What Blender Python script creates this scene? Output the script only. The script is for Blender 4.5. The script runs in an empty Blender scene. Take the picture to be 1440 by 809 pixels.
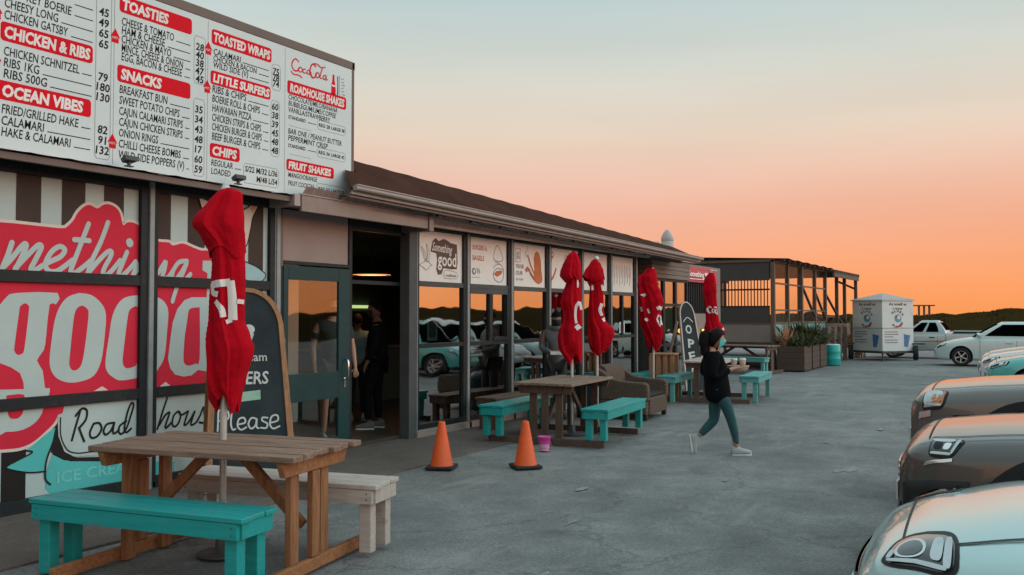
import bpy, bmesh, math, random
from mathutils import Vector, Matrix, Euler
R = math.radians
PI = math.pi
SC = bpy.context.scene
COL = SC.collection

# ------------------------------------------------------------------ camera
# world frame: X runs along the restaurant front (away from the viewer), Y towards the building, Z up
cam = bpy.data.cameras.new('camera')
cam.sensor_width = 36.0
cam.lens = 32.0
cam.clip_start = 0.05
cam.clip_end = 2000.0
cam_o = bpy.data.objects.new('camera', cam)
COL.objects.link(cam_o)
cam_o.location = (0, -7.41, 1.65)
cam_o.rotation_euler = (R(90 + 1.77), 0, R(30.4 - 90))
SC.camera = cam_o

# ------------------------------------------------------------------ sky, sun, exposure
SUN_EL, SUN_AZ = 5.0, -52.0          # direction of the afterglow (azimuth measured from +X towards +Y)
w = bpy.data.worlds.new('World'); SC.world = w
w.use_nodes = True
nt = w.node_tree; nt.nodes.clear()
def N(t, **k):
    n = nt.nodes.new(t)
    for a, b in k.items(): setattr(n, a, b)
    return n
out = N('ShaderNodeOutputWorld'); bg = N('ShaderNodeBackground')
nt.links.new(bg.outputs[0], out.inputs[0])
tc = N('ShaderNodeTexCoord')
sep = N('ShaderNodeSeparateXYZ'); nt.links.new(tc.outputs['Generated'], sep.inputs[0])
ramp = N('ShaderNodeValToRGB')
stops = [(0.0, (.10, .07, .05)), (.495, (.30, .14, .07)), (.5, (.84, .285, .085)), (.518, (.83, .31, .125)), (.535, (.81, .345, .185)),
         (.556, (.775, .395, .265)), (.577, (.735, .475, .36)), (.598, (.685, .565, .455)), (.632, (.57, .585, .53)), (.668, (.43, .535, .545)), (.72, (.40, .54, .575)), (.85, (.50, .66, .70)), (1.0, (.56, .72, .76))]
el = ramp.color_ramp.elements
while len(el) < len(stops): el.new(.5)
for e, (p, c) in zip(el, stops): e.position = p; e.color = (*c, 1)
ma = N('ShaderNodeMath', operation='MULTIPLY_ADD'); ma.inputs[1].default_value = .5; ma.inputs[2].default_value = .5
nt.links.new(sep.outputs[2], ma.inputs[0]); nt.links.new(ma.outputs[0], ramp.inputs[0])
# faint broken haze bands so the gradient is not perfectly smooth
nz = N('ShaderNodeTexNoise'); nz.inputs['Scale'].default_value = 2.2; nz.inputs['Detail'].default_value = 3
mp = N('ShaderNodeMapping'); mp.inputs['Scale'].default_value = (1, 1, 7)
nt.links.new(tc.outputs['Generated'], mp.inputs[0]); nt.links.new(mp.outputs[0], nz.inputs[0])
hz = N('ShaderNodeMapRange'); hz.inputs[1].default_value = .3; hz.inputs[2].default_value = .7
hz.inputs[3].default_value = .965; hz.inputs[4].default_value = 1.035
nt.links.new(nz.outputs[0], hz.inputs[0])
# the afterglow is brighter on the seaward side
dotn = N('ShaderNodeVectorMath', operation='DOT_PRODUCT')
dotn.inputs[1].default_value = (math.cos(R(SUN_AZ - 30)), math.sin(R(SUN_AZ - 30)), 0.12)
nt.links.new(tc.outputs['Generated'], dotn.inputs[0])
gl = N('ShaderNodeMapRange', interpolation_type='SMOOTHSTEP'); gl.inputs[1].default_value = .30; gl.inputs[2].default_value = 1.0
gl.inputs[3].default_value = 1.0; gl.inputs[4].default_value = 2.5
nt.links.new(dotn.outputs['Value'], gl.inputs[0])
mg = N('ShaderNodeMath', operation='MULTIPLY'); nt.links.new(gl.outputs[0], mg.inputs[0]); nt.links.new(hz.outputs[0], mg.inputs[1])
# the afterglow turns pinker away from the sea
az = N('ShaderNodeMapRange', interpolation_type='SMOOTHSTEP'); az.inputs[1].default_value = .05; az.inputs[2].default_value = .62; nt.links.new(sep.outputs[1], az.inputs[0])
pk = N('ShaderNodeVectorMath', operation='MULTIPLY'); pk.inputs[1].default_value = (.98, 1.10, 1.30); nt.links.new(ramp.outputs[0], pk.inputs[0])
mxs = N('ShaderNodeMix', data_type='RGBA'); el2 = N('ShaderNodeMapRange', interpolation_type='SMOOTHSTEP'); el2.inputs[1].default_value = .07; el2.inputs[2].default_value = .20; el2.inputs[3].default_value = 1.; el2.inputs[4].default_value = 0.
nt.links.new(sep.outputs[2], el2.inputs[0]); ml = N('ShaderNodeMath', operation='MULTIPLY'); nt.links.new(az.outputs[0], ml.inputs[0]); nt.links.new(el2.outputs[0], ml.inputs[1])
nt.links.new(ml.outputs[0], mxs.inputs[0]); nt.links.new(ramp.outputs[0], mxs.inputs[6]); nt.links.new(pk.outputs[0], mxs.inputs[7])
sc1 = N('ShaderNodeVectorMath', operation='SCALE'); nt.links.new(mxs.outputs[2], sc1.inputs[0]); nt.links.new(mg.outputs[0], sc1.inputs['Scale'])
sky = N('ShaderNodeTexSky', sky_type='NISHITA', sun_disc=False, sun_elevation=R(SUN_EL), sun_rotation=R(90 - SUN_AZ))
sc2 = N('ShaderNodeVectorMath', operation='SCALE'); sc2.inputs['Scale'].default_value = .0012
nt.links.new(sky.outputs[0], sc2.inputs[0])
ad = N('ShaderNodeVectorMath', operation='ADD'); nt.links.new(sc1.outputs[0], ad.inputs[0]); nt.links.new(sc2.outputs[0], ad.inputs[1])
nt.links.new(ad.outputs[0], bg.inputs[0]); bg.inputs[1].default_value = 1.0

sun = bpy.data.lights.new('sun', 'SUN'); sun.energy = .38; sun.angle = R(28); sun.color = (1.0, .86, .76)
sun_o = bpy.data.objects.new('sun', sun); COL.objects.link(sun_o)
dv = Vector((math.cos(R(SUN_AZ)) * math.cos(R(14)), math.sin(R(SUN_AZ)) * math.cos(R(14)), math.sin(R(14))))
sun_o.rotation_euler = dv.to_track_quat('Z', 'Y').to_euler()
sun_o.location = (10, -30, 20)
SC.view_settings.view_transform = 'Standard'; SC.view_settings.look = 'None'
SC.view_settings.exposure = 0.22; SC.view_settings.gamma = 1.0; SC.view_settings.use_curve_mapping = False

# ------------------------------------------------------------------ materials
MAT = {}
def _mk(name):
    m = bpy.data.materials.new(name); m.use_nodes = True
    t = m.node_tree; b = t.nodes['Principled BSDF']
    MAT[name] = m
    return m, t, b
def pm(name, col, rough=.6, metal=0., var=.14, scale=5., bump=0., bscale=60., spec=.5, coat=0., dirt=0., emit=None, es=1.):
    """painted / cast / cloth surface: base colour with slow and fast noise variation, worn spots, fine bump"""
    m, t, b = _mk(name)
    L = t.links.new
    tcn = t.nodes.new('ShaderNodeTexCoord')
    n1 = t.nodes.new('ShaderNodeTexNoise'); n1.inputs['Scale'].default_value = scale; n1.inputs['Detail'].default_value = 6; n1.inputs['Roughness'].default_value = .65
    L(tcn.outputs['Object'], n1.inputs['Vector'])
    mr = t.nodes.new('ShaderNodeMapRange'); mr.inputs[1].default_value = .25; mr.inputs[2].default_value = .75
    mr.inputs[3].default_value = 1 - var; mr.inputs[4].default_value = 1 + var
    L(n1.outputs[0], mr.inputs[0])
    vm = t.nodes.new('ShaderNodeVectorMath'); vm.operation = 'SCALE'; vm.inputs[0].default_value = col
    L(mr.outputs[0], vm.inputs['Scale'])
    last = vm.outputs[0]
    if dirt:
        n2 = t.nodes.new('ShaderNodeTexNoise'); n2.inputs['Scale'].default_value = scale * 3.1; n2.inputs['Detail'].default_value = 8; n2.inputs['Roughness'].default_value = .75
        L(tcn.outputs['Object'], n2.inputs['Vector'])
        r2 = t.nodes.new('ShaderNodeMapRange'); r2.inputs[1].default_value = .54; r2.inputs[2].default_value = .72; r2.inputs[4].default_value = dirt
        L(n2.outputs[0], r2.inputs[0])
        mx = t.nodes.new('ShaderNodeMix'); mx.data_type = 'RGBA'
        L(r2.outputs[0], mx.inputs[0]); L(last, mx.inputs[6]); mx.inputs[7].default_value = (.14, .115, .09, 1)
        last = mx.outputs[2]
    L(last, b.inputs['Base Color'])
    rr = t.nodes.new('ShaderNodeMapRange'); rr.inputs[3].default_value = max(.02, rough - .08); rr.inputs[4].default_value = min(1, rough + .08)
    L(n1.outputs[0], rr.inputs[0]); L(rr.outputs[0], b.inputs['Roughness'])
    b.inputs['Metallic'].default_value = metal
    b.inputs['Specular IOR Level'].default_value = spec
    b.inputs['Coat Weight'].default_value = coat; b.inputs['Coat Roughness'].default_value = .06
    if bump:
        n3 = t.nodes.new('ShaderNodeTexNoise'); n3.inputs['Scale'].default_value = bscale; n3.inputs['Detail'].default_value = 5
        L(tcn.outputs['Object'], n3.inputs['Vector'])
        bp = t.nodes.new('ShaderNodeBump'); bp.inputs['Strength'].default_value = bump; bp.inputs['Distance'].default_value = .02
        L(n3.outputs[0], bp.inputs['Height']); L(bp.outputs[0], b.inputs['Normal'])
    if emit:
        b.inputs['Emission Color'].default_value = (*emit, 1); b.inputs['Emission Strength'].default_value = es
    return m
def wood(name, dark, light, stretch=(1.2, 14, 14), rough=.75, bump=.5, chip=None, chipamt=.5):
    m, t, b = _mk(name); L = t.links.new
    tcn = t.nodes.new('ShaderNodeTexCoord'); mpn = t.nodes.new('ShaderNodeMapping'); mpn.inputs['Scale'].default_value = stretch
    L(tcn.outputs['Object'], mpn.inputs[0])
    n1 = t.nodes.new('ShaderNodeTexNoise'); n1.inputs['Scale'].default_value = 2.4; n1.inputs['Detail'].default_value = 8; n1.inputs['Roughness'].default_value = .7
    n1.inputs['Distortion'].default_value = .6
    L(mpn.outputs[0], n1.inputs['Vector'])
    cr = t.nodes.new('ShaderNodeValToRGB'); cr.color_ramp.elements[0].position = .3; cr.color_ramp.elements[0].color = (*dark, 1)
    cr.color_ramp.elements[1].position = .72; cr.color_ramp.elements[1].color = (*light, 1)
    L(n1.outputs[0], cr.inputs[0]); last = cr.outputs[0]
    if chip:
        n2 = t.nodes.new('ShaderNodeTexNoise'); n2.inputs['Scale'].default_value = 7; n2.inputs['Detail'].default_value = 9; n2.inputs['Roughness'].default_value = .8
        L(tcn.outputs['Object'], n2.inputs['Vector'])
        r2 = t.nodes.new('ShaderNodeMapRange'); r2.inputs[1].default_value = .57; r2.inputs[2].default_value = .64; r2.inputs[4].default_value = chipamt
        L(n2.outputs[0], r2.inputs[0])
        mx = t.nodes.new('ShaderNodeMix'); mx.data_type = 'RGBA'
        L(r2.outputs[0], mx.inputs[0]); L(last, mx.inputs[6]); mx.inputs[7].default_value = (*chip, 1); last = mx.outputs[2]
    L(last, b.inputs['Base Color']); b.inputs['Roughness'].default_value = rough
    bp = t.nodes.new('ShaderNodeBump'); bp.inputs['Strength'].default_value = bump; bp.inputs['Distance'].default_value = .006
    L(n1.outputs[0], bp.inputs['Height']); L(bp.outputs[0], b.inputs['Normal'])
    return m
def glass(name, tint=(.22, .27, .27), refl=.30, rough=.02, ior=1.5):
    m, t, b = _mk(name); L = t.links.new
    t.nodes.remove(b)
    tr = t.nodes.new('ShaderNodeBsdfTransparent'); tr.inputs[0].default_value = (*tint, 1)
    gls = t.nodes.new('ShaderNodeBsdfGlossy'); gls.inputs['Roughness'].default_value = rough; gls.inputs[0].default_value = (.94, .92, .9, 1)
    lw = t.nodes.new('ShaderNodeFresnel'); lw.inputs[0].default_value = ior
    tcn = t.nodes.new('ShaderNodeTexCoord'); nz_ = t.nodes.new('ShaderNodeTexNoise'); nz_.inputs['Scale'].default_value = .9
    L(tcn.outputs['Object'], nz_.inputs['Vector'])
    bp = t.nodes.new('ShaderNodeBump'); bp.inputs['Strength'].default_value = .14; bp.inputs['Distance'].default_value = .05
    L(nz_.outputs[0], bp.inputs['Height']); L(bp.outputs[0], gls.inputs['Normal'])
    ad_ = t.nodes.new('ShaderNodeMath'); ad_.operation = 'ADD'; ad_.use_clamp = True; ad_.inputs[1].default_value = refl
    L(lw.outputs[0], ad_.inputs[0])
    ge = t.nodes.new('ShaderNodeNewGeometry'); om = t.nodes.new('ShaderNodeMath'); om.operation = 'SUBTRACT'; om.inputs[0].default_value = 1.
    L(ge.outputs['Backfacing'], om.inputs[1]); fm = t.nodes.new('ShaderNodeMath'); fm.operation = 'MULTIPLY'
    L(ad_.outputs[0], fm.inputs[0]); L(om.outputs[0], fm.inputs[1])      # only the outer face of a pane reflects
    mx = t.nodes.new('ShaderNodeMixShader'); L(fm.outputs[0], mx.inputs[0]); L(tr.outputs[0], mx.inputs[1]); L(gls.outputs[0], mx.inputs[2])
    L(mx.outputs[0], t.nodes['Material Output'].inputs[0])
    return m

def weave(name, dark, light):
    m, t, b = _mk(name); L = t.links.new
    tcn = t.nodes.new('ShaderNodeTexCoord')
    w1 = t.nodes.new('ShaderNodeTexWave'); w1.bands_direction = 'Z'; w1.inputs['Scale'].default_value = 17; w1.inputs['Distortion'].default_value = 1.2; w1.inputs['Detail'].default_value = 3
    w2 = t.nodes.new('ShaderNodeTexWave'); w2.bands_direction = 'DIAGONAL'; w2.inputs['Scale'].default_value = 11; w2.inputs['Distortion'].default_value = .8
    L(tcn.outputs['Object'], w1.inputs[0]); L(tcn.outputs['Object'], w2.inputs[0])
    mu = t.nodes.new('ShaderNodeMath'); mu.operation = 'MULTIPLY'; L(w1.outputs['Fac'], mu.inputs[0]); L(w2.outputs['Fac'], mu.inputs[1])
    cr = t.nodes.new('ShaderNodeValToRGB'); cr.color_ramp.elements[0].color = (*dark, 1); cr.color_ramp.elements[0].position = .05; cr.color_ramp.elements[1].color = (*light, 1); cr.color_ramp.elements[1].position = .7
    L(mu.outputs[0], cr.inputs[0]); L(cr.outputs[0], b.inputs['Base Color']); b.inputs['Roughness'].default_value = .8; b.inputs['Specular IOR Level'].default_value = .2
    bp = t.nodes.new('ShaderNodeBump'); bp.inputs['Strength'].default_value = .8; bp.inputs['Distance'].default_value = .02
    L(mu.outputs[0], bp.inputs['Height']); L(bp.outputs[0], b.inputs['Normal'])
    return m
def ground_mat(name, c0, c1, c2, bump=.5, cracks=True, spec=.35):
    m, t, b = _mk(name); L = t.links.new
    tcn = t.nodes.new('ShaderNodeTexCoord')
    def noise(s, d=6, r=.6):
        n = t.nodes.new('ShaderNodeTexNoise'); n.inputs['Scale'].default_value = s; n.inputs['Detail'].default_value = d; n.inputs['Roughness'].default_value = r
        L(tcn.outputs['Object'], n.inputs['Vector']); return n
    big, mid, fine = noise(.28, 7, .62), noise(1.7, 8, .72), noise(48, 5, .75)
    cr = t.nodes.new('ShaderNodeValToRGB'); e = cr.color_ramp.elements
    e[0].position = .32; e[0].color = (*c0, 1); e[1].position = .68; e[1].color = (*c2, 1); x = e.new(.5); x.color = (*c1, 1)
    s1 = t.nodes.new('ShaderNodeMath'); s1.operation = 'MULTIPLY_ADD'; s1.inputs[1].default_value = .55
    L(mid.outputs[0], s1.inputs[0])
    s2 = t.nodes.new('ShaderNodeMath'); s2.operation = 'MULTIPLY'; s2.inputs[1].default_value = .45
    L(big.outputs[0], s2.inputs[0]); L(s2.outputs[0], s1.inputs[2]); L(s1.outputs[0], cr.inputs[0])
    fr = t.nodes.new('ShaderNodeMapRange'); fr.inputs[1].default_value = .3; fr.inputs[2].default_value = .7; fr.inputs[3].default_value = .62; fr.inputs[4].default_value = 1.38
    L(fine.outputs[0], fr.inputs[0])
    vs = t.nodes.new('ShaderNodeVectorMath'); vs.operation = 'SCALE'; L(cr.outputs[0], vs.inputs[0]); L(fr.outputs[0], vs.inputs['Scale'])
    last = vs.outputs[0]
    # scuffed pale tyre and sand streaks, running along the parking lane
    mp_ = t.nodes.new('ShaderNodeMapping'); mp_.inputs['Scale'].default_value = (.35, 1.6, 1); mp_.inputs['Rotation'].default_value = (0, 0, R(12))
    L(tcn.outputs['Object'], mp_.inputs[0])
    st = t.nodes.new('ShaderNodeTexNoise'); st.inputs['Scale'].default_value = 1.1; st.inputs['Detail'].default_value = 9; st.inputs['Roughness'].default_value = .72
    L(mp_.outputs[0], st.inputs['Vector'])
    sr = t.nodes.new('ShaderNodeMapRange'); sr.inputs[1].default_value = .56; sr.inputs[2].default_value = .74; sr.inputs[4].default_value = .5
    L(st.outputs[0], sr.inputs[0])
    mx = t.nodes.new('ShaderNodeMix'); mx.data_type = 'RGBA'; L(sr.outputs[0], mx.inputs[0]); L(last, mx.inputs[6])
    mx.inputs[7].default_value = (c2[0] * 1.35, c2[1] * 1.3, c2[2] * 1.25, 1); last = mx.outputs[2]
    # dark oil drips
    od = noise(.9, 4, .5); orr = t.nodes.new('ShaderNodeMapRange'); orr.inputs[1].default_value = .66; orr.inputs[2].default_value = .76; orr.inputs[4].default_value = .55
    L(od.outputs[0], orr.inputs[0])
    mo = t.nodes.new('ShaderNodeMix'); mo.data_type = 'RGBA'; L(orr.outputs[0], mo.inputs[0]); L(last, mo.inputs[6]); mo.inputs[7].default_value = (c0[0] * .6, c0[1] * .6, c0[2] * .6, 1); last = mo.outputs[2]
    if cracks:
        vo = t.nodes.new('ShaderNodeTexVoronoi'); vo.feature = 'DISTANCE_TO_EDGE'; vo.inputs['Scale'].default_value = .42
        ds = t.nodes.new('ShaderNodeVectorMath'); ds.operation = 'ADD'
        nn = noise(1.3, 6, .7); sc_ = t.nodes.new('ShaderNodeVectorMath'); sc_.operation = 'SCALE'; sc_.inputs['Scale'].default_value = .9
        L(nn.outputs['Color'], sc_.inputs[0]); L(tcn.outputs['Object'], ds.inputs[0]); L(sc_.outputs[0], ds.inputs[1]); L(ds.outputs[0], vo.inputs['Vector'])
        ck = t.nodes.new('ShaderNodeMapRange'); ck.inputs[1].default_value = .0; ck.inputs[2].default_value = .010; ck.inputs[3].default_value = .7; ck.inputs[4].default_value = 0
        L(vo.outputs['Distance'], ck.inputs[0])
        mk = t.nodes.new('ShaderNodeMath'); mk.operation = 'MULTIPLY'; L(ck.outputs[0], mk.inputs[0]); L(big.outputs[0], mk.inputs[1])
        mc = t.nodes.new('ShaderNodeMix'); mc.data_type = 'RGBA'; L(mk.outputs[0], mc.inputs[0]); L(last, mc.inputs[6]); mc.inputs[7].default_value = (.02, .02, .02, 1); last = mc.outputs[2]
    L(last, b.inputs['Base Color'])
    rr = t.nodes.new('ShaderNodeMapRange'); rr.inputs[3].default_value = .62; rr.inputs[4].default_value = .95; L(mid.outputs[0], rr.inputs[0]); L(rr.outputs[0], b.inputs['Roughness'])
    b.inputs['Specular IOR Level'].default_value = spec
    bp = t.nodes.new('ShaderNodeBump'); bp.inputs['Strength'].default_value = bump; bp.inputs['Distance'].default_value = .012
    L(fine.outputs[0], bp.inputs['Height'])
    b2 = t.nodes.new('ShaderNodeBump'); b2.inputs['Strength'].default_value = .35; b2.inputs['Distance'].default_value = .05
    L(mid.outputs[0], b2.inputs['Height']); L(bp.outputs[0], b2.inputs['Normal']); L(b2.outputs[0], b.inputs['Normal'])
    return m

ground_mat('asphalt', (.095, .098, .097), (.180, .181, .176), (.30, .293, .278), bump=.7)
ground_mat('apron_concrete', (.085, .068, .058), (.12, .098, .085), (.165, .14, .125), cracks=False)
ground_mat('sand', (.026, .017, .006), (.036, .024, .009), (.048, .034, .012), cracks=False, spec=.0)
pm('worn_paint', (.24, .24, .235), .85, var=.5, scale=22, dirt=.8)
pm('paint_ute', (.36, .42, .42), .24, .3, var=.04, scale=1.2, coat=.8, dirt=.04)
pm('paint_saloon', (.52, .63, .62), .22, .05, var=.04, scale=1.2, coat=.8)
pm('frame_dark', (.016, .021, .023), .55, spec=.2, var=.25, scale=4, dirt=.25)
pm('mullion_steel', (.24, .27, .275), .5, .1, spec=.3, var=.18, scale=5, dirt=.35)
pm('post_grey', (.075, .08, .082), .6, .0, spec=.2, var=.2, scale=4, dirt=.3)
pm('sticker_white', (.78, .75, .72), .7, spec=.12, var=.05, scale=2, dirt=.06)
pm('film_pale', (.44, .53, .52), .6, spec=.12, var=.07, scale=1.6, dirt=.08)
pm('film_brown', (.060, .043, .038), .6, spec=.12, var=.18, scale=2.2)
pm('film_dark', (.020, .018, .018), .6, spec=.12, var=.2, scale=2)
pm('film_red', (.60, .025, .055), .6, spec=.12, var=.08, scale=1.7, dirt=.05)
pm('film_turquoise', (.09, .47, .46), .6, spec=.12, var=.08, scale=2)
pm('film_blue', (.33, .49, .53), .6, spec=.12, var=.06)
pm('film_tan', (.55, .40, .25), .6, spec=.12)
pm('film_outline', (.66, .58, .53), .6, spec=.12, var=.06)
pm('film_ghost', (.16, .56, .55), .6, spec=.12)
pm('print_black', (.02, .02, .02), .7, spec=.12)
pm('print_red', (.64, .006, .018), .7, spec=.12, var=.06)
pm('print_white', (.74, .72, .70), .7, spec=.12)
pm('print_orange', (.52, .16, .07), .7, spec=.12)
pm('print_brown', (.14, .095, .08), .7, spec=.12)
pm('print_grey', (.26, .25, .25), .7, spec=.12)
pm('board_white', (.60, .67, .68), .7, spec=.12, var=.06, scale=1.2, dirt=.07)
pm('fascia_brown', (.125, .088, .075), .6, var=.2, scale=2, dirt=.2)
pm('fascia_pink', (.36, .27, .24), .65, var=.16, scale=2.5, dirt=.35)
pm('roof_brown', (.060, .028, .020), .95, spec=.03, var=.3, scale=2, dirt=.1)
pm('gutter_grey', (.30, .26, .24), .5, .1, var=.18, scale=4, dirt=.4)
pm('canopy_metal', (.22, .165, .145), .55, .1, var=.2, scale=3, dirt=.3)
pm('wall_mauve', (.30, .235, .215), .8, var=.12, scale=2, bump=.15, bscale=40)
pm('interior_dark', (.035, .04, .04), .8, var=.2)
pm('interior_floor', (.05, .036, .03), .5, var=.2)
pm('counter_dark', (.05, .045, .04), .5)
glass('pane_glass', (.46, .56, .56), .36)
glass('door_pane', (.92, .94, .92), .09)
glass('car_glass', (.12, .13, .13), .16)
glass('clear_glass', (.8, .85, .85), .04)
pm('door_green', (.010, .042, .044), .5, spec=.2, var=.2)
pm('chrome', (.75, .75, .75), .16, 1.0, var=.05)
pm('cloth_red', (.42, .003, .012), .9, var=.22, scale=6, bump=.4, bscale=17, spec=.08)
pm('cloth_white', (.70, .66, .64), .85, var=.08)
pm('pole_metal', (.55, .54, .52), .38, .5, var=.12, scale=9, dirt=.3)
pm('base_metal', (.10, .10, .10), .5, .4, var=.2)
wood('table_top_wood', (.11, .058, .038), (.35, .215, .15), (1.2, 14, 14), chip=(.33, .28, .25), chipamt=.45)
wood('table_leg_wood', (.17, .062, .024), (.42, .18, .075), (14, 14, 1.4), chip=(.10, .055, .035))
wood('table_beam_wood', (.20, .07, .025), (.46, .19, .075), (1.4, 14, 14), chip=(.10, .06, .04))
wood('dark_table_top', (.13, .082, .058), (.29, .20, .145), (1.2, 14, 14), chip=(.26, .21, .18), chipamt=.4)
wood('dark_table_leg', (.06, .034, .024), (.13, .078, .054), (14, 14, 1.4))
wood('turquoise_wood', (.006, .27, .265), (.014, .36, .345), (1.2, 14, 14), rough=.42, bump=.18, chip=(.10, .22, .21), chipamt=.75)
wood('pale_turquoise_wood', (.05, .27, .27), (.13, .40, .38), (1.2, 14, 14), rough=.6, bump=.25, chip=(.42, .48, .45), chipamt=.6)
wood('white_wood', (.40, .33, .29), (.58, .50, .45), (1.2, 14, 14), rough=.6, bump=.25, chip=(.24, .17, .13), chipamt=.5)
wood('frame_wood', (.20, .085, .03), (.42, .20, .09), (10, 10, 1.2), rough=.55)
wood('clad_wood', (.13, .10, .085), (.24, .19, .165), (1.1, 10, 16), rough=.8)
wood('deck_wood', (.075, .052, .04), (.16, .115, .09), (10, 10, 1.2), rough=.8)
wood('crate_wood', (.26, .12, .055), (.46, .25, .13), (10, 10, 1.2), rough=.7)
wood('planter_wood', (.05, .030, .022), (.10, .062, .045), (1.2, 10, 12), rough=.75)
pm('chalkboard', (.030, .040, .044), .8, spec=.12, var=.35, scale=3)
pm('chalk', (.52, .55, .53), .95, var=.2)
pm('chalk_green', (.30, .50, .38), .95, var=.2)
pm('cone_orange', (.74, .09, .006), .55, var=.16, scale=7, dirt=.35)
pm('rubber_black', (.014, .014, .015), .75, var=.3, scale=12)
pm('bucket_pink', (.72, .07, .36), .38, var=.1)
pm('bucket_pale', (.74, .34, .52), .4, var=.1)
weave('rattan', (.085, .060, .046), (.24, .18, .14))
weave('rattan_dark', (.028, .022, .02), (.075, .06, .052))
pm('paint_silver', (.44, .62, .62), .20, .15, var=.04, scale=1.2, coat=.9)
pm('paint_grey', (.135, .12, .11), .24, .35, var=.05, scale=1.2, coat=.8)
pm('paint_dark', (.095, .086, .08), .24, .45, var=.05, scale=1.2, coat=.8)
pm('paint_white', (.62, .63, .62), .22, var=.04, scale=1.2, coat=.8, dirt=.04)
pm('paint_pale', (.40, .52, .51), .22, .2, var=.04, scale=1.2, coat=.8)
pm('paint_turq', (.10, .46, .44), .22, .2, var=.04, scale=1.2, coat=.8)
pm('plastic_black', (.016, .016, .017), .55, spec=.3, var=.2)
pm('tyre', (.016, .016, .017), .85, var=.25, scale=20)
pm('alloy', (.55, .56, .57), .3, .8, var=.08)
pm('lamp_lens', (.50, .54, .55), .08, .5, var=.1, scale=14, coat=1.)
pm('lamp_amber', (.55, .17, .03), .15, var=.1, coat=1.)
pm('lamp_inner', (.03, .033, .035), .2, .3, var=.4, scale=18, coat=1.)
pm('plate_white', (.68, .68, .64), .5)
pm('tail_red', (.35, .01, .012), .2, coat=1.)
pm('skin', (.42, .235, .165), .55, var=.06, scale=20, spec=.35)
pm('skin_dark', (.20, .105, .07), .55, var=.06, scale=20, spec=.35)
pm('hair_black', (.006, .005, .005), .65, spec=.15, var=.4, scale=60, bump=.6, bscale=160)
pm('jacket_black', (.006, .007, .009), .9, spec=.06, var=.25, scale=20, bump=.3, bscale=35)
pm('jeans_teal', (.018, .075, .085), .85, var=.22, scale=22, bump=.25, bscale=50)
pm('shoe_white', (.36, .37, .37), .75, var=.1)
pm('shoe_dim', (.12, .12, .12), .8)
pm('mask_turq', (.10, .50, .50), .8, var=.05)
pm('hood_grey', (.10, .105, .11), .85, var=.18, scale=18, bump=.3, bscale=40)
pm('trouser_dark', (.018, .02, .024), .85, var=.2)
pm('shirt_navy', (.02, .03, .035), .85, var=.2)
pm('shirt_pale', (.16, .27, .29), .85, var=.15)
pm('mask_black', (.012, .012, .013), .8)
pm('card_brown', (.55, .42, .33), .75, var=.08)
pm('cup_white', (.66, .58, .53), .5, var=.05)
pm('paper_white', (.72, .72, .70), .7)
pm('trailer_white', (.60, .65, .65), .4, var=.06, scale=1.5, dirt=.12)
pm('trailer_roof', (.40, .37, .35), .5, var=.1, dirt=.2)
pm('logo_blue', (.05, .30, .38), .45)
pm('logo_red', (.30, .02, .05), .45)
pm('cup_blue', (.06, .17, .36), .45, var=.5, scale=9)
pm('awning_red', (.46, .022, .045), .6, var=.12, scale=3, dirt=.1)
pm('wall_grey', (.215, .185, .17), .8, var=.12, scale=1.4, bump=.1, dirt=.25)
pm('panel_dark', (.05, .045, .043), .7, var=.2)
pm('bin_turq', (.01, .40, .38), .5, var=.15, dirt=.2)
pm('bin_dark', (.012, .05, .06), .5, var=.15)
pm('leaf_a', (.05, .066, .018), .7, var=.4, scale=3)
pm('leaf_b', (.11, .115, .035), .7, var=.4, scale=3)
pm('leaf_c', (.020, .030, .010), .7, var=.4, scale=3)
pm('agave', (.55, .27, .16), .6, var=.3, scale=6)
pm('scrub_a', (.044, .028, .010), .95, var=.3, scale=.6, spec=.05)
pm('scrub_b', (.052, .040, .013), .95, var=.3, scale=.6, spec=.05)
pm('soil', (.03, .022, .016), .9)
pm('glow_warm', (.8, .5, .3), .5, emit=(1., .42, .16), es=1.5)
pm('glow_amber', (.8, .4, .1), .5, emit=(1., .36, .06), es=3.0)
pm('glow_green', (.3, .5, .2), .5, emit=(.75, 1., .35), es=.6)
pm('shade_dark', (.03, .03, .03), .5)
pm('wire', (.012, .012, .012), .6)
glass('deck_film', (.96, .92, .88), -.02, .2, 1.12)

# ------------------------------------------------------------------ mesh helpers
def cr_spline(pts, n=8):
    """Catmull-Rom through points of any dimension"""
    if len(pts) < 3: return [tuple(p) for p in pts]
    P = [pts[0]] + list(pts) + [pts[-1]]; o = []
    for i in range(1, len(P) - 2):
        p0, p1, p2, p3 = P[i - 1], P[i], P[i + 1], P[i + 2]
        for k in range(n):
            t = k / n; t2 = t * t; t3 = t2 * t
            o.append(tuple(.5 * (2 * b + (c - a) * t + (2 * a - 5 * b + 4 * c - d) * t2 + (3 * b - a - 3 * c + d) * t3) for a, b, c, d in zip(p0, p1, p2, p3)))
    o.append(tuple(pts[-1])); return o
def interp(tab, x):
    if x <= tab[0][0]: return tab[0][1]
    for (a, fa), (b, fb) in zip(tab, tab[1:]):
        if x <= b:
            t = (x - a) / (b - a) if b > a else 0
            t = t * t * (3 - 2 * t) * .35 + t * .65
            return fa + (fb - fa) * t
    return tab[-1][1]
_TXT = {}
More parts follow.
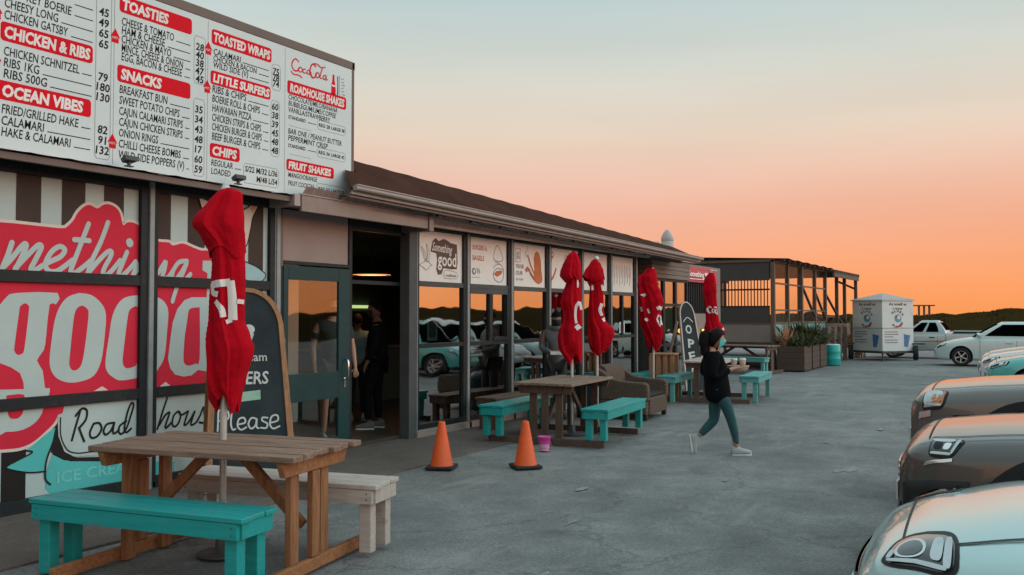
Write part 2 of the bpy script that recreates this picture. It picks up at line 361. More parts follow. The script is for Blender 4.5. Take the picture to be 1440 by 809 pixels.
def text_geo(body, bold=0., shear=0.):
    key = (body, bold, shear)
    if key not in _TXT:
        cu = bpy.data.curves.new('t', 'FONT'); cu.body = body; cu.size = 1; cu.shear = shear; cu.offset = bold; cu.resolution_u = 2; cu.fill_mode = 'FRONT'
        ob = bpy.data.objects.new('t', cu)
        me = bpy.data.meshes.new_from_object(ob)
        vs = [(v.co.x, v.co.y) for v in me.vertices]; fs = [tuple(p.vertices) for p in me.polygons]
        bpy.data.objects.remove(ob); bpy.data.meshes.remove(me); bpy.data.curves.remove(cu)
        if vs:
            x0 = min(v[0] for v in vs); vs = [(x - x0, y) for x, y in vs]
        _TXT[key] = (vs, fs, max([v[0] for v in vs] or [1]))
    return _TXT[key]

class MB:
    def __init__(s): s.v = []; s.f = []; s.mi = []; s.mats = []; s.sm = []; s.kk = 0
    def _m(s, m):
        if m not in s.mats: s.mats.append(m)
        return s.mats.index(m)
    def add(s, vs, fs, m, smooth=False):
        o = len(s.v); s.v += [tuple(v) for v in vs]; i = s._m(m)
        for f in fs: s.f.append(tuple(a + o for a in f)); s.mi.append(i); s.sm.append(smooth)
    def box(s, c, d, m, rz=0., M=None):
        hx, hy, hz_ = d[0] / 2, d[1] / 2, d[2] / 2
        vs = [Vector((x, y, z)) for x in (-hx, hx) for y in (-hy, hy) for z in (-hz_, hz_)]
        if rz: vs = [Matrix.Rotation(rz, 3, 'Z') @ v for v in vs]
        if M: vs = [M @ v for v in vs]
        vs = [v + Vector(c) for v in vs]
        s.add(vs, [(0, 1, 3, 2), (4, 6, 7, 5), (0, 4, 5, 1), (2, 3, 7, 6), (0, 2, 6, 4), (1, 5, 7, 3)], m)
    def bb(s, x0, x1, y0, y1, z0, z1, m): s.box(((x0 + x1) / 2, (y0 + y1) / 2, (z0 + z1) / 2), (abs(x1 - x0), abs(y1 - y0), abs(z1 - z0)), m)
    def beam(s, p0, p1, wd, ht, m, up=(0, 0, 1)):
        p0, p1 = Vector(p0), Vector(p1); d = (p1 - p0).normalized(); u = Vector(up)
        if abs(d.dot(u)) > .98: u = Vector((0, 1, 0)) if abs(d.y) < .9 else Vector((1, 0, 0))
        a = d.cross(u).normalized(); b = a.cross(d)
        vs = [p + a * (i * wd / 2) + b * (j * ht / 2) for p in (p0, p1) for i, j in ((-1, -1), (1, -1), (1, 1), (-1, 1))]
        s.add(vs, [(3, 2, 1, 0), (4, 5, 6, 7), (0, 1, 5, 4), (1, 2, 6, 5), (2, 3, 7, 6), (3, 0, 4, 7)], m)
    def tube(s, pts, r, m, n=8, caps=True):
        pts = [Vector(p) for p in pts]; rs = r if isinstance(r, (list, tuple)) else [r] * len(pts)
        vs = []; prev = None
        for i, p in enumerate(pts):
            d = (pts[min(i + 1, len(pts) - 1)] - pts[max(i - 1, 0)]).normalized()
            if prev is None:
                u = Vector((0, 0, 1)) if abs(d.z) < .9 else Vector((1, 0, 0))
                a = d.cross(u).normalized()
            else:
                a = (prev - d * prev.dot(d)).normalized()
            prev = a; b = d.cross(a)
            vs += [p + (a * math.cos(2 * PI * k / n) + b * math.sin(2 * PI * k / n)) * rs[i] for k in range(n)]
        fs = [(i * n + k, i * n + (k + 1) % n, (i + 1) * n + (k + 1) % n, (i + 1) * n + k) for i in range(len(pts) - 1) for k in range(n)]
        s.add(vs, fs, m, True)
        if caps:
            o = len(vs); s.add(vs[:n], [tuple(range(n))[::-1]], m); s.add(vs[-n:], [tuple(range(n))], m)
    def lathe(s, prof, m, n=24, c=(0, 0, 0), M=None):
        vs = [Vector((r * math.cos(2 * PI * k / n), r * math.sin(2 * PI * k / n), z)) for r, z in prof for k in range(n)]
        if M: vs = [M @ v for v in vs]
        vs = [v + Vector(c) for v in vs]
        s.add(vs, [(i * n + k, i * n + (k + 1) % n, (i + 1) * n + (k + 1) % n, (i + 1) * n + k) for i in range(len(prof) - 1) for k in range(n)], m, True)
    def prism(s, poly, o, ex, ey, t, m):
        """poly in the plane (ex, ey) at o, extruded by t along ex x ey"""
        o, ex, ey = Vector(o), Vector(ex), Vector(ey); nn = ex.cross(ey).normalized() * t
        a = [o + ex * p[0] + ey * p[1] for p in poly]; n = len(a)
        s.add(a + [p + nn for p in a], [tuple(range(n))[::-1], tuple(range(n, 2 * n))] + [(i, (i + 1) % n, (i + 1) % n + n, i + n) for i in range(n)], m)
    # flat print on a plane: P = (origin, ex, ez, normal)
    def shape(s, P, poly, off, m):
        o, ex, ez, nn = P
        vs = [o + ex * p[0] + ez * p[1] + nn * off for p in poly]
        ar = sum(poly[i][0] * poly[(i + 1) % len(poly)][1] - poly[(i + 1) % len(poly)][0] * poly[i][1] for i in range(len(poly)))
        if ar < 0: vs.reverse()
        s.add(vs, [tuple(range(len(vs)))], m)
    def stroke(s, P, pts, wd, off, m, n=6, closed=False):
        o, ex, ez, nn = P
        q = cr_spline(pts, n) if len(pts) > 2 else [tuple(p) for p in pts]
        L_, R_ = [], []
        for i, p in enumerate(q):
            a = q[max(i - 1, 0)]; b = q[min(i + 1, len(q) - 1)]
            dx, dy = b[0] - a[0], b[1] - a[1]; l = math.hypot(dx, dy) or 1; nx, ny = -dy / l * wd / 2, dx / l * wd / 2
            k = off + i * 4e-5
            L_.append(o + ex * (p[0] + nx) + ez * (p[1] + ny) + nn * k); R_.append(o + ex * (p[0] - nx) + ez * (p[1] - ny) + nn * k)
        vs = L_ + R_; c = len(q)
        s.add(vs, [(i, i + c, i + 1 + c, i + 1) for i in range(c - 1)], m)
        for j, sg in ((0, 1), (c - 1, -1)):
            p = q[j]; a = q[1] if j == 0 else q[-2]
            th = math.atan2(a[1] - p[1], a[0] - p[0])
            k = off + j * 4e-5
            fan = [o + ex * (p[0] + wd / 2 * math.cos(th + PI / 2 + PI * t / 6)) + ez * (p[1] + wd / 2 * math.sin(th + PI / 2 + PI * t / 6)) + nn * k for t in range(7)]
            s.add(fan, [tuple(range(7))], m)
    def text(s, P, body, x, y, size, off, m, width=None, bold=0.012, shear=0., align='l', rot=0.):
        vs, fs, wd = text_geo(body, bold, shear)
        if not vs: return
        kx = size if width is None else width / wd
        w_ = wd * kx; x0 = x - (w_ if align == 'r' else w_ / 2 if align == 'c' else 0)
        o, ex, ez, nn = P
        ca, sa = math.cos(rot), math.sin(rot)
        pts = []
        for a, b in vs:
            a, b = a * kx, b * size
            pts.append(o + ex * (x0 + a * ca - b * sa) + ez * (y + a * sa + b * ca) + nn * off)
        s.add(pts, fs, m)
    def build(s, name, parent=None, loc=None, rot=None, bevel=0., world=False, sharp=None, seg=2, kind=None):
        me = bpy.data.meshes.new(name); me.from_pydata(s.v, [], s.f)
        for m in s.mats: me.materials.append(MAT[m])
        me.polygons.foreach_set('material_index', s.mi); me.polygons.foreach_set('use_smooth', s.sm)
        if sharp: me.set_sharp_from_angle(angle=R(sharp))
        me.update()
        return link(name, me, parent, loc, rot, bevel, world, seg, kind)
def link(name, me, parent=None, loc=None, rot=None, bevel=0., world=False, seg=2, kind=None):
    o = bpy.data.objects.new(name, me); COL.objects.link(o)
    if parent:
        o.parent = parent
        if world:
            p = parent; off = Vector((0, 0, 0))
            while p: off += p.location; p = p.parent
            o.location = -off
    if loc is not None: o.location = loc
    if rot is not None: o.rotation_euler = rot if isinstance(rot, (tuple, list)) else (0, 0, rot)
    if bevel:
        b = o.modifiers.new('bevel', 'BEVEL'); b.width = bevel; b.segments = seg; b.limit_method = 'ANGLE'; b.angle_limit = R(40); b.harden_normals = False
    if kind: o['kind'] = kind
    return o
def tag(o, label, cat, group=None):
    o['label'] = label; o['category'] = cat
    if group: o['group'] = group
    return o
def thing(name, label, cat, loc=(0, 0, 0), rz=0., group=None):
    o = bpy.data.objects.new(name, None); o.empty_display_size = .2; COL.objects.link(o)
    o.location = loc; o.rotation_euler = (0, 0, rz)
    return tag(o, label, cat, group)
def dup(root, loc, rz, label):
    def cp(o, par):
        c = o.copy(); COL.objects.link(c)
        if par is not None: c.parent = par
        for ch in list(o.children): cp(ch, c)
        return c
    c = cp(root, None); c.location = loc; c.rotation_euler = (0, 0, rz); c['label'] = label
    return c
def evaluated(ob):
    """mesh of ob with its modifiers applied; removes ob"""
    dg = bpy.context.evaluated_depsgraph_get(); dg.update()
    me = bpy.data.meshes.new_from_object(ob.evaluated_get(dg))
    bpy.data.objects.remove(ob)
    return me
def skin(name, V, E, m, parent=None, sub=1, root=0, loc=None, kind_m=None):
    """continuous body grown over joints; V = [(x, y, z, radius)] or (x,y,z,rx,ry)"""
    me = bpy.data.meshes.new(name); me.from_pydata([v[:3] for v in V], E, []); me.update()
    o = bpy.data.objects.new(name, me); COL.objects.link(o)
    o.modifiers.new('skin', 'SKIN'); sb = o.modifiers.new('sub', 'SUBSURF'); sb.levels = sub; sb.render_levels = sub
    if not me.skin_vertices:
        o.data.attributes
    sv = me.skin_vertices[0].data if me.skin_vertices else None
    for i, v in enumerate(V):
        sv[i].radius = (v[3], v[4] if len(v) > 4 else v[3]); sv[i].use_root = (i == root)
    me2 = evaluated(o); me2.name = name
    me2.materials.clear(); me2.materials.append(MAT[m])
    for p in me2.polygons: p.use_smooth = True; p.material_index = 0
    return link(name, me2, parent, loc)
FRONT = (Vector((0, 0, 0)), Vector((1, 0, 0)), Vector((0, 0, 1)), Vector((0, -1, 0)))   # the facade plane y = 0
def plane(o, ex, ez, nn): return (Vector(o), Vector(ex).normalized(), Vector(ez).normalized(), Vector(nn).normalized())
GFX={'script':[[(4.407,2.256),(4.371,2.144),(4.325,2.029)],[(4.334,2.048),(4.391,2.107),(4.496,2.238),(4.527,2.251),(4.521,2.21),(4.473,2.102),(4.433,2.024)],[(4.44,2.048),(4.517,2.133),(4.616,2.236),(4.651,2.253),(4.659,2.224),(4.608,2.119),(4.571,2.044),(4.599,2.031),(4.67,2.073)],[(4.66,2.068),(4.741,2.114),(4.836,2.161),(4.878,2.213),(4.866,2.242),(4.824,2.25),(4.761,2.206),(4.71,2.124),(4.706,2.065),(4.743,2.032),(4.806,2.035),(4.88,2.083),(4.955,2.142)],[(5.105,2.474),(5.046,2.325),(4.976,2.148),(4.937,2.04),(4.967,2.021),(5.055,2.081),(5.133,2.146)],[(4.968,2.322),(5.113,2.322)],[(5.301,2.503),(5.233,2.328),(5.144,2.147),(5.098,2.013)],[(5.112,2.037),(5.201,2.139),(5.293,2.228),(5.338,2.239),(5.331,2.193),(5.272,2.091),(5.255,2.033),(5.285,2.013),(5.355,2.074),(5.431,2.162)],[(5.503,2.243),(5.45,2.12),(5.417,2.039),(5.451,2.017),(5.536,2.092),(5.597,2.16)],[(5.53,2.339),(5.535,2.328)],[(5.659,2.233),(5.61,2.117),(5.559,2.005)],[(5.574,2.035),(5.641,2.113),(5.695,2.165)],[(5.858,2.065),(5.936,2.177),(5.928,2.108),(5.903,2.018),(5.969,2.026),(6.04,2.113)],[(6.193,2.196),(6.099,2.179),(6.033,2.102),(6.017,2.032),(6.061,2.01),(6.137,2.097),(6.188,2.18)],[(6.188,2.17),(6.126,2.036),(6.067,1.914),(6.023,1.79)],[(6.239,2.065),(6.163,1.993)]],'road':[[(5.05,0.805),(5.008,0.672),(4.973,0.554)],[(5.006,0.766),(5.065,0.824),(5.114,0.802),(5.104,0.722),(5.04,0.655)],[(5.039,0.659),(5.065,0.594),(5.092,0.533)],[(5.185,0.68),(5.148,0.606),(5.164,0.556),(5.222,0.563),(5.264,0.625),(5.24,0.678),(5.185,0.68)],[(5.382,0.668),(5.315,0.658),(5.284,0.6),(5.31,0.567),(5.359,0.6),(5.394,0.667)],[(5.394,0.667),(5.379,0.589),(5.4,0.569),(5.444,0.6)],[(5.521,0.669),(5.455,0.634),(5.44,0.583),(5.471,0.556),(5.522,0.601),(5.566,0.713),(5.596,0.81),(5.572,0.83),(5.532,0.752),(5.501,0.612),(5.522,0.565),(5.572,0.595)]],'house':[[(5.975,0.848),(5.928,0.732),(5.865,0.559)],[(5.885,0.592),(5.95,0.679),(6.001,0.707),(5.991,0.667),(5.956,0.577),(5.972,0.562),(6.033,0.611)],[(6.107,0.708),(6.055,0.669),(6.038,0.594),(6.065,0.561),(6.109,0.587),(6.137,0.653),(6.121,0.702)],[(6.11,0.701),(6.148,0.668),(6.222,0.696)],[(6.228,0.695),(6.186,0.587),(6.194,0.562),(6.245,0.599),(6.309,0.688)],[(6.312,0.688),(6.267,0.579),(6.281,0.556),(6.335,0.581),(6.387,0.656)],[(6.382,0.648),(6.422,0.722),(6.432,0.652),(6.457,0.596),(6.424,0.563),(6.371,0.573)],[(6.461,0.578),(6.506,0.6),(6.517,0.633),(6.49,0.642),(6.468,0.604),(6.48,0.567),(6.546,0.583)]],'redtop':[(4.309,2.418),(4.453,2.419),(4.664,2.415),(4.858,2.414),(4.906,2.436),(4.96,2.491),(5.003,2.566),(5.069,2.629),(5.125,2.645),(5.194,2.622),(5.251,2.659),(5.31,2.672),(5.381,2.651),(5.43,2.598),(5.462,2.494),(5.505,2.521),(5.566,2.527),(5.642,2.499),(5.7,2.427),(5.847,2.369),(5.976,2.368),(6.025,2.341),(6.146,2.369),(6.271,2.337),(6.373,2.313),(6.464,2.314),(6.517,2.238),(6.665,2.204)],'redlow':[(4.907,0.876),(4.885,0.803),(4.845,0.79),(4.81,0.726),(4.724,0.653),(4.621,0.582),(4.504,0.548),(4.341,0.553)],'g':[(4.32,1.742),(4.376,1.809),(4.453,1.839),(4.82,1.847),(4.806,1.747),(4.748,1.747),(4.721,1.472),(4.702,1.355),(4.642,1.27),(4.695,1.18),(4.718,1.032),(4.76,1.029),(4.754,0.965),(4.711,0.893),(4.695,0.82),(4.636,0.744),(4.535,0.697),(4.436,0.689),(4.339,0.698)],'gc1':[(4.485,1.725),(4.524,1.754),(4.558,1.735),(4.563,1.687),(4.53,1.38),(4.511,1.333),(4.472,1.324),(4.446,1.354),(4.445,1.401)],'gc2':[(4.329,1.259),(4.416,1.223),(4.494,1.171),(4.525,1.093),(4.532,1.035),(4.333,1.049)],'gc3':[(4.382,0.992),(4.533,0.988),(4.528,0.884),(4.524,0.836),(4.492,0.799),(4.442,0.795),(4.401,0.831)],'o1':[(5.025,1.851),(5.149,1.833),(5.254,1.752),(5.295,1.648),(5.282,1.44),(5.25,1.234),(5.183,1.113),(5.071,1.069),(4.94,1.063),(4.832,1.103),(4.772,1.176),(4.756,1.275),(4.773,1.451),(4.802,1.628),(4.853,1.748),(4.927,1.819)],'o1i':[(5.061,1.74),(5.106,1.71),(5.118,1.648),(5.089,1.383),(5.058,1.222),(5.014,1.173),(4.97,1.171),(4.944,1.207),(4.941,1.267),(4.965,1.527),(4.984,1.668),(5.016,1.725)],'o2':[(5.677,1.843),(5.528,1.83),(5.431,1.775),(5.361,1.648),(5.329,1.46),(5.297,1.252),(5.31,1.148),(5.382,1.081),(5.49,1.049),(5.809,1.092),(5.872,1.142),(5.926,1.216),(5.952,1.323),(5.968,1.507),(5.98,1.677),(5.955,1.754),(5.899,1.808),(5.826,1.829)],'o2i':[(5.603,1.739),(5.542,1.702),(5.519,1.605),(5.486,1.351),(5.476,1.224),(5.501,1.17),(5.55,1.161),(5.636,1.206),(5.663,1.432),(5.675,1.648),(5.654,1.724)],'d':[(6.449,1.837),(6.259,1.834),(6.172,1.804),(6.087,1.717),(6.032,1.584),(6.006,1.414),(5.981,1.229),(6.01,1.135),(6.067,1.07),(6.173,1.044),(6.27,1.051),(6.348,1.102),(6.593,1.057),(6.641,2.223),(6.393,2.21),(6.391,2.113),(6.456,2.084)],'di':[(6.36,1.734),(6.261,1.726),(6.222,1.694),(6.204,1.583),(6.177,1.426),(6.166,1.237),(6.18,1.174),(6.229,1.151),(6.307,1.168),(6.366,1.213)],'notch':[(5.181,0.97),(5.265,1.009),(5.329,0.969)],'notch2':[(5.866,0.952),(5.956,1.007),(6.031,0.951)],'plate':[(4.898,0.877),(4.885,0.803),(4.836,0.782),(4.848,0.605),(4.905,0.465),(4.997,0.41),(5.167,0.397)],'plateline':[(4.864,0.763),(4.87,0.603),(4.932,0.478),(5.034,0.435),(5.176,0.43),(5.422,0.407)],'tail':[(4.82,0.684),(4.795,0.562),(4.754,0.435),(4.738,0.318),(4.575,0.332),(4.392,0.396),(4.473,0.44),(4.614,0.494),(4.563,0.516),(4.724,0.628)],'banner':[(4.797,0.454),(4.906,0.389),(5.167,0.345),(5.434,0.299),(6.072,0.221),(6.077,-0.158),(4.857,0.071),(4.794,0.115),(4.74,0.173),(4.747,0.32)],'blk':[(4.796,0.545),(4.845,0.559),(4.905,0.444),(5.034,0.397),(5.63,0.332),(5.631,0.278),(5.167,0.345),(4.961,0.373),(4.851,0.43),(4.783,0.477)],'stripes1':[(4.454,2.637),(4.675,2.662),(4.854,2.682),(5.079,2.707),(5.268,2.729),(5.477,2.752),(5.67,2.774)],'stripes2':[(5.842,2.692),(6.007,2.709),(6.203,2.729),(6.418,2.813),(7.01,2.593),(7.23,2.611),(7.366,2.622)],'lowstr':[(4.356,0.141),(4.562,0.105),(4.742,0.074)],'birdwingL':[(6.301,2.92),(6.348,2.857),(6.51,2.802),(6.472,2.694),(6.394,2.697)],'birdwingR':[(7.202,2.934),(7.073,2.888),(6.993,2.814),(6.922,2.77),(6.924,2.585),(6.94,2.413),(6.983,2.416),(7.038,2.617),(7.066,2.729)],'birdbody':[(6.956,2.229),(7.116,2.183),(7.206,2.138),(7.257,2.104),(7.236,2.055),(7.148,2.003),(6.944,2.045)],'wingtip':[(7.197,2.924),(7.085,2.89),(7.021,2.813),(7.051,2.761)]}
# ================================================================== setting
rnd = random.Random(7)
g = MB()
xs = [-700, -200, -60] + [i * 4 - 20 for i in range(26)] + [140, 300, 900]
ys = [-700, -200, -60] + [i * 3 - 40 for i in range(17)] + [30, 80, 300, 700]
def gz(x, y):
    return 0.012 * math.sin(x * .55 + y * .2) * math.sin(y * .6) * (1 if y < -2.5 else 0) - .012
g.add([(x, y, gz(x, y)) for x in xs for y in ys], [(i * len(ys) + j, (i + 1) * len(ys) + j, (i + 1) * len(ys) + j + 1, i * len(ys) + j + 1) for i in range(len(xs) - 1) for j in range(len(ys) - 1)], 'asphalt', True)
g.build('ground', kind='structure')
a = MB()
edge = [(-14, -1.6), (2, -1.55), (5, -1.52), (7.34, -1.5), (9.0, -1.42), (9.9, -1.40), (13, -1.36), (17.5, -1.3), (17.6, 1.2), (27.6, 1.2), (27.6, 9), (-14, 9)]
a.prism(edge, (0, 0, -.03), (1, 0, 0), (0, 1, 0), .038, 'apron_concrete')
a.build('pavement', kind='structure', bevel=.006)

mk_ = MB(); rr0 = random.Random(77)
for (cx, cy, n_, r_) in ((10.35, -5.55, 7, .16), (10.2, -5.45, 5, .12), (7.9, -3.55, 6, .10), (9.0, -4.6, 5, .07), (6.6, -4.1, 5, .08), (14.2, -5.3, 5, .10), (5.2, -4.6, 4, .05), (12.4, -4.9, 5, .06)):
    pg = [(cx + r_ * rr0.uniform(.4, 1.2) * math.cos(2 * PI * i / 9) * 1.6, cy + r_ * rr0.uniform(.3, 1.1) * math.sin(2 * PI * i / 9) * .55) for i in range(9)]
    mk_.add([(x, y, gz(x, y) + .008) for x, y in pg], [tuple(range(9))], 'worn_paint')
mk_.build('road_marking', kind='structure')

# dune bank that closes the view
def dune_h(an):
    d = math.degrees(an)
    b = interp([(-200, 2.1), (-90, 2.3), (-40, 1.95), (-15, 2.3), (-4, 2.3), (1.0, 2.10), (2.2, 2.12), (3.1, 1.98), (4.4, 1.72), (5.6, 1.74), (8, 1.70), (12, 1.78), (40, 1.9), (80, 1.8)], d)
    return b + .05 * math.sin(an * 90) + .035 * math.sin(an * 213 + 1)
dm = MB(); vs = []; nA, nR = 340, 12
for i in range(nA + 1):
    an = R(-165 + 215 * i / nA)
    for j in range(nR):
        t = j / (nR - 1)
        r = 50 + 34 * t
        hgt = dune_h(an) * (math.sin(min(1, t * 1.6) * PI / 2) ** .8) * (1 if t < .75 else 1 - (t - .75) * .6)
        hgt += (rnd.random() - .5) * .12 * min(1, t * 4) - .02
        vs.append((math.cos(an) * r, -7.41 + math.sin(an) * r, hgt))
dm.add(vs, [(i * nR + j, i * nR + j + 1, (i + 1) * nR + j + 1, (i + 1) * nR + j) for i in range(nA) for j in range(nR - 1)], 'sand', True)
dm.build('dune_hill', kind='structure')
sb = MB()
def leaf_clump(mb, c, r, n, m, ln=.2, wd=.04, flat=.7):
    for _ in range(n):
        th = rnd.uniform(0, 2 * PI); ph = math.acos(rnd.uniform(-.1, 1)); q = r * rnd.uniform(.35, 1)
        p = Vector(c) + Vector((math.cos(th) * math.sin(ph) * q, math.sin(th) * math.sin(ph) * q, math.cos(ph) * q * flat))
        d = Vector((rnd.gauss(0, 1), rnd.gauss(0, 1), rnd.uniform(-.1, 1.3))).normalized(); s = d.cross(Vector((rnd.gauss(0, 1), rnd.gauss(0, 1), .1))).normalized() * wd * rnd.uniform(.6, 1.4)
        l = ln * rnd.uniform(.6, 1.4)
        mb.add([p - s, p + s, p + d * l * .6 + s * .8, p + d * l, p + d * l * .6 - s * .8], [(0, 1, 2, 3, 4)], m)
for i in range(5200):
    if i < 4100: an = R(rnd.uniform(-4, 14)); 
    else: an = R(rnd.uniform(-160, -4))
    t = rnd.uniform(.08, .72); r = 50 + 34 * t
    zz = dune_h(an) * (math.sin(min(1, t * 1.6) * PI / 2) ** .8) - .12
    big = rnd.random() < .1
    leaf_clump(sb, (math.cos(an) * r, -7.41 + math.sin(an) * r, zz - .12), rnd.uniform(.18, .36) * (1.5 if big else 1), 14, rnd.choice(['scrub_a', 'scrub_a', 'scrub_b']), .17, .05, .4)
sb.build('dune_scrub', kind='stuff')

# lookout frame on the ridge
lk = thing('lookout_shelter', 'small dark three-post lookout shelter on the dune ridge', 'shelter', (math.cos(R(6.05)) * 68, -7.41 + math.sin(R(6.05)) * 68, 1.68))
b = MB(); b.bb(-.15, .15, -.68, .68, .62, .70, 'deck_wood'); b.build('roof', lk, rot=R(6))
for yy in (-.32, 0, .32):
    b = MB(); b.bb(-.07, .07, yy - .07, yy + .07, -.3, .62, 'deck_wood'); b.build('post', lk, rot=R(6))

# ================================================================== the roadhouse
BL = thing('restaurant_building', 'long low roadhouse with glazed front, brown sloping roof and a giant menu board', 'building', (9, 0, 0))
def part(mb, name, par=BL, **k): return mb.build(name, par, world=True, **k)
b = MB()
b.bb(-14, -13.8, .1, 8, 0, 2.95, 'wall_mauve'); b.bb(17.70, 17.9, .1, 8, 0, 2.95, 'wall_mauve'); b.bb(-14, 17.9, 8, 8.2, 0, 2.95, 'wall_mauve')
b.bb(-13.8, -.95, .05, .15, 0, 2.95, 'wall_mauve')
part(b, 'wall')
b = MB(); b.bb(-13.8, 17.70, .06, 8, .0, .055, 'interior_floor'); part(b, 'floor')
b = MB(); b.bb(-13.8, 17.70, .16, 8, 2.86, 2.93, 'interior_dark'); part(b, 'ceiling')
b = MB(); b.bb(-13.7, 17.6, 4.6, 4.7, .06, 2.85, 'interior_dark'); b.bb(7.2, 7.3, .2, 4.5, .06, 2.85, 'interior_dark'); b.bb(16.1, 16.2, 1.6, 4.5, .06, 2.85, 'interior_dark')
b.bb(7.3, 10.2, 2.3, 2.4, .06, 2.85, 'sticker_white'); b.bb(8.6, 9.1, 2.27, 2.295, .9, 1.75, 'film_pale')  # white wall added behind the door, standing in for its glass's pale reflection
part(b, 'partition')
# serving counter inside
b = MB(); b.bb(9.2, 15.5, 3.3, 3.9, .06, 1.05, 'counter_dark'); b.bb(9.1, 15.6, 3.2, 4.0, 1.05, 1.10, 'fascia_brown'); part(b, 'serving_counter', bevel=.01)

# --- roof: brown sheet slope above the gutter
b = MB()
def rz_top(x): return 3.58 + (3.22 - 3.58) * (x - 8.8) / 11.6
def rz_bot(x): return 3.115 + (2.965 - 3.115) * (x - 8.0) / 11.0
x0, x1 = 8.462, 20.0
n = 90; vs = []
for i in range(n + 1):
    x = x0 + (x1 - x0) * i / n
    t0 = max(rz_bot(max(x, 6)), 2.9); t1 = rz_top(max(x, 6))
    dz = .004 * math.sin(i * 1.3)
    vs += [(x, -.62, t0 + dz), (x, 0.0, t1 + dz), (x, 8.6, t1 + .2), (x, 8.6, 2.9), (x, -.60, t0 - .04)]
fs = []
for i in range(n):
    for j in range(5): fs.append((i * 5 + j, (i + 1) * 5 + j, (i + 1) * 5 + (j + 1) % 5, i * 5 + (j + 1) % 5))
fs += [(4, 3, 2, 1, 0), tuple(n * 5 + j for j in range(5))]
b.add(vs, fs, 'roof_brown')
za = lambda y: rz_bot(8.2) + (rz_top(8.8) - rz_bot(8.2)) * (y + .62) / .62
b.add([(7.96, -.62, za(-.62)), (8.461, -.62, za(-.62)), (8.461, -.27, za(-.27)), (8.25, -.27, za(-.27)), (7.96, -.60, za(-.62) - .05), (8.461, -.60, za(-.62) - .05)], [(0, 1, 2, 3), (4, 5, 1, 0)], 'roof_brown')
b.add([(-14.3, .02, 2.95), (8.46, .02, 2.95), (8.46, 8.6, 3.3), (-14.3, 8.6, 3.3), (-14.3, 8.6, 2.94), (8.46, 8.6, 2.94)], [(0, 1, 2, 3), (1, 5, 2), (0, 3, 4)], 'roof_brown')
ROOF = part(b, 'roof')
gx = 7.98
b = MB(); b.tube([(gx, -.66, rz_bot(gx) - .01), (20.1, -.66, rz_bot(20.1) - .01)], .034, 'gutter_grey', 10)
b.tube([(gx, -.69, rz_bot(gx) + .022), (20.1, -.69, rz_bot(20.1) + .022)], .010, 'fascia_pink', 6)
b.beam((gx, -.60, rz_bot(gx) - .055), (20.1, -.60, rz_bot(20.1) - .055), .03, .05, 'gutter_grey'); b.beam((gx, -.57, rz_bot(gx) - .10), (20.1, -.57, rz_bot(20.1) - .10), .03, .03, 'fascia_brown')
b.build('gutter', ROOF, world=True, bevel=.004)
b = MB()
n = 150
vs = []
for i in range(n + 1):                      # corrugated fascia sheet under the gutter
    x = 7.4 + (17.75 - 7.4) * i / n; k = .012 * (1 if i % 2 else -1)
    vs += [(x, -.46 + k, rz_bot(x) - .06), (x, -.30 + k, 2.87)]
b.add(vs, [(2 * i, 2 * i + 1, 2 * i + 3, 2 * i + 2) for i in range(n)], 'fascia_pink')
b.beam((7.4, -.28, 2.865), (17.78, -.28, 2.865), .07, .035, 'gutter_grey')
b.bb(7.4, 17.8, -.29, .1, 2.885, 2.92, 'fascia_brown')
b.bb(17.72, 20.0, -.5, .4, 2.90, 2.95, 'panel_dark')
part(b, 'fascia')
# corrugated ledge above the painted windows
b = MB(); n = 120; vs = []
for i in range(n + 1):
    x = -14 + (7.33 + 14) * i / n; k = .006 * (1 if i % 2 else -1) + .003 * math.sin(i * 1.7)
    vs += [(x, -.40 + .01 * math.sin(i * 2.3), 2.955 + k), (x, 0.02, 3.01 + k)]
b.add(vs, [(2 * i, 2 * i + 1, 2 * i + 3, 2 * i + 2) for i in range(n)], 'gutter_grey')
b.bb(-14, 7.33, -.37, -.34, 2.885, 2.945, 'fascia_brown'); b.bb(-14, 7.33, -.33, .0, 2.93, 2.948, 'panel_dark')
b.bb(7.27, 7.36, -.42, -.02, 2.84, 2.97, 'gutter_grey')
part(b, 'ledge', bevel=.004)

# --- entrance canopy, posts
b = MB(); b.bb(7.38, 9.74, -.42, -.38, 2.79, 2.965, 'canopy_metal'); b.bb(7.38, 9.74, -.378, .16, 2.90, 2.93, 'panel_dark'); b.bb(9.74, 9.84, -.44, .05, 2.76, 2.98, 'canopy_metal')
b.bb(7.37, 9.76, -.425, -.375, 2.967, 2.985, 'gutter_grey')
part(b, 'canopy', bevel=.006)
b = MB(); b.bb(9.80, 9.985, -.07, .09, 0, 2.86, 'post_grey'); b.bb(9.972, 9.99, -.075, -.05, 0, 2.86, 'mullion_steel'); part(b, 'post', bevel=.006)
b = MB(); b.bb(7.36, 7.45, -.05, .08, 0, 2.95, 'mullion_steel'); part(b, 'post', bevel=.005)

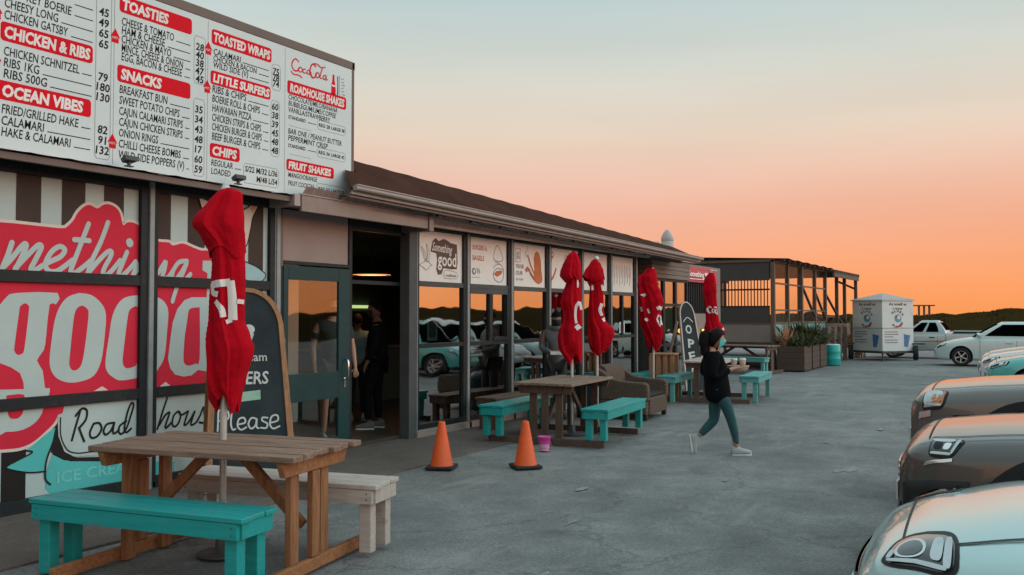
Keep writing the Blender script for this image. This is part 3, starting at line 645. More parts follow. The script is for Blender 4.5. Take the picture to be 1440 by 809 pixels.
# --- glazed bays on the right
BX = [9.985 + 1.283 * k for k in range(7)]
def bay_window(x0, x1, k):
    f = MB(); yf, yb = -.045, .04
    f.bb(x0 + .03, x0 + .075, yf, yb, .1, 2.86, 'frame_dark'); f.bb(x1 - .115, x1 - .03, yf, yb, .1, 2.86, 'frame_dark')
    for z0, z1 in ((.1, .17), (1.205, 1.265), (2.055, 2.125), (2.83, 2.865)): f.bb(x0 + .075, x1 - .115, yf + .003, yb - .003, z0, z1, 'frame_dark' if z0 < 2 else 'post_grey')
    if k == 1:
        f.bb(x0 + .62, x0 + .72, yf + .006, yb, 1.265, 2.055, 'frame_dark')
        f.bb(x0 + .075, x1 - .115, yf + .004, yb, 1.98, 2.055, 'post_grey'); f.bb(x0 + .72, x1 - .115, yf - .012, yb, 1.265, 1.32, 'frame_dark'); f.bb(x1 - .165, x1 - .115, yf - .012, yb, 1.32, 1.98, 'frame_dark')
    if k in (4, 5):
        f.bb(x0 + .56, x0 + .63, yf + .006, yb, 1.265, 2.055, 'frame_dark')
    f.bb(x0 - .03, x1 + .03, -.10, .045, .0, .098, 'gutter_grey')
    o = part(f, 'window', bevel=.004)
    q = MB(); q.bb(x0 + .07, x1 - .11, -.004, .004, 1.255, 2.065, 'pane_glass'); q.build('pane', o, world=True)
    q = MB(); q.bb(x0 + .07, x1 - .11, -.004, .004, .165, 1.21, 'pane_glass'); q.build('pane', o, world=True)
    if k == 0:
        q = MB(); q.bb(x0 + .34, x0 + .58, .012, .018, 1.30, 1.62, 'paper_white'); q.bb(x0 + .38, x0 + .54, .008, .011, 1.34, 1.58, 'print_grey'); q.build('notice', o, world=True)
        q = MB(); q.tube([(x0 + .62, .06, .62), (x0 + .62, .06, .92)], .012, 'chrome'); q.build('handle', o, world=True)
    if k == 5:
        q = MB(); q.bb(x0 + .48, x0 + .74, -.01, -.006, 1.30, 1.52, 'paper_white'); q.bb(x0 + .52, x0 + .70, -.0125, -.011, 1.34, 1.48, 'print_grey'); q.build('notice', o, world=True)
    s = MB(); s.bb(x0 + .075, x1 - .115, -.012, .03, 2.125, 2.83, 'sticker_white')
    P = (Vector((x0 + .075, -.012, 2.125)), Vector((1, 0, 0)), Vector((0, 0, 1)), Vector((0, -1, 0)))
    sticker(s, P, k); s.build('sign_panel', o, world=True)
    m = MB(); m.bb(x1 - .028, x1 + .028, -.062, .045, .1, 2.865, 'mullion_steel'); part(m, 'mullion', bevel=.004)
def bird(s, P, ox, oz, k, off, m, fillm):
    def T(l): return [(ox + x * k, oz + z * k) for x, z in l]
    w1 = [(.42, .36), (.30, .62), (.12, 1.0), (.20, .98), (.40, .80), (.50, .52)]
    w2 = [(.52, .40), (.58, .70), (.52, 1.15), (.68, .95), (.74, .66), (.66, .36)]
    body = [(0, .20), (.22, .30), (.45, .38), (.70, .36), (.82, .28), (.95, .22), (.80, .18), (.66, .06), (.45, 0), (.28, .10), (.12, .14)]
    for i, sh in enumerate((w1, w2, body)):
        s.shape(P, T(sh), off + .0004 * i, fillm)
        s.stroke(P, T(sh + [sh[0]]), .022 * k, off + .002 + .002 * i, m, 4)
    s.stroke(P, T([(.20, .98), (.36, .62), (.46, .42)]), .018 * k, off + .009, m); s.stroke(P, T([(.60, .92), (.60, .62), (.56, .40)]), .018 * k, off + .010, m)
def blob(cx, cz, rx, rz_, n=16): return [(cx + rx * math.cos(2 * PI * i / n), cz + rz_ * math.sin(2 * PI * i / n)) for i in range(n)]
def sticker(s, P, k):
    if k == 0:
        bird(s, P, .04, .16, .31, .001, 'print_grey', 'sticker_white')
        s.shape(P, [(.30, .42), (.34, .56), (.42, .62), (.50, .58), (.62, .62), (.72, .60), (.80, .57), (.96, .56), (.98, .30), (.96, .20), (.80, .19), (.62, .20), (.57, .11), (.48, .10), (.44, .18), (.46, .30), (.44, .40)], .001, 'print_brown')
        s.text(P, 'Something', .335, .44, .17, .0025, 'sticker_white', width=.50, bold=.01, shear=.28, rot=-.05)
        s.text(P, 'good', .475, .235, .27, .0025, 'sticker_white', width=.47, bold=.018)
        s.shape(P, [(.64, .06), (.95, .06), (.95, .15), (.64, .17)], .003, 'sticker_white'); s.stroke(P, [(.64, .06), (.95, .06), (.955, .15), (.64, .17), (.64, .06)], .007, .004, 'print_grey', 2)
        s.text(P, 'roadhouse', .665, .085, .06, .008, 'print_grey', width=.27, bold=.02, shear=.3)
    if k == 1:
        s.text(P, 'BURGERS &', .10, .52, .105, .002, 'print_orange', width=.40, bold=.015); s.text(P, 'BAGELS', .10, .36, .105, .002, 'print_orange', width=.32, bold=.02)
        s.shape(P, blob(.135, .19, .06, .055, 12), .001, 'print_grey'); s.shape(P, blob(.145, .195, .025, .025, 10), .002, 'sticker_white')
        s.stroke(P, [(.22, .24), (.235, .17)], .02, .002, 'print_grey'); s.stroke(P, [(.25, .22), (.31, .18)], .014, .002, 'print_grey'); s.stroke(P, [(.28, .24), (.28, .16)], .014, .0035, 'print_grey'); s.stroke(P, [(.08, .10), (.30, .105)], .008, .002, 'print_grey')
        s.stroke(P, [(.70, .40), (.72, .52), (.80, .62), (.88, .58), (.96, .46), (.97, .40), (.84, .37), (.70, .40)], .012, .002, 'print_grey')
        s.stroke(P, [(.74, .36), (.86, .34), (.96, .30), (1.0, .20), (.96, .08), (.84, .05), (.72, .10), (.69, .18), (.80, .26), (1.0, .25)], .012, .003, 'print_grey')
        s.shape(P, [(.70, .17), (.78, .22), (.90, .235), (.98, .225), (.92, .17), (.80, .13)], .0015, 'print_orange'); s.stroke(P, [(.69, .27), (.78, .32), (.90, .33)], .01, .0045, 'print_grey')
    if k == 2:
        s.stroke(P, [(.10, .40), (.25, .40), (.25, .62), (.10, .62), (.10, .40)], .012, .002, 'print_grey', 1); s.text(P, 'SG', .125, .45, .15, .002, 'print_grey', width=.10, bold=.02)
        for i, (t_, h_) in enumerate((('YOU BE', .30), ('OUR', .19))): s.text(P, t_, .10, h_, .09, .002, 'print_brown', width=.26 - .03 * i, bold=.015)
        s.text(P, 'THE OCEAN', .10, .10, .05, .002, 'print_grey', width=.24)
        s.shape(P, [(.72, .30), (.70, .48), (.74, .58), (.82, .61), (.90, .57), (.95, .46), (.97, .30), (1.01, .16), (.99, .09), (.86, .05), (.74, .09), (.70, .16)], .001, 'print_orange')
        s.stroke(P, [(.74, .12), (.60, .22), (.52, .30), (.44, .28)], .055, .0015, 'print_orange'); s.stroke(P, [(.74, .20), (.60, .36), (.50, .52)], .04, .003, 'print_orange')
        s.stroke(P, [(.74, .12), (.62, .20), (.55, .28), (.46, .25), (.42, .29), (.50, .34)], .008, .006, 'print_brown'); s.stroke(P, [(.50, .52), (.44, .50), (.42, .56), (.47, .60), (.48, .68)], .008, .006, 'print_grey')
    if k == 3:
        s.stroke(P, [(.0, .12), (.12, .20), (.22, .34)], .05, .0015, 'print_orange'); s.stroke(P, [(.0, .30), (.05, .46), (.10, .55)], .012, .002, 'print_grey'); s.shape(P, blob(.09, .58, .05, .06, 12), .001, 'print_orange'); s.shape(P, blob(.085, .585, .025, .03, 10), .002, 'sticker_white')
        s.text(P, 'SQUID', .55, .52, .12, .002, 'print_orange', width=.36, bold=.01); s.stroke(P, [(.50, .44), (.50, .22)], .01, .002, 'print_grey')
    if k == 4:
        s.stroke(P, [(.28, .36), (.34, .52), (.48, .58), (.64, .52), (.72, .36)], .014, .002, 'print_grey'); s.stroke(P, [(.08, .30), (.14, .22), (.12, .12)], .010, .002, 'print_grey'); s.stroke(P, [(.86, .40), (.92, .26), (.88, .12)], .010, .002, 'print_grey')
    if k == 5:
        for i in range(7):
            x = .14 + i * .13
            s.stroke(P, [(x, .54), (x - .02, .40), (x + .02, .26), (x - .01, .14 + .04 * (i % 2))], .018, .002 + i * .0003, 'print_grey'); s.stroke(P, [(x + .05, .50), (x + .04, .30)], .010, .002, 'print_brown')
for k in range(6): bay_window(BX[k], BX[k + 1], k)

# --- entrance door (dark green, standing in the left half of the doorway)
b = MB()
b.bb(7.45, 7.50, -.03, .06, .06, 2.86, 'frame_dark'); b.bb(8.66, 8.72, .0, .06, .06, 2.86, 'frame_dark'); b.bb(7.5, 8.66, .0, .06, 2.235, 2.275, 'frame_dark')
b.bb(7.5, 8.66, .02, .05, 2.275, 2.86, 'wall_mauve'); b.bb(7.42, 7.47, -.06, -.031, 2.2, 2.86, 'fascia_brown')
b.bb(8.72, 9.80, .02, .06, 2.72, 2.86, 'frame_dark'); b.bb(8.72, 9.80, .10, .14, 2.05, 2.10, 'frame_dark')
part(b, 'door_frame', bevel=.003)
b = MB(); y0, y1 = -.022, .022
b.bb(7.52, 7.60, y0, y1, .08, 2.22, 'door_green'); b.bb(8.45, 8.65, y0, y1, .08, 2.22, 'door_green'); b.bb(7.60, 8.45, y0, y1, 2.06, 2.22, 'door_green'); b.bb(7.60, 8.45, y0, y1, .66, .98, 'door_green'); b.bb(7.60, 8.45, y0, y1, .08, .20, 'door_green')
DOOR = part(b, 'door', bevel=.005)
for z0, z1 in ((.19, .67), (.97, 2.07)):
    b = MB(); b.bb(7.595, 8.455, -.004, .004, z0, z1, 'door_pane'); b.build('door_glass', DOOR, world=True)
b = MB(); b.tube(cr_spline([(8.56, -.03, 1.12), (8.56, -.075, 1.10), (8.555, -.085, 1.0), (8.56, -.075, .90), (8.56, -.03, .88)], 5), .013, 'chrome'); b.bb(8.54, 8.58, -.03, -.022, .78, .90, 'chrome'); b.build('handle', DOOR, world=True)

# --- painted shop windows on the left
WX = [7.40 - 1.66 * k for k in range(6)]
FILM_Y = 0.0
def shop_window(x0, x1, k):
    f = MB(); yf, yb = -.045, .05
    f.bb(x0 + .028, x0 + .085, yf, yb, .06, 2.93, 'frame_dark'); f.bb(x1 - .11, x1 - .028, yf, yb, .06, 2.93, 'frame_dark')
    for z0, z1 in ((.0, .12), (.865, .965), (1.93, 2.03), (2.84, 2.93)): f.bb(x0 + .085, x1 - .11, yf + .003, yb - .003, z0, z1, 'frame_dark')
    o = part(f, 'window', bevel=.004)
    q = MB(); q.bb(x0 + .08, x1 - .10, .001, .03, .11, 2.85, 'film_pale')
    film(q, x0 + .08, x1 - .10, k)
    q.build('window_graphic', o, world=True)
    m = MB(); m.bb(x1 - .026, x1 + .026, -.065, .05, .0, 2.93, 'mullion_steel'); part(m, 'mullion', bevel=.004)
def clip(poly, x0, x1):
    def cut(pl, x, keep):
        o = []
        for i in range(len(pl)):
            a, b = pl[i], pl[(i + 1) % len(pl)]
            ia, ib = keep(a[0]), keep(b[0])
            if ia: o.append(a)
            if ia != ib:
                t = (x - a[0]) / (b[0] - a[0]); o.append((x, a[1] + t * (b[1] - a[1])))
        return o
    pl = cut(poly, x0, lambda v: v >= x0)
    return cut(pl, x1, lambda v: v <= x1) if pl else []
def cstroke(q, pts, wd, off, m, x0, x1, n=6):
    """stroke, kept to the pane"""
    sp = cr_spline(pts, n) if len(pts) > 2 else [tuple(p) for p in pts]
    run = []
    i = 0
    for p in sp + [None]:
        if p is not None and x0 + wd * .3 <= p[0] <= x1 - wd * .3: run.append(p)
        else:
            if len(run) > 1: q.stroke(FRONT, run, wd, off, m, 1); i += 1
            run = []
def grow(poly, d):
    o = []; n = len(poly)
    ar = sum(poly[i][0] * poly[(i + 1) % n][1] - poly[(i + 1) % n][0] * poly[i][1] for i in range(n)); sg = 1 if ar > 0 else -1
    for i in range(n):
        a, c = poly[i - 1], poly[(i + 1) % n]; dx, dy = c[0] - a[0], c[1] - a[1]; l = math.hypot(dx, dy) or 1
        o.append((poly[i][0] + sg * dy / l * d, poly[i][1] - sg * dx / l * d))
    return o
def smooth(poly, n=4): return [tuple(p) for p in cr_spline(poly, n)]
def film(q, x0, x1, k):
    S = lambda poly, off, m: (lambda c: q.shape(FRONT, c, off, m) if len(c) > 2 else None)(clip(poly, x0, x1))
    rect = lambda a, b, c, d: [(a, c), (b, c), (b, d), (a, d)]
    brown = [(4.44, 4.66), (4.85, 5.075), (5.262, 5.47), (5.66, 5.80), (5.835, 6.0), (6.205, 6.42), (6.60, 6.80), (7.01, 7.225)] + [(4.44 - .405 * i, 4.66 - .405 * i) for i in range(1, 14)]
    for a_, b_ in brown:
        S(rect(a_, b_, 1.0, 2.85), .0015, 'film_brown')
    for a_, b_ in [(4.352, 4.562), (3.95, 4.16), (3.55, 3.75), (4.80, 5.0)] + [(3.15 - .4 * i, 3.35 - .4 * i) for i in range(12)]:
        S(rect(a_, b_, .11, .92), .0015, 'film_dark')
    top = smooth(GFX['redtop'], 3)
    # red cloud shape with its pale outline
    left = [(3.30, 2.20), (3.5, 2.36), (3.8, 2.40), (4.1, 2.42)]
    low = [(7.02, 1.9), (7.0, .95), (4.907, .95)] + smooth(GFX['redlow'], 3) + [(4.1, .53), (3.7, .60), (3.4, .82), (3.25, 1.2), (3.22, 1.8)]
    body = left + top + low
    S(grow(body, .026), .003, 'film_outline'); S(body, .0045, 'film_red')
    # big word
    gl_ = GFX['g']; G1 = smooth(gl_, 2)[:-1]
    G1 = G1 + [(4.18, .60), (4.05, .72), (3.98, .85), (4.10, .92), (4.22, 1.02), (4.10, 1.12), (3.98, 1.25), (4.02, 1.40), (3.93, 1.55), (3.94, 1.75), (4.05, 1.86), (4.2, 1.85)]
    S(G1, .006, 'film_pale')
    for c in ('gc1', 'gc3'): S(smooth(GFX[c] + [GFX[c][0]], 3)[:-1], .0075, 'film_red')
    c2 = GFX['gc2']; S([(4.20, c2[0][1] - .02)] + c2[:-1] + [(4.20, c2[-1][1])], .0075, 'film_red')
    for o_, i_ in (('o1', 'o1i'), ('o2', 'o2i')):
        S(smooth(GFX[o_] + [GFX[o_][0]], 3)[:-1], .006, 'film_pale'); S(smooth(GFX[i_] + [GFX[i_][0]], 3)[:-1], .0075, 'film_red')
    S(GFX['d'], .006, 'film_pale'); S(smooth(GFX['di'] + [GFX['di'][0]], 3)[:-1], .0075, 'film_red')
    S(GFX['notch'], .007, 'film_outline'); S(GFX['notch2'], .007, 'film_outline')
    for i, st in enumerate(GFX['script']): cstroke(q, st, .046 if i != 9 else .075, .008 + .001 * (i % 3), 'film_pale', x0, x1)
    # lower band: turquoise scroll, plate with the second name
    bn = GFX['banner']; S([p for p in bn], .003, 'film_turquoise'); S(GFX['tail'], .0036, 'film_turquoise')
    cstroke(q, GFX['tail'][3:9], .014, .0045, 'print_black', x0, x1); cstroke(q, [(4.82, .64), (4.80, .56), (4.742, .41), (4.735, .26), (4.78, .2)], .016, .0062, 'print_black', x0, x1)
    S(GFX['blk'], .0042, 'film_dark')
    pl = GFX['plate']
    plate = pl + [(5.75, .385), (6.95, .385), (6.95, .885)]
    S(plate, .0068, 'film_pale'); cstroke(q, GFX['plateline'], .012, .0085, 'print_black', x0, x1)
    cstroke(q, [(5.83, .43), (6.3, .43), (6.9, .43)], .012, .0085, 'print_black', x0, x1)
    for i, st in enumerate(GFX['road'] + GFX['house']): cstroke(q, st, .021, .009 + .001 * (i % 3), 'print_black', x0, x1)
    # faint second line on the scroll
    if k == 1: q.text(FRONT, 'ICE CREAM', 4.84, .20, .14, .0055, 'film_ghost', width=.80, bold=.02)
    # swallow
    if k == 0:
        for nm, m in (('birdwingL', 'film_outline'), ('birdwingR', 'film_outline'), ('birdbody', 'film_blue'), ('wingtip', 'film_tan')):
            S(GFX[nm], .0102 + (.001 if nm == 'wingtip' else 0), m)
            if nm != 'wingtip': cstroke(q, GFX[nm] + [GFX[nm][0]], .011, .012, 'print_black', x0, x1, 3)
        S([(6.40, 2.80), (6.44, 2.72), (6.50, 2.60), (6.56, 2.5), (6.53, 2.66)], .0125, 'film_tan')
for k in range(5): shop_window(WX[k + 1], WX[k], k)

# ================================================================== menu board
MBD = thing('menu_board', 'big white roadhouse menu board with red headings above the painted windows', 'menu board', (5.2, -.25, 2.98))
b = MB(); b.bb(2.05, 8.395, -.25, -.22, 2.985, 4.605, 'board_white'); PB = (Vector((0, -.25, 0)), Vector((1, 0, 0)), Vector((0, 0, 1)), Vector((0, -1, 0)))
for xx in (3.06, 5.165, 6.22, 7.285): b.stroke(PB, [(xx, 3.0), (xx, 4.59)], .005, .0008, 'print_grey')
def header(t, x0, x1, z0, z1, tx, wd):
    r = .03; pts = []
    for cx, cz, a0 in ((x1 - r, z1 - r, 0), (x0 + r, z1 - r, 90), (x0 + r, z0 + r, 180), (x1 - r, z0 + r, 270)):
        pts += [(cx + r * math.cos(R(a0 + 30 * i)), cz + r * math.sin(R(a0 + 30 * i))) for i in range(4)]
    b.shape(PB, pts, .0015, 'print_red')
    h = (z1 - z0); b.text(PB, t, tx, z0 + h * .20, h * .84, .003, 'print_white', width=wd, bold=.045, shear=.12)
def item(t, x, z, wd, price=None, px=None, dots=None, sz=.105, hot=False):
    b.text(PB, t, x, z, sz, .0015, 'print_black', width=wd, bold=.010, shear=.12)
    if price: b.text(PB, price, px, z - .012, .10, .0015, 'print_black', bold=.022, shear=.1, align='c')
    if dots: b.stroke(PB, [(x + wd + .03, z + .008), (dots, z + .008)], .008, .0015, 'print_black')
    if hot:
        b.shape(PB, [(x - .10, z - .02), (x - .03, z - .02), (x - .03, z + .03), (x - .015, z + .03), (x - .065, z + .11), (x - .115, z + .03), (x - .10, z + .03)], .0015, 'print_red'); b.text(PB, 'HOT', x - .095, z + .015, .03, .003, 'print_white', width=.055)
def pbox(x0, x1, z0, z1):
    b.stroke(PB, [(x0 + .02, z0), (x1 - .02, z0), (x1, z0 + .03), (x1, z1 - .03), (x1 - .02, z1), (x0 + .02, z1), (x0, z1 - .03), (x0, z0 + .03), (x0 + .02, z0)], .005, .001, 'print_grey', 1)
pbox(4.985, 5.135, 3.03, 4.56)
for t, z, wd, pr, hot in (('', 4.315, .3, '45', 0), ('KEY BOERIE', 4.22, .40, '49', 0), ('CHEESY LONG', 4.125, .46, '65', 0), ('CHICKEN GATSBY', 4.03, .55, '65', 1)): item(t, 4.35 if wd == .40 else 4.45 if wd == .3 else 4.17, z, wd, pr, 5.06, 4.95, hot=hot)
b.shape(PB, [(4.10, 4.44), (4.95, 4.44), (4.95, 4.59), (4.10, 4.59)], .0015, 'print_red')
header('CHICKEN & RIBS', 4.14, 4.955, 3.85, 4.005, 4.17, .76)
for t, z, wd, pr, hot in (('CHICKEN SCHNITZEL', 3.735, .66, '79', 0), ('RIBS 1KG', 3.645, .30, '180', 1), ('RIBS 500G', 3.555, .37, '130', 0)): item(t, 4.17, z, wd, pr, 5.06, 4.945, hot=hot)
header('OCEAN VIBES', 4.12, 4.945, 3.375, 3.53, 4.16, .71)
for t, z, wd, pr in (('FRIED/GRILLED HAKE', 3.268, .67, '82'), ('CALAMARI', 3.175, .36, '91'), ('HAKE & CALAMARI', 3.085, .60, '132')): item(t, 4.16, z, wd, pr, 5.06, 4.94)
header('TOASTIES', 5.215, 6.02, 4.39, 4.545, 5.245, .50)
for i, (t, wd, pr) in enumerate((('CHEESE & TOMATO', .57, '28'), ('HAM & CHEESE', .47, '40'), ('CHICKEN & MAYO', .54, '38'), ('MINCE, CHEESE & ONION', .68, '47'), ('EGG, BACON & CHEESE', .67, '45'))): item(t, 5.24, 4.275 - .08 * i, wd, pr, 6.12, 6.0, hot=(i == 2))
pbox(6.05, 6.19, 3.93, 4.40)
header('SNACKS', 5.20, 6.01, 3.755, 3.91, 5.235, .44)
for i, (t, wd, pr) in enumerate((('BREAKFAST BUN', .52, '35'), ('SWEET POTATO CHIPS', .66, '34'), ('CAJUN CALAMARI STRIPS', .70, '43'), ('CAJUN CHICKEN STRIPS', .70, '48'), ('ONION RINGS', .42, '17'), ('CHILLI CHEESE BOMBS', .68, '60'), ('WILD SIDE POPPERS (V)', .72, '59'))): item(t, 5.225, 3.655 - .0985 * i, wd, pr, 6.115, 6.0, hot=(i == 5))
pbox(6.05, 6.185, 3.02, 3.78)
header('TOASTED WRAPS', 6.265, 7.08, 4.37, 4.525, 6.29, .77)
for i, (t, wd, pr) in enumerate((('CALAMARI', .36, '75'), ('CHICKEN & BACON', .58, '78'), ('WILD SIDE (V)', .46, '74'))): item(t, 6.29, 4.27 - .066 * i, wd, pr, 7.15, 7.04, sz=.088, hot=(i == 0))
pbox(7.09, 7.215, 4.09, 4.37)
header('LITTLE SURFERS', 6.255, 7.07, 3.965, 4.105, 6.285, .77)
for i, (t, wd, pr) in enumerate((('RIBS & CHIPS', .45, '60'), ('BOERIE ROLL & CHIPS', .64, '38'), ('HAWAIIAN PIZZA', .52, '39'), ('CHICKEN STRIPS & CHIPS', .66, '45'), ('CHICKEN BURGER & CHIPS', .67, '48'), ('BEEF BURGER & CHIPS', .65, '48'))): item(t, 6.28, 3.885 - .095 * i, wd, pr, 7.14, 7.04, hot=(i == 0))
pbox(7.08, 7.205, 3.37, 3.97)
header('CHIPS', 6.255, 6.645, 3.23, 3.375, 6.285, .32)
item('REGULAR', 6.275, 3.15, .28, dots=6.66, sz=.088); item('LOADED', 6.275, 3.065, .25, sz=.088)
pbox(6.70, 7.20, 3.03, 3.235); b.text(PB, 'S/22 M/32 L/36', 6.72, 3.15, .085, .0015, 'print_black', width=.46, bold=.02, shear=.1); b.text(PB, 'M/48 L/54', 6.88, 3.06, .085, .0015, 'print_black', width=.30, bold=.02, shear=.1)
# drinks column
header('ROADHOUSE SHAKES', 7.32, 8.295, 4.095, 4.245, 7.36, .90)
for i, (t, wd) in enumerate((('CHOCOLATE/MILO/BANANA', .80), ('BUBBLEGUM/LIME/COFFEE', .78), ('VANILLA/STRAWBERRY', .68))): item(t, 7.34, 4.035 - .07 * i, wd, sz=.08)
def sized(z, a_, c_):
    b.text(PB, 'STANDARD', 7.34, z, .055, .0015, 'print_black', width=.27, bold=.02); b.stroke(PB, [(7.65, z + .01), (7.78, z + .01)], .007, .0015, 'print_black')
    pbox(7.80, 8.29, z - .035, z + .07); b.text(PB, 'REG ' + a_, 7.825, z, .055, .002, 'print_black', width=.19, bold=.02); b.text(PB, 'LARGE ' + c_, 8.04, z, .055, .002, 'print_black', width=.23, bold=.02)
    b.stroke(PB, [(7.36, z - .075), (7.7, z - .078)], .004, .0012, 'print_grey')
sized(3.82, '28', '38'); sized(3.505, '36', '42')
item('BAR ONE / PEANUT BUTTER', 7.34, 3.655, .88, sz=.085); item('PEPPERMINT CRISP', 7.34, 3.58, .64, sz=.085)
header('FRUIT SHAKES', 7.315, 8.085, 3.245, 3.375, 7.345, .69)
item('MANGO/ORANGE', 7.345, 3.175, .46, sz=.075); item('FRUIT COCKTAIL', 7.345, 3.085, .42, sz=.075); pbox(7.80, 8.29, 3.055, 3.165); b.text(PB, 'REG 32', 7.825, 3.085, .055, .002, 'print_black', width=.19, bold=.02); b.text(PB, 'LARGE 38', 8.04, 3.085, .055, .002, 'print_black', width=.23, bold=.02)
# flowing script logo
def cstr(l): return [(7.36 + x * .55, 4.345 + z * .175) for x, z in l]
for i, (l, wd) in enumerate(((
    [(.24, .80), (.16, .92), (.08, .74), (.05, .40), (.12, .16), (.22, .22), (.26, .40)], .020), ([(.03, .05), (.10, -.10), (.24, -.06), (.34, -.16)], .017), ([(.30, .50), (.24, .38), (.25, .20), (.32, .20), (.35, .38), (.30, .50)], .014), ([(.44, .46), (.38, .42), (.37, .22), (.44, .22), (.48, .30)], .014), ([(.56, .50), (.50, .44), (.49, .24), (.55, .24), (.58, .46), (.57, .22), (.62, .26)], .014),
    ([(.74, .86), (.66, .98), (.59, .72), (.57, .35), (.64, .08), (.72, .16), (.76, .36)], .020), ([(.66, .98), (.78, 1.05), (.90, .92), (1.02, 1.02)], .015), ([(.80, .52), (.74, .40), (.75, .20), (.82, .20), (.85, .40), (.80, .52)], .014), ([(.94, .90), (.89, .50), (.87, .22), (.92, .22)], .014), ([(1.04, .50), (.98, .44), (.96, .24), (1.02, .22), (1.06, .48), (1.05, .22), (1.10, .26)], .014), ([(.575, .36), (.60, .37)], .016))):
    b.stroke(PB, cstr(l), wd * .82, .0015 + .0006 * i, 'print_red')
# bottle and side lettering
bt = [(8.03, 4.245), (8.035, 4.34), (8.05, 4.40), (8.055, 4.47), (8.07, 4.475), (8.085, 4.47), (8.09, 4.40), (8.105, 4.34), (8.11, 4.245), (8.07, 4.235)]
b.shape(PB, bt, .0015, 'print_red'); b.stroke(PB, [(8.045, 4.34), (8.095, 4.34)], .02, .003, 'print_white')
b.stroke(PB, [(8.14, 4.46), (8.145, 4.36), (8.14, 4.25)], .013, .0015, 'print_black'); b.stroke(PB, [(8.17, 4.48), (8.17, 4.25)], .007, .0015, 'print_black')
for i in range(6): b.stroke(PB, [(8.205, 4.455 - .037 * i), (8.235 + .015 * (i % 3), 4.45 - .037 * i), (8.25, 4.465 - .037 * i)], .006, .0015, 'print_grey')
b.build('sign_face', MBD, world=True)
b = MB(); b.bb(2.0, 8.45, -.215, -.02, 2.96, 4.72, 'fascia_brown'); b.bb(2.0, 8.45, -.255, -.216, 4.607, 4.70, 'fascia_brown'); b.bb(8.397, 8.44, -.255, -.216, 2.97, 4.70, 'fascia_brown')
b.build('backing_frame', MBD, world=True, bevel=.006)

# spotlights clipped to the ledge under the board
for (x, lab) in ((5.22, 'small grey floodlight on the ledge under the SNACKS column of the menu'), (6.49, 'small grey floodlight on the ledge under the CHIPS box of the menu'), (8.02, 'small grey floodlight at the right-hand bottom corner of the menu board')):
    t = thing('floodlight', lab, 'floodlight', (x, -.40, 2.99), 0, 'floodlights under the menu board'); t.scale = (.72, .72, .72)
    b = MB(); b.add([(-.09, -.07, .05), (.09, -.07, .05), (.06, .05, .02), (-.06, .05, .02), (-.10, -.05, .11), (.10, -.05, .11), (.07, .07, .07), (-.07, .07, .07)], [(0, 3, 2, 1), (4, 5, 6, 7), (0, 1, 5, 4), (1, 2, 6, 5), (2, 3, 7, 6), (3, 0, 4, 7)], 'post_grey'); b.build('housing', t, bevel=.006)
    b = MB(); b.bb(-.012, .012, -.02, .02, -.02, .06, 'post_grey'); b.bb(-.05, .05, -.03, .03, -.025, -.012, 'post_grey'); b.build('bracket', t)

# string of small lamps along the fascia
t = thing('string_lights', 'sagging black cable of small lamps along the pink fascia', 'string lights', (13.8, -.5, 2.9))
pts = []; xk = [9.0 + .8 * i for i in range(12)]
for i in range(len(xk) - 1):
    for j in range(6):
        u_ = j / 6; x = xk[i] + u_ * .8; pts.append((x, -.53, rz_bot(x) - .085 - .10 * 4 * u_ * (1 - u_) * (.5 + .3 * (i % 2))))
b = MB(); b.tube(pts, .007, 'wire', 5); b.tube([(8.6, -.50, 2.95), (13, -.505, 2.90), (18, -.50, 2.865)], .006, 'wire', 5); b.build('cable', t, world=True)
for x in xk[1:-1]:
    b = MB(); b.lathe([(0, -.06), (.012, -.058), (.026, -.03), (.022, .0), (.012, .012), (.011, .035), (0, .036)], 'wire', 8, (x, -.545, rz_bot(x) - .10), M=Matrix.Rotation(R(55), 3, 'X')); b.build('lamp', t, world=True)

# pendant lamp and lit shelf inside the doorway
t = thing('pendant_lamp', 'round pendant lamp glowing warm inside the dark doorway', 'lamp', (11.06, 1.6, 2.27))
b = MB(); b.lathe([(.03, .22), (.06, .2), (.20, .07), (.30, 0), (.295, .0), (.19, .06), (.05, .19)], 'shade_dark', 28); b.tube([(0, 0, .2), (0, 0, .75)], .008, 'wire'); b.build('lamp_shade', t)
b = MB(); b.lathe([(.292, .004), (.291, .012), (.0, .016)], 'glow_warm', 28); b.build('diffuser', t)
pl_ = bpy.data.lights.new('pendant_light', 'POINT'); pl_.energy = 7; pl_.color = (1, .55, .25); pl_.shadow_soft_size = .12
po = bpy.data.objects.new('pendant_light', pl_); COL.objects.link(po); po.location = (0, 0, -.12); po.parent = t
b = MB(); b.bb(13.7, 14.7, 4.5, 4.58, 1.80, 1.86, 'glow_green'); b.bb(13.4, 15.2, 4.40, 4.595, 1.70, 1.74, 'counter_dark')
o = b.build('lit_shelf'); tag(o, 'narrow back shelf with a greenish light strip deep inside the doorway', 'shelf')

# roof ventilator standing behind the far end of the roof
t = thing('roof_ventilator', 'pale domed roof ventilator behind the far end of the brown roof', 'ventilator', (24.9, 2.0, 3.05))
b = MB(); b.lathe([(.30, 0), (.24, .3), (.19, .55), (.17, .78), (.0, .79)], 'trailer_roof', 18); b.build('stack', t)
b = MB(); b.lathe([(.17, .74), (.185, .78), (.165, .88), (.11, .99), (.05, 1.06), (.0, 1.09)], 'trailer_roof', 18); b.build('dome', t)
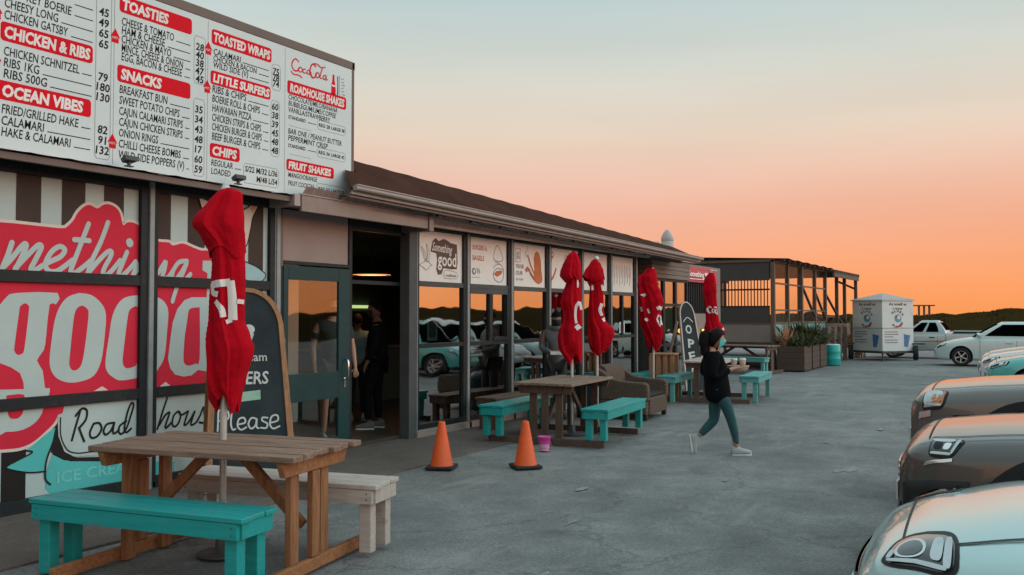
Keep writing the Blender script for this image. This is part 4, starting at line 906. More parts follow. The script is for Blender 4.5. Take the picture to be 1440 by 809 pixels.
# ================================================================== annex and kiosk beyond the roadhouse
AN = thing('annex_building', 'small timber-clad annex with tall panes between the roadhouse and the red sign', 'building', (20, .2, 0))
b = MB(); b.bb(18.95, 21.9, 1.4, 5, 0, 2.5, 'wall_grey'); b.bb(17.9, 18.95, 1.4, 1.5, 0, 2.9, 'interior_dark'); b.bb(19.1, 21.3, 1.0, 1.05, .05, 2.5, 'interior_dark'); b.build('wall', AN, world=True)
b = MB()
for i in range(4): b.bb(18.85 - .004 * i, 21.35, .08 - .004 * i, 1.4, 2.50 + .1 * i, 2.594 + .1 * i, 'clad_wood')
b.build('cladding', AN, world=True, bevel=.006)
b = MB(); b.add([(17.95, .0, 2.93), (21.5, .0, 2.93), (21.5, 4, 3.15), (17.95, 4, 3.15), (17.95, .0, 2.955), (21.5, .0, 2.955), (21.5, 4, 3.2), (17.95, 4, 3.2)], [(0, 3, 2, 1), (4, 5, 6, 7), (0, 1, 5, 4), (1, 2, 6, 5), (2, 3, 7, 6), (3, 0, 4, 7)], 'trailer_roof')
b.add([(22.3, 2.0, 3.05), (25.8, 2.0, 3.05), (25.4, 2.0, 3.32), (24.2, 2.0, 3.75), (23.2, 2.0, 3.62), (22.3, 2.3, 3.05), (25.8, 2.3, 3.05), (25.4, 2.3, 3.32), (24.2, 2.3, 3.75), (23.2, 2.3, 3.62)], [(0, 1, 2, 3, 4), (9, 8, 7, 6, 5), (0, 5, 6, 1), (1, 6, 7, 2), (2, 7, 8, 3), (3, 8, 9, 4), (4, 9, 5, 0)], 'trailer_roof')
b.build('roof', AN, world=True)
for i, (x0, x1) in enumerate(((19.0, 19.72), (19.72, 20.5), (20.5, 21.3))):
    f = MB(); yf, yb = .12, .2
    f.bb(x0, x0 + .06, yf, yb, 0, 2.5, 'frame_dark'); f.bb(x1 - .06, x1, yf, yb, 0, 2.5, 'frame_dark')
    for z0, z1 in ((0, .1), (.95, 1.01), (1.86, 1.93), (2.44, 2.5)): f.bb(x0 + .06, x1 - .06, yf + .003, yb, z0, z1, 'frame_dark')
    o = f.build('window', AN, world=True, bevel=.003)
    q = MB(); q.bb(x0 + .05, x1 - .05, .155, .163, .08, 2.46, 'pane_glass'); q.build('pane', o, world=True)
    if i < 2:
        q = MB(); q.bb(x0 + .07, x1 - .07, .19, .194, 1.02, 1.85, 'film_pale' if i else 'film_outline'); q.stroke((Vector((x0, .19, 1.0)), Vector((1, 0, 0)), Vector((0, 0, 1)), Vector((0, -1, 0))), [(.12, .2), (.3, .45), (.5, .35), (.6, .75)], .05, .002, 'film_turquoise'); q.build('curtain', o, world=True)
KI = thing('kiosk_building', 'grey kiosk with a barred serving hatch under a sloping red sign', 'building', (23, .4, 0))
b = MB(); b.bb(21.36, 24.6, .35, .5, 0, 1.70, 'wall_grey'); b.bb(21.36, 21.55, .35, .5, 1.7, 2.56, 'wall_grey'); b.bb(23.5, 24.6, .35, .5, 1.7, 2.56, 'wall_grey'); b.bb(21.36, 24.6, .35, .5, 2.56, 2.95, 'wall_grey'); b.bb(24.45, 24.6, .5, 4.5, 0, 2.95, 'wall_grey'); b.bb(21.6, 24.4, 2.2, 2.3, 0, 2.9, 'panel_dark')
b.build('wall', KI, world=True)
b = MB(); b.bb(21.55, 23.5, .37, .44, 1.66, 1.72, 'frame_dark'); b.bb(21.55, 21.62, .36, .45, 1.72, 2.56, 'frame_dark'); b.bb(23.43, 23.5, .36, .45, 1.72, 2.56, 'frame_dark')
for i in range(12): b.bb(21.75 + .14 * i, 21.775 + .14 * i, .39, .42, 1.72, 2.56, 'frame_dark')
b.build('serving_hatch', KI, world=True)
b = MB(); q = (Vector((21.55, .24, 2.50)), Vector((1, 0, 0)), Vector((0, .10, .49)).normalized(), Vector((0, -.49, .10)).normalized())
ht = .40
b.prism([(0, 0), (2.55, 0), (2.55, ht), (0, ht)], q[0], q[1], q[2], -.05, 'awning_red')
q = (q[0] + q[3] * .052, q[1], q[2], q[3])
b.stroke(q, [(.0, .06), (1.4, .07)], .02, .002, 'print_white'); b.text(q, 'Something', .12, .13, .20, .002, 'print_white', width=1.2, bold=.025, shear=.3); b.text(q, 'good', 1.36, .13, .26, .002, 'print_white', width=.72, bold=.04); b.text(q, 'est.', 1.7, .03, .07, .002, 'print_white', width=.3, bold=.03); b.stroke(q, [(1.9, .36), (2.5, .36)], .012, .002, 'print_white')
b.build('sign_panel', KI, world=True, bevel=.004)
for (x, y, z, lab) in ((21.2, .02, 1.28, 'tiny amber wall light between the annex panes and the leaning black board'), (22.95, .28, 1.25, 'tiny amber wall light on the grey kiosk wall under the hatch')):
    t = thing('wall_light', lab, 'wall light', (x, y, z), 0, 'amber wall lights')
    b = MB(); b.lathe([(.0, -.05), (.04, -.045), (.05, 0), (.04, .045), (0, .05)], 'glow_amber', 10); b.build('bulb', t)
    b = MB(); b.bb(-.03, .03, .04, .07, -.06, .06, 'frame_dark'); b.build('bracket', t)

# ================================================================== raised timber deck with barred screens and pergola
DK = thing('deck_pavilion', 'raised timber deck with a barred screen, clear side panels and an open pergola end', 'deck', (32, 1.5, 0))
dk = lambda mb, n, **k: mb.build(n, DK, world=True, **k)
X0, X1, X2, YF, YB = 27.7, 35.2, 40.0, -.3, 5.0
b = MB(); b.bb(X0, X2, YF, YB, .80, .86, 'deck_wood'); dk(b, 'floor')
b = MB(); b.bb(X0 - .03, X0 + .03, YF - .04, YB, .84, 1.40, 'wall_grey'); b.bb(X0 - .05, X0 + .05, YF - .05, YB, 1.395, 1.43, 'deck_wood'); dk(b, 'base_wall')
b = MB(); b.bb(X0 - .02, X0 + .02, YF + .1, YB, 1.43, 1.93, 'panel_dark'); dk(b, 'dark_panel')
b = MB(); b.bb(X0 - .02, X0 + .02, YF + .1, YB, 2.72, 3.28, 'panel_dark'); b.bb(X0 - .06, X0 + .06, YF - .05, YB, 3.28, 3.36, 'deck_wood'); dk(b, 'valance')
b = MB(); b.bb(X0 - .03, X0 + .03, YF + .1, YB, 2.42, 2.47, 'frame_dark'); b.bb(X0 - .03, X0 + .03, YF + .1, YB, 1.91, 1.95, 'frame_dark')
for i in range(46): b.bb(X0 - .013, X0 + .013, YF + .15 + .1 * i, YF + .178 + .1 * i, 1.95, 2.72, 'frame_dark')
b.bb(X0 + .0, X0 + .1, YF + 1.6, YF + 1.75, 1.43, 2.72, 'deck_wood'); b.bb(X0 + .0, X0 + .1, YF + 3.2, YF + 3.35, 1.43, 2.72, 'deck_wood')
dk(b, 'bar_screen')
PX_ = [27.7, 29.45, 31.25, 33.4, 35.2]
for i, x in enumerate(PX_):
    b = MB(); wd = .12 if i not in (2,) else .17; b.bb(x - wd / 2, x + wd / 2, YF - wd / 2, YF + wd / 2, 0, 3.34, 'deck_wood'); dk(b, 'post', bevel=.008)
for x in PX_[1:]:
    b = MB(); b.bb(x - .06, x + .06, YB - .06, YB + .06, 0, 3.34, 'deck_wood'); dk(b, 'post')
for z, h_ in ((2.64, .05), (1.82, .05), (1.42, .07), (3.33, .10)):
    b = MB(); b.bb(X0, X1, YF - .03, YF + .03, z - h_ / 2, z + h_ / 2, 'deck_wood'); dk(b, 'rail')
    if z < 2 or z > 3:
        b = MB(); b.bb(X0, X1, YB - .03, YB + .03, z - h_ / 2, z + h_ / 2, 'deck_wood'); dk(b, 'rail')
for x0, x1 in zip(PX_, PX_[1:]):
    b = MB(); b.bb(x0 + .08, x1 - .09, YF - .006, YF + .006, 1.46, 3.27, 'deck_film'); dk(b, 'clear_panel')
    b = MB(); b.bb(x0 + .07, x1 - .09, YF - .02, YF + .0, .86, 1.38, 'pale_turquoise_wood'); b.beam((x0 + .2, YF - .035, 1.34), (x1 - .25, YF - .035, .9), .02, .09, 'sticker_white', up=(0, 1, 0)); b.beam((x0 + .5, YF - .035, 1.36), (x1 - .1, YF - .035, .95), .02, .05, 'sticker_white', up=(0, 1, 0)); dk(b, 'skirt_panel')
b = MB()
for i in range(12): b.add([(X0 - .1 + .635 * i, YF - .35, 3.37 + .03 * (i % 2)), (X0 - .1 + .635 * (i + 1), YF - .35, 3.37 + .03 * ((i + 1) % 2)), (X0 - .1 + .635 * (i + 1), YB + .3, 3.62), (X0 - .1 + .635 * i, YB + .3, 3.62)], [(0, 1, 2, 3)], 'fascia_brown')
for i in range(11): b.bb(X0 + .2 + .7 * i, X0 + .27 + .7 * i, YF - .3, YB, 3.30, 3.37, 'deck_wood')
dk(b, 'roof')
b = MB(); b.bb(X1, X2 + .3, YF - .35, YF - .28, 3.10, 3.30, 'deck_wood'); b.bb(X1, X2 + .3, YB - .1, YB, 3.10, 3.28, 'deck_wood')
for i in range(12): b.bb(X1 + .1 + .43 * i, X1 + .2 + .43 * i, YF - .4, YB + .2, 3.26, 3.36, 'deck_wood')
b.add([(X1, YF - .3, 3.365), (X2 + .3, YF - .3, 3.365), (X2 + .3, YB, 3.365), (X1, YB, 3.365)], [(0, 1, 2, 3)], 'roof_brown')
dk(b, 'pergola_roof')
for x, y in ((37.4, YF), (39.0, YF), (40.1, YF - .25), (38.2, YB), (40, YB)):
    b = MB(); b.bb(x - .06, x + .06, y - .06, y + .06, 0, 3.2, 'deck_wood'); dk(b, 'post')
for p0, p1 in (((35.2, YF, 2.5), (39.4, YF, .95)), ((31.6, YF, 2.6), (34.6, YF, 1.0)), ((35.3, YF, 1.5), (33.5, YF, 2.5)), ((40.1, YF - .25, 2.75), (40.2, YF + .6, 3.15))):
    b = MB(); b.beam(p0, p1, .05, .08, 'deck_wood', up=(0, 1, 0)); dk(b, 'brace')
b = MB(); b.bb(X1, X2, YF - .05, YF + .02, .86, 1.35, 'fascia_brown'); dk(b, 'skirt_panel')
PT = thing('deck_table', 'dark picnic table standing up on the pergola end of the deck', 'table', (37.6, .5, .86))
b = MB(); b.bb(-1.6, 1.6, -.4, .4, .72, .79, 'deck_wood'); b.build('tabletop', PT)
for sx in (-1, 1):
    b = MB(); b.beam((sx * 1.2, -.35, .0), (sx * 1.2, .35, .72), .06, .1, 'deck_wood'); b.beam((sx * 1.28, .35, .0), (sx * 1.28, -.35, .72), .06, .1, 'deck_wood'); b.build('leg', PT)
o = MB(); o.lathe([(0, 0), (.26, .0), (.30, .25), (.22, .42), (0, .46)], 'panel_dark', 14); o = o.build('braai_pot', loc=(35.6, .3, 1.36)); tag(o, 'round black pot by the pergola post at the end of the deck', 'pot')

# ---- things in front of the deck
plspots = [(27.95, -.86, 'dark timber planter nearest the viewer, with orange agave and dark grass'), (29.25, -.82, 'middle dark timber planter with the tallest green grass'), (30.45, -.80, 'farthest dark timber planter, next to the turquoise drum')]
for i, (x, y, lab) in enumerate(plspots):
    t = thing('planter_box', lab, 'planter', (x, y, .008), R(2), 'dark timber planters in front of the deck')
    b = MB(); hl, hw, hh = .58, .40, .74
    for j in range(4):
        z0 = .02 + j * .18
        b.bb(-hl, hl, -hw, -hw + .03, z0, z0 + .175, 'planter_wood'); b.bb(-hl, hl, hw - .03, hw, z0, z0 + .175, 'planter_wood')
        b.bb(-hl, -hl + .03, -hw + .03, hw - .03, z0, z0 + .175, 'planter_wood'); b.bb(hl - .03, hl, -hw + .03, hw - .03, z0, z0 + .175, 'planter_wood')
    b.build('box', t, bevel=.005)
    b = MB(); b.bb(-hl + .03, hl - .03, -hw + .03, hw - .03, .3, .66, 'soil'); b.build('soil', t)
    b = MB(); rr = random.Random(11 + i)
    for _ in range(800 if i else 420):
        x_, y_ = rr.uniform(-hl, hl) * .9, rr.uniform(-hw, hw) * .9
        if i == 0 and y_ > .1 and x_ < 0: continue
        l = rr.uniform(.5, .95) * (1.15 if i == 1 else .85 if i == 2 else .8) * (1.2 - abs(x_)); th = rr.uniform(0, 2 * PI); ln = rr.uniform(.2, 1.25)
        d = Vector((math.cos(th) * ln, math.sin(th) * ln, 1)); p = Vector((x_, y_, .64)); s_ = Vector((-math.sin(th), math.cos(th), 0)) * rr.uniform(.012, .03)
        m1 = p + d * l * .55; m2 = p + d * l + Vector((0, 0, -l * ln * .55))
        b.add([p - s_, p + s_, m1 + s_ * .8, m1 - s_ * .8, m2], [(0, 1, 2, 3), (3, 2, 4)], rr.choice(['leaf_a', 'leaf_b', 'leaf_c', 'leaf_a']))
    b.build('grass_tuft', t)
    if i == 0:
        b = MB()
        for _ in range(30):
            th = rr.uniform(0, 2 * PI); ln = rr.uniform(.1, .8); l = rr.uniform(.6, .95); d = Vector((math.cos(th) * ln, math.sin(th) * ln, 1)).normalized(); p = Vector((-.3, .22, .62)); s_ = Vector((-math.sin(th), math.cos(th), 0)) * .028
            b.add([p - s_, p + s_, p + d * l * .5 + s_ * 1.2, p + d * l * .5 - s_ * 1.2, p + d * l], [(0, 1, 2, 3), (3, 2, 4)], 'agave')
        b.build('agave', t)
t = thing('drum', 'bright turquoise drum beside the farthest planter', 'drum', (31.6, -1.22, .0))
b = MB(); b.lathe([(0, 0), (.27, 0), (.285, .03), (.28, .2), (.29, .22), (.28, .24), (.28, .44), (.29, .46), (.28, .48), (.285, .66), (.27, .68), (0, .68)], 'bin_turq', 22); b.build('body', t)
b = MB(); b.lathe([(.27, .68), (.25, .70), (0, .70)], 'trailer_white', 22); b.build('lid', t)
fn = thing('low_fence', 'low weathered post and rail fence running from the turquoise drum to the trailer', 'fence', (33.8, -.9, 0))
for i in range(4):
    b = MB(); b.bb(32.2 + 1.1 * i, 32.34 + 1.1 * i, -1.0, -.86, -.02, 1.25, 'deck_wood'); b.build('post', fn, world=True, bevel=.01)
for z in (.35, .62, .9, 1.15):
    b = MB(); b.bb(32.1, 35.8, -.88, -.84, z - .10, z + .10, 'deck_wood' if z > 1 else 'planter_wood'); b.build('rail', fn, world=True)
t = MB(); rr = random.Random(5)
for _ in range(26):
    p = [Vector((rr.uniform(-.3, .3), rr.uniform(-.2, .2), 0))]
    th = rr.uniform(0, 2 * PI)
    for j in range(4): p.append(p[-1] + Vector((math.cos(th) * .16, math.sin(th) * .12, .34)) + Vector((rr.gauss(0, .06), rr.gauss(0, .06), rr.gauss(0, .05))))
    t.tube(p, [.014, .012, .009, .006, .003], 'table_leg_wood', 5)
    leaf_clump(t, p[-1], .12, 5, 'leaf_a', .1, .02)
o = t.build('dry_shrub', loc=(38.3, -1.0, 0)); tag(o, 'bare twiggy shrub behind the left side of the white trailer', 'shrub')

# ================================================================== food trailer
TR = thing('food_trailer', 'white pyramid-roofed drinks trailer parked in front of the dune', 'trailer', (36.7, -2.08, 0), R(187.7 - 45))
s2 = .75
b = MB(); b.bb(-s2, s2, -s2, s2, .34, 2.24, 'trailer_white'); b.bb(-s2 - .015, s2 + .015, -s2 - .015, s2 + .015, 1.18, 1.21, 'trailer_roof') ; body = b
for sd in range(2):
    # local faces +X / -Y meet at the near corner after rotation
    P = (Vector((s2, -s2, 0)), Vector((0, 1, 0)), Vector((0, 0, 1)), Vector((1, 0, 0))) if sd == 0 else (Vector((s2, s2, 0)), Vector((-1, 0, 0)), Vector((0, 0, 1)), Vector((0, 1, 0)))
    cx = .75
    body.text(P, 'As small as', cx, 2.03, .14, .004, 'print_brown', width=.86, bold=.03, align='c'); body.text(P, 'I grow', cx, 1.87, .13, .004, 'print_brown', width=.48, bold=.03, align='c')
    for k_, (word, r0, up_) in enumerate((('SLUSH', .30, 1), ('PUPPIE', .30, -1))):
        n_ = len(word)
        for i, ch in enumerate(word):
            a_ = (90 + (n_ - 1) / 2 * 22 - 22 * i) if up_ > 0 else (270 - (n_ - 1) / 2 * 22 + 22 * i)
            x_, z_ = cx + r0 * math.cos(R(a_)), 1.53 + r0 * math.sin(R(a_)) - .05
            body.text(P, ch, x_, z_, .13, .004, 'logo_red' if k_ else 'print_brown', width=.09, bold=.05, align='c', rot=R(a_ - 90 if up_ > 0 else a_ - 270))
    body.shape(P, blob(cx, 1.55, .17, .15, 18), .003, 'logo_blue'); body.shape(P, blob(cx + .04, 1.58, .08, .07, 14), .005, 'trailer_white'); body.shape(P, blob(cx - .08, 1.60, .05, .05, 12), .006, 'logo_red')
    for i, (wd, z_) in enumerate(((.62, 1.05), (.66, .96), (.40, .87), (.62, .75), (.62, .66))):
        for j in range(5): body.stroke(P, [(.12 + j * wd / 5, z_), (.12 + (j + .75) * wd / 5, z_)], .035, .004, 'print_grey')
    body.shape(P, [(1.02, .98), (1.34, .92), (1.22, .48), (1.04, .50)], .004, 'cup_blue'); body.stroke(P, [(1.0, .99), (1.37, .925)], .03, .006, 'trailer_white')
body.build('body', TR, bevel=.008)
b = MB(); b.add([(-s2 - .06, -s2 - .06, 2.24), (s2 + .06, -s2 - .06, 2.24), (s2 + .06, s2 + .06, 2.24), (-s2 - .06, s2 + .06, 2.24), (0, 0, 2.50)], [(3, 2, 1, 0), (0, 1, 4), (1, 2, 4), (2, 3, 4), (3, 0, 4)], 'trailer_roof'); b.bb(-s2 - .05, s2 + .05, -s2 - .05, s2 + .05, 2.205, 2.238, 'trailer_white'); b.build('roof', TR)
b = MB(); b.bb(-s2, s2, -s2, s2, .26, .335, 'panel_dark'); b.beam((s2 - .2, s2 - .2, .3), (s2 + .45, s2 + .45, .34), .07, .07, 'base_metal'); b.tube([(s2 + .05, s2 + .05, .32), (s2 + .05, s2 + .05, .03)], .03, 'base_metal'); b.lathe([(0, 0), (.07, 0), (.07, .03), (0, .03)], 'base_metal', 10, (s2 + .05, s2 + .05, 0.0)); b.build('chassis', TR)
for sg in (-1, 1):
    c_ = Vector((sg * .80, -sg * .80, .27)); M_ = Matrix.Rotation(R(-45), 3, 'Z') @ Matrix.Rotation(R(90), 3, 'Y')
    b = MB(); b.lathe([(.12, -.08), (.25, -.09), (.27, -.06), (.27, .06), (.25, .09), (.12, .08)], 'tyre', 22, c_, M_); w_ = b.build('wheel', TR)
    b = MB(); b.lathe([(0, -.05), (.12, -.06), (.13, 0), (.12, .06), (0, .05)], 'alloy', 18, c_, M_); b.build('rim', w_)
    b = MB(); b.box((c_.x, c_.y, .60), (.12, .62, .05), 'panel_dark', R(45)); b.build('mudguard', TR)

# ================================================================== furniture builders
def bench(name, label, loc, rz, L=1.6, W=.36, H=.48, m='turquoise_wood', group=None, ml=None, planks=3):
    ml = ml or m
    t = thing(name, label, 'bench', loc, rz, group)
    b = MB(); pw = W / planks; rr = random.Random(hash_(label))
    for i in range(planks):
        e = rr.uniform(-.012, .012)
        b.bb(-L / 2 + e, L / 2 + e, -W / 2 + i * pw + .003, -W / 2 + (i + 1) * pw - .003, H - .03 + rr.uniform(-.003, .001), H, m)
    b.build('seat', t, bevel=.005)
    b = MB(); z0, z1 = H - .13, H - .034
    b.bb(-L / 2 + .03, L / 2 - .03, -W / 2 + .008, -W / 2 + .04, z0, z1, m); b.bb(-L / 2 + .03, L / 2 - .03, W / 2 - .04, W / 2 - .008, z0, z1, m)
    for sx in (-1, 1): b.bb(sx * (L / 2 - .033) - .018, sx * (L / 2 - .033) + .018, -W / 2 + .041, W / 2 - .041, z0 + .002, z1, m)
    for sx in (-1, 1):
        for sy in (-1, 1):
            for dz_ in (.03, .07): b.lathe([(0, .0), (.006, .0), (.006, .003), (0, .004)], 'base_metal', 8, (sx * (L / 2 - .07), sy * (W / 2 - .008), z0 + dz_), Matrix.Rotation(R(-90 * sy), 3, 'X'))
    b.build('apron', t, bevel=.005)
    for sx in (-1, 1):
        for sy in (-1, 1):
            b = MB(); x = sx * (L / 2 - .10); y = sy * (W / 2 - .085)
            b.bb(x - .045, x + .045, y - .040, y + .040, 0, H - .036, ml); b.build('leg', t, bevel=.006)
    return t
def hash_(s): return sum((i + 1) * ord(c) for i, c in enumerate(s)) % 99991
def picnic_table(label, loc, rz, L=1.52, W=.82, H=.79, top='table_top_wood', leg='table_leg_wood', beam='table_beam_wood', skid=.78, name='picnic_table', topaxis='x'):
    t = thing(name, label, 'table', loc, rz)
    rr = random.Random(hash_(label)); n = 7; pw = W / n
    b = MB()
    for i in range(n):
        e = rr.uniform(-.02, .02)
        b.bb(-L / 2 + e, L / 2 + e, -W / 2 + i * pw + .004, -W / 2 + (i + 1) * pw - .004, H - .036 + rr.uniform(-.003, .003), H + rr.uniform(-.003, .003), top)
    b.build('tabletop', t, bevel=.006)
    for sx in (-1, 1):
        x = sx * (L / 2 - .10)
        b = MB(); b.prism([(-W / 2 + .02, H - .04), (W / 2 - .02, H - .04), (W / 2 - .06, H - .14), (-W / 2 + .06, H - .14)], (x - .022, 0, 0), (0, 1, 0), (0, 0, 1), .044, beam); b.build('cross_beam', t, bevel=.006)
        for y in (-.18, 0, .18):
            b = MB(); xo = -sx * .046 if y else sx * .0
            if y == 0: b.bb(x - .022, x + .022, y - .045, y + .045, .09, H - .145, leg)
            else: b.bb(x + xo - .022, x + xo + .022, y - .048, y + .048, .0, H - .042, leg)
            b.build('leg', t, bevel=.006)
        b = MB(); b.bb(x - .022, x + .022, -skid, skid, .004, .085, beam); b.build('skid', t, bevel=.008)
        b = MB(); b.beam((x - sx * .08, 0, .28), (sx * .12, 0, H - .055), .07, .045, leg, up=(0, 1, 0)); b.build('brace', t, bevel=.005)
    b = MB(); b.bb(-L / 2 + .15, L / 2 - .15, -.035, .035, H - .09, H - .04, beam); b.build('centre_beam', t, bevel=.005)
    return t

# ---- nearest set
picnic_table('weathered brown picnic table nearest the viewer, in front of the painted windows', (4.36, -2.60, 0), R(-79), 1.58, .84, .79)
bench('wooden_bench', 'glossy turquoise bench nearest the viewer, left of the first table', (3.80, -2.55, 0), R(-81), 1.66, .36, .48, 'turquoise_wood')
bench('wooden_bench', 'whitewashed bench behind the nearest picnic table', (4.93, -2.62, .02), R(-78), 1.62, .40, .47, 'white_wood')
# ---- second set
picnic_table('dark brown picnic table between two turquoise benches, behind the cones', (11.02, -1.78, 0), R(5.5), 1.62, .82, .79, 'dark_table_top', 'dark_table_leg', 'dark_table_leg', skid=.80)
bench('wooden_bench', 'turquoise bench on the right of the second table, with streaky light wear on its planks', (11.15, -2.46, .09), R(6), 1.72, .36, .40, 'turquoise_wood', 'turquoise benches at the second table', planks=4)
bench('wooden_bench', 'turquoise bench on the left of the second table, near the shop windows', (10.82, -1.13, .09), R(4), 1.55, .36, .40, 'turquoise_wood', 'turquoise benches at the second table', planks=4)
# low dark bench against the windows
t = bench('window_bench', 'low dark wooden bench against the windows behind the second table', (12.3, -.42, .008), 0, 2.3, .36, .46, 'dark_table_leg')
# ---- third set
picnic_table('dark picnic table with a pale top behind the walking woman', (17.5, -1.70, 0), R(9), 1.6, .82, .79, 'white_wood', 'dark_table_leg', 'dark_table_leg', skid=.82)
bench('wooden_bench', 'pale turquoise bench just right of the walking woman', (18.1, -2.42, .0), R(6), 1.72, .38, .50, 'pale_turquoise_wood', 'pale turquoise benches at the third table')
bench('wooden_bench', 'pale turquoise bench between the rattan chair and the third table', (17.2, -1.08, .0), R(6), 1.6, .38, .50, 'pale_turquoise_wood', 'pale turquoise benches at the third table')
# ---- set by the annex, set under the deck
bench('wooden_bench', 'short turquoise bench by the annex panes behind the slatted stool', (17.2, -.42, .008), 0, 1.5, .36, .50, 'turquoise_wood')
t = thing('slatted_stool', 'orange-brown slatted timber stool table behind the rattan chair', 'stool', (17.35, -.78, .008), R(10))
b = MB()
for i in range(5): b.bb(-.28, .28, -.25 + .102 * i, -.16 + .102 * i, .86, .89, 'crate_wood')
b.build('top', t, bevel=.004)
for sx in (-1, 1):
    for i in range(4):
        b = MB(); b.bb(sx * .24 - .025, sx * .24 + .025, -.24 + .14 * i, -.16 + .14 * i, 0, .858, 'crate_wood'); b.build('leg', t, bevel=.004)
picnic_table('dark picnic table in the shade under the raised deck', (26.3, .35, .0), R(80), 2.2, .8, .8, 'dark_table_top', 'dark_table_leg', 'dark_table_leg')
bench('wooden_bench', 'dull pale green bench in the shade under the raised deck', (25.7, .15, .0), R(80), 1.7, .36, .48, 'pale_turquoise_wood')

# ---- rattan tub chair
t = thing('rattan_chair', 'brown woven rattan tub chair with a curved back, between the tables', 'chair', (13.95, -1.50, .0), R(4))
b = MB()
def arm_prof(y0, y1, x):   # outline of one arm in y-z
    return cr_spline([(y0, .30), (y0 - .005, .50), (y0 + .05, .585), (y0 + .30, .60), (y1 - .32, .64), (y1 - .14, .76), (y1 - .03, .80), (y1, .70), (y1, .30)], 5)
for sx in (-1, 1):
    b = MB(); p = [(y, z) for y, z in arm_prof(-.46, .44, 0)]
    xo = sx * .50 - .07
    b.prism(p, (xo, 0, 0), (0, 1, 0), (0, 0, 1), .14, 'rattan')
    b.build('armrest', t, bevel=.03, seg=3)
b = MB(); b.prism(cr_spline([(.26, .30), (.24, .55), (.28, .78), (.36, .84), (.43, .80), (.45, .30)], 5), (-.428, 0, 0), (0, 1, 0), (0, 0, 1), .856, 'rattan'); b.build('backrest', t, bevel=.02, seg=3)
b = MB(); b.bb(-.427, .427, -.46, .25, .08, .34, 'rattan'); b.bb(-.565, -.435, -.44, .42, .09, .30, 'rattan'); b.bb(.435, .565, -.44, .42, .09, .30, 'rattan'); b.build('seat', t, bevel=.02, seg=3)
b = MB(); b.bb(-.41, .41, -.43, .22, .343, .40, 'rattan_dark'); b.build('seat_pad', t, bevel=.025, seg=3)
for sx in (-1, 1):
    for y in (-.40, .36):
        b = MB(); b.bb(sx * .50 - .035, sx * .50 + .035, y - .035, y + .035, 0, .10, 'rubber_black'); b.build('leg', t)

# ---- traffic cones, bucket, bin
def cone(label, loc, rz=0):
    t = thing('traffic_cone', label, 'traffic cone', loc, rz, 'orange traffic cones by the entrance')
    b = MB(); b.bb(-.15, .15, -.15, .15, 0, .035, 'rubber_black'); b.build('base', t, bevel=.012)
    b = MB(); b.lathe([(.128, .035), (.125, .045), (.118, .055), (.038, .485), (.034, .50), (.024, .505), (.022, .47)], 'cone_orange', 28); b.build('body', t)
    return t
c0 = cone('orange cone nearer the doorway, left of the pair', (8.16, -1.74, .0), R(20))
dup(c0, (8.66, -2.50, .0), R(47), 'orange cone standing next to the pink bucket')
t = thing('bucket', 'small pink toy bucket by the near leg of the second table', 'bucket', (9.83, -2.10, .0))
b = MB(); b.lathe([(0, .004), (.052, .004), (.056, .0), (.066, .085), (.078, .165), (.084, .167), (.084, .178), (.074, .178), (.060, .03), (0, .02)], 'bucket_pink', 26); b.lathe([(.0567, .005), (.0668, .085)], 'bucket_pale', 26); b.build('body', t)
b = MB(); b.tube(cr_spline([(.082, .0, .16), (.10, -.03, .10), (.11, -.045, .05), (.10, -.03, .02)], 5), .004, 'bucket_pink', 6); b.build('handle', t)
t = thing('waste_bin', 'dark teal bin behind the second table', 'bin', (13.4, -1.0, .0))
b = MB(); b.lathe([(0, 0), (.20, 0), (.24, .55), (.255, .56), (.255, .60), (0, .62)], 'bin_dark', 22); b.build('body', t); b = MB(); b.lathe([(.262, .585), (.262, .62), (.2, .68), (0, .70)], 'bin_dark', 22); b.build('lid', t)

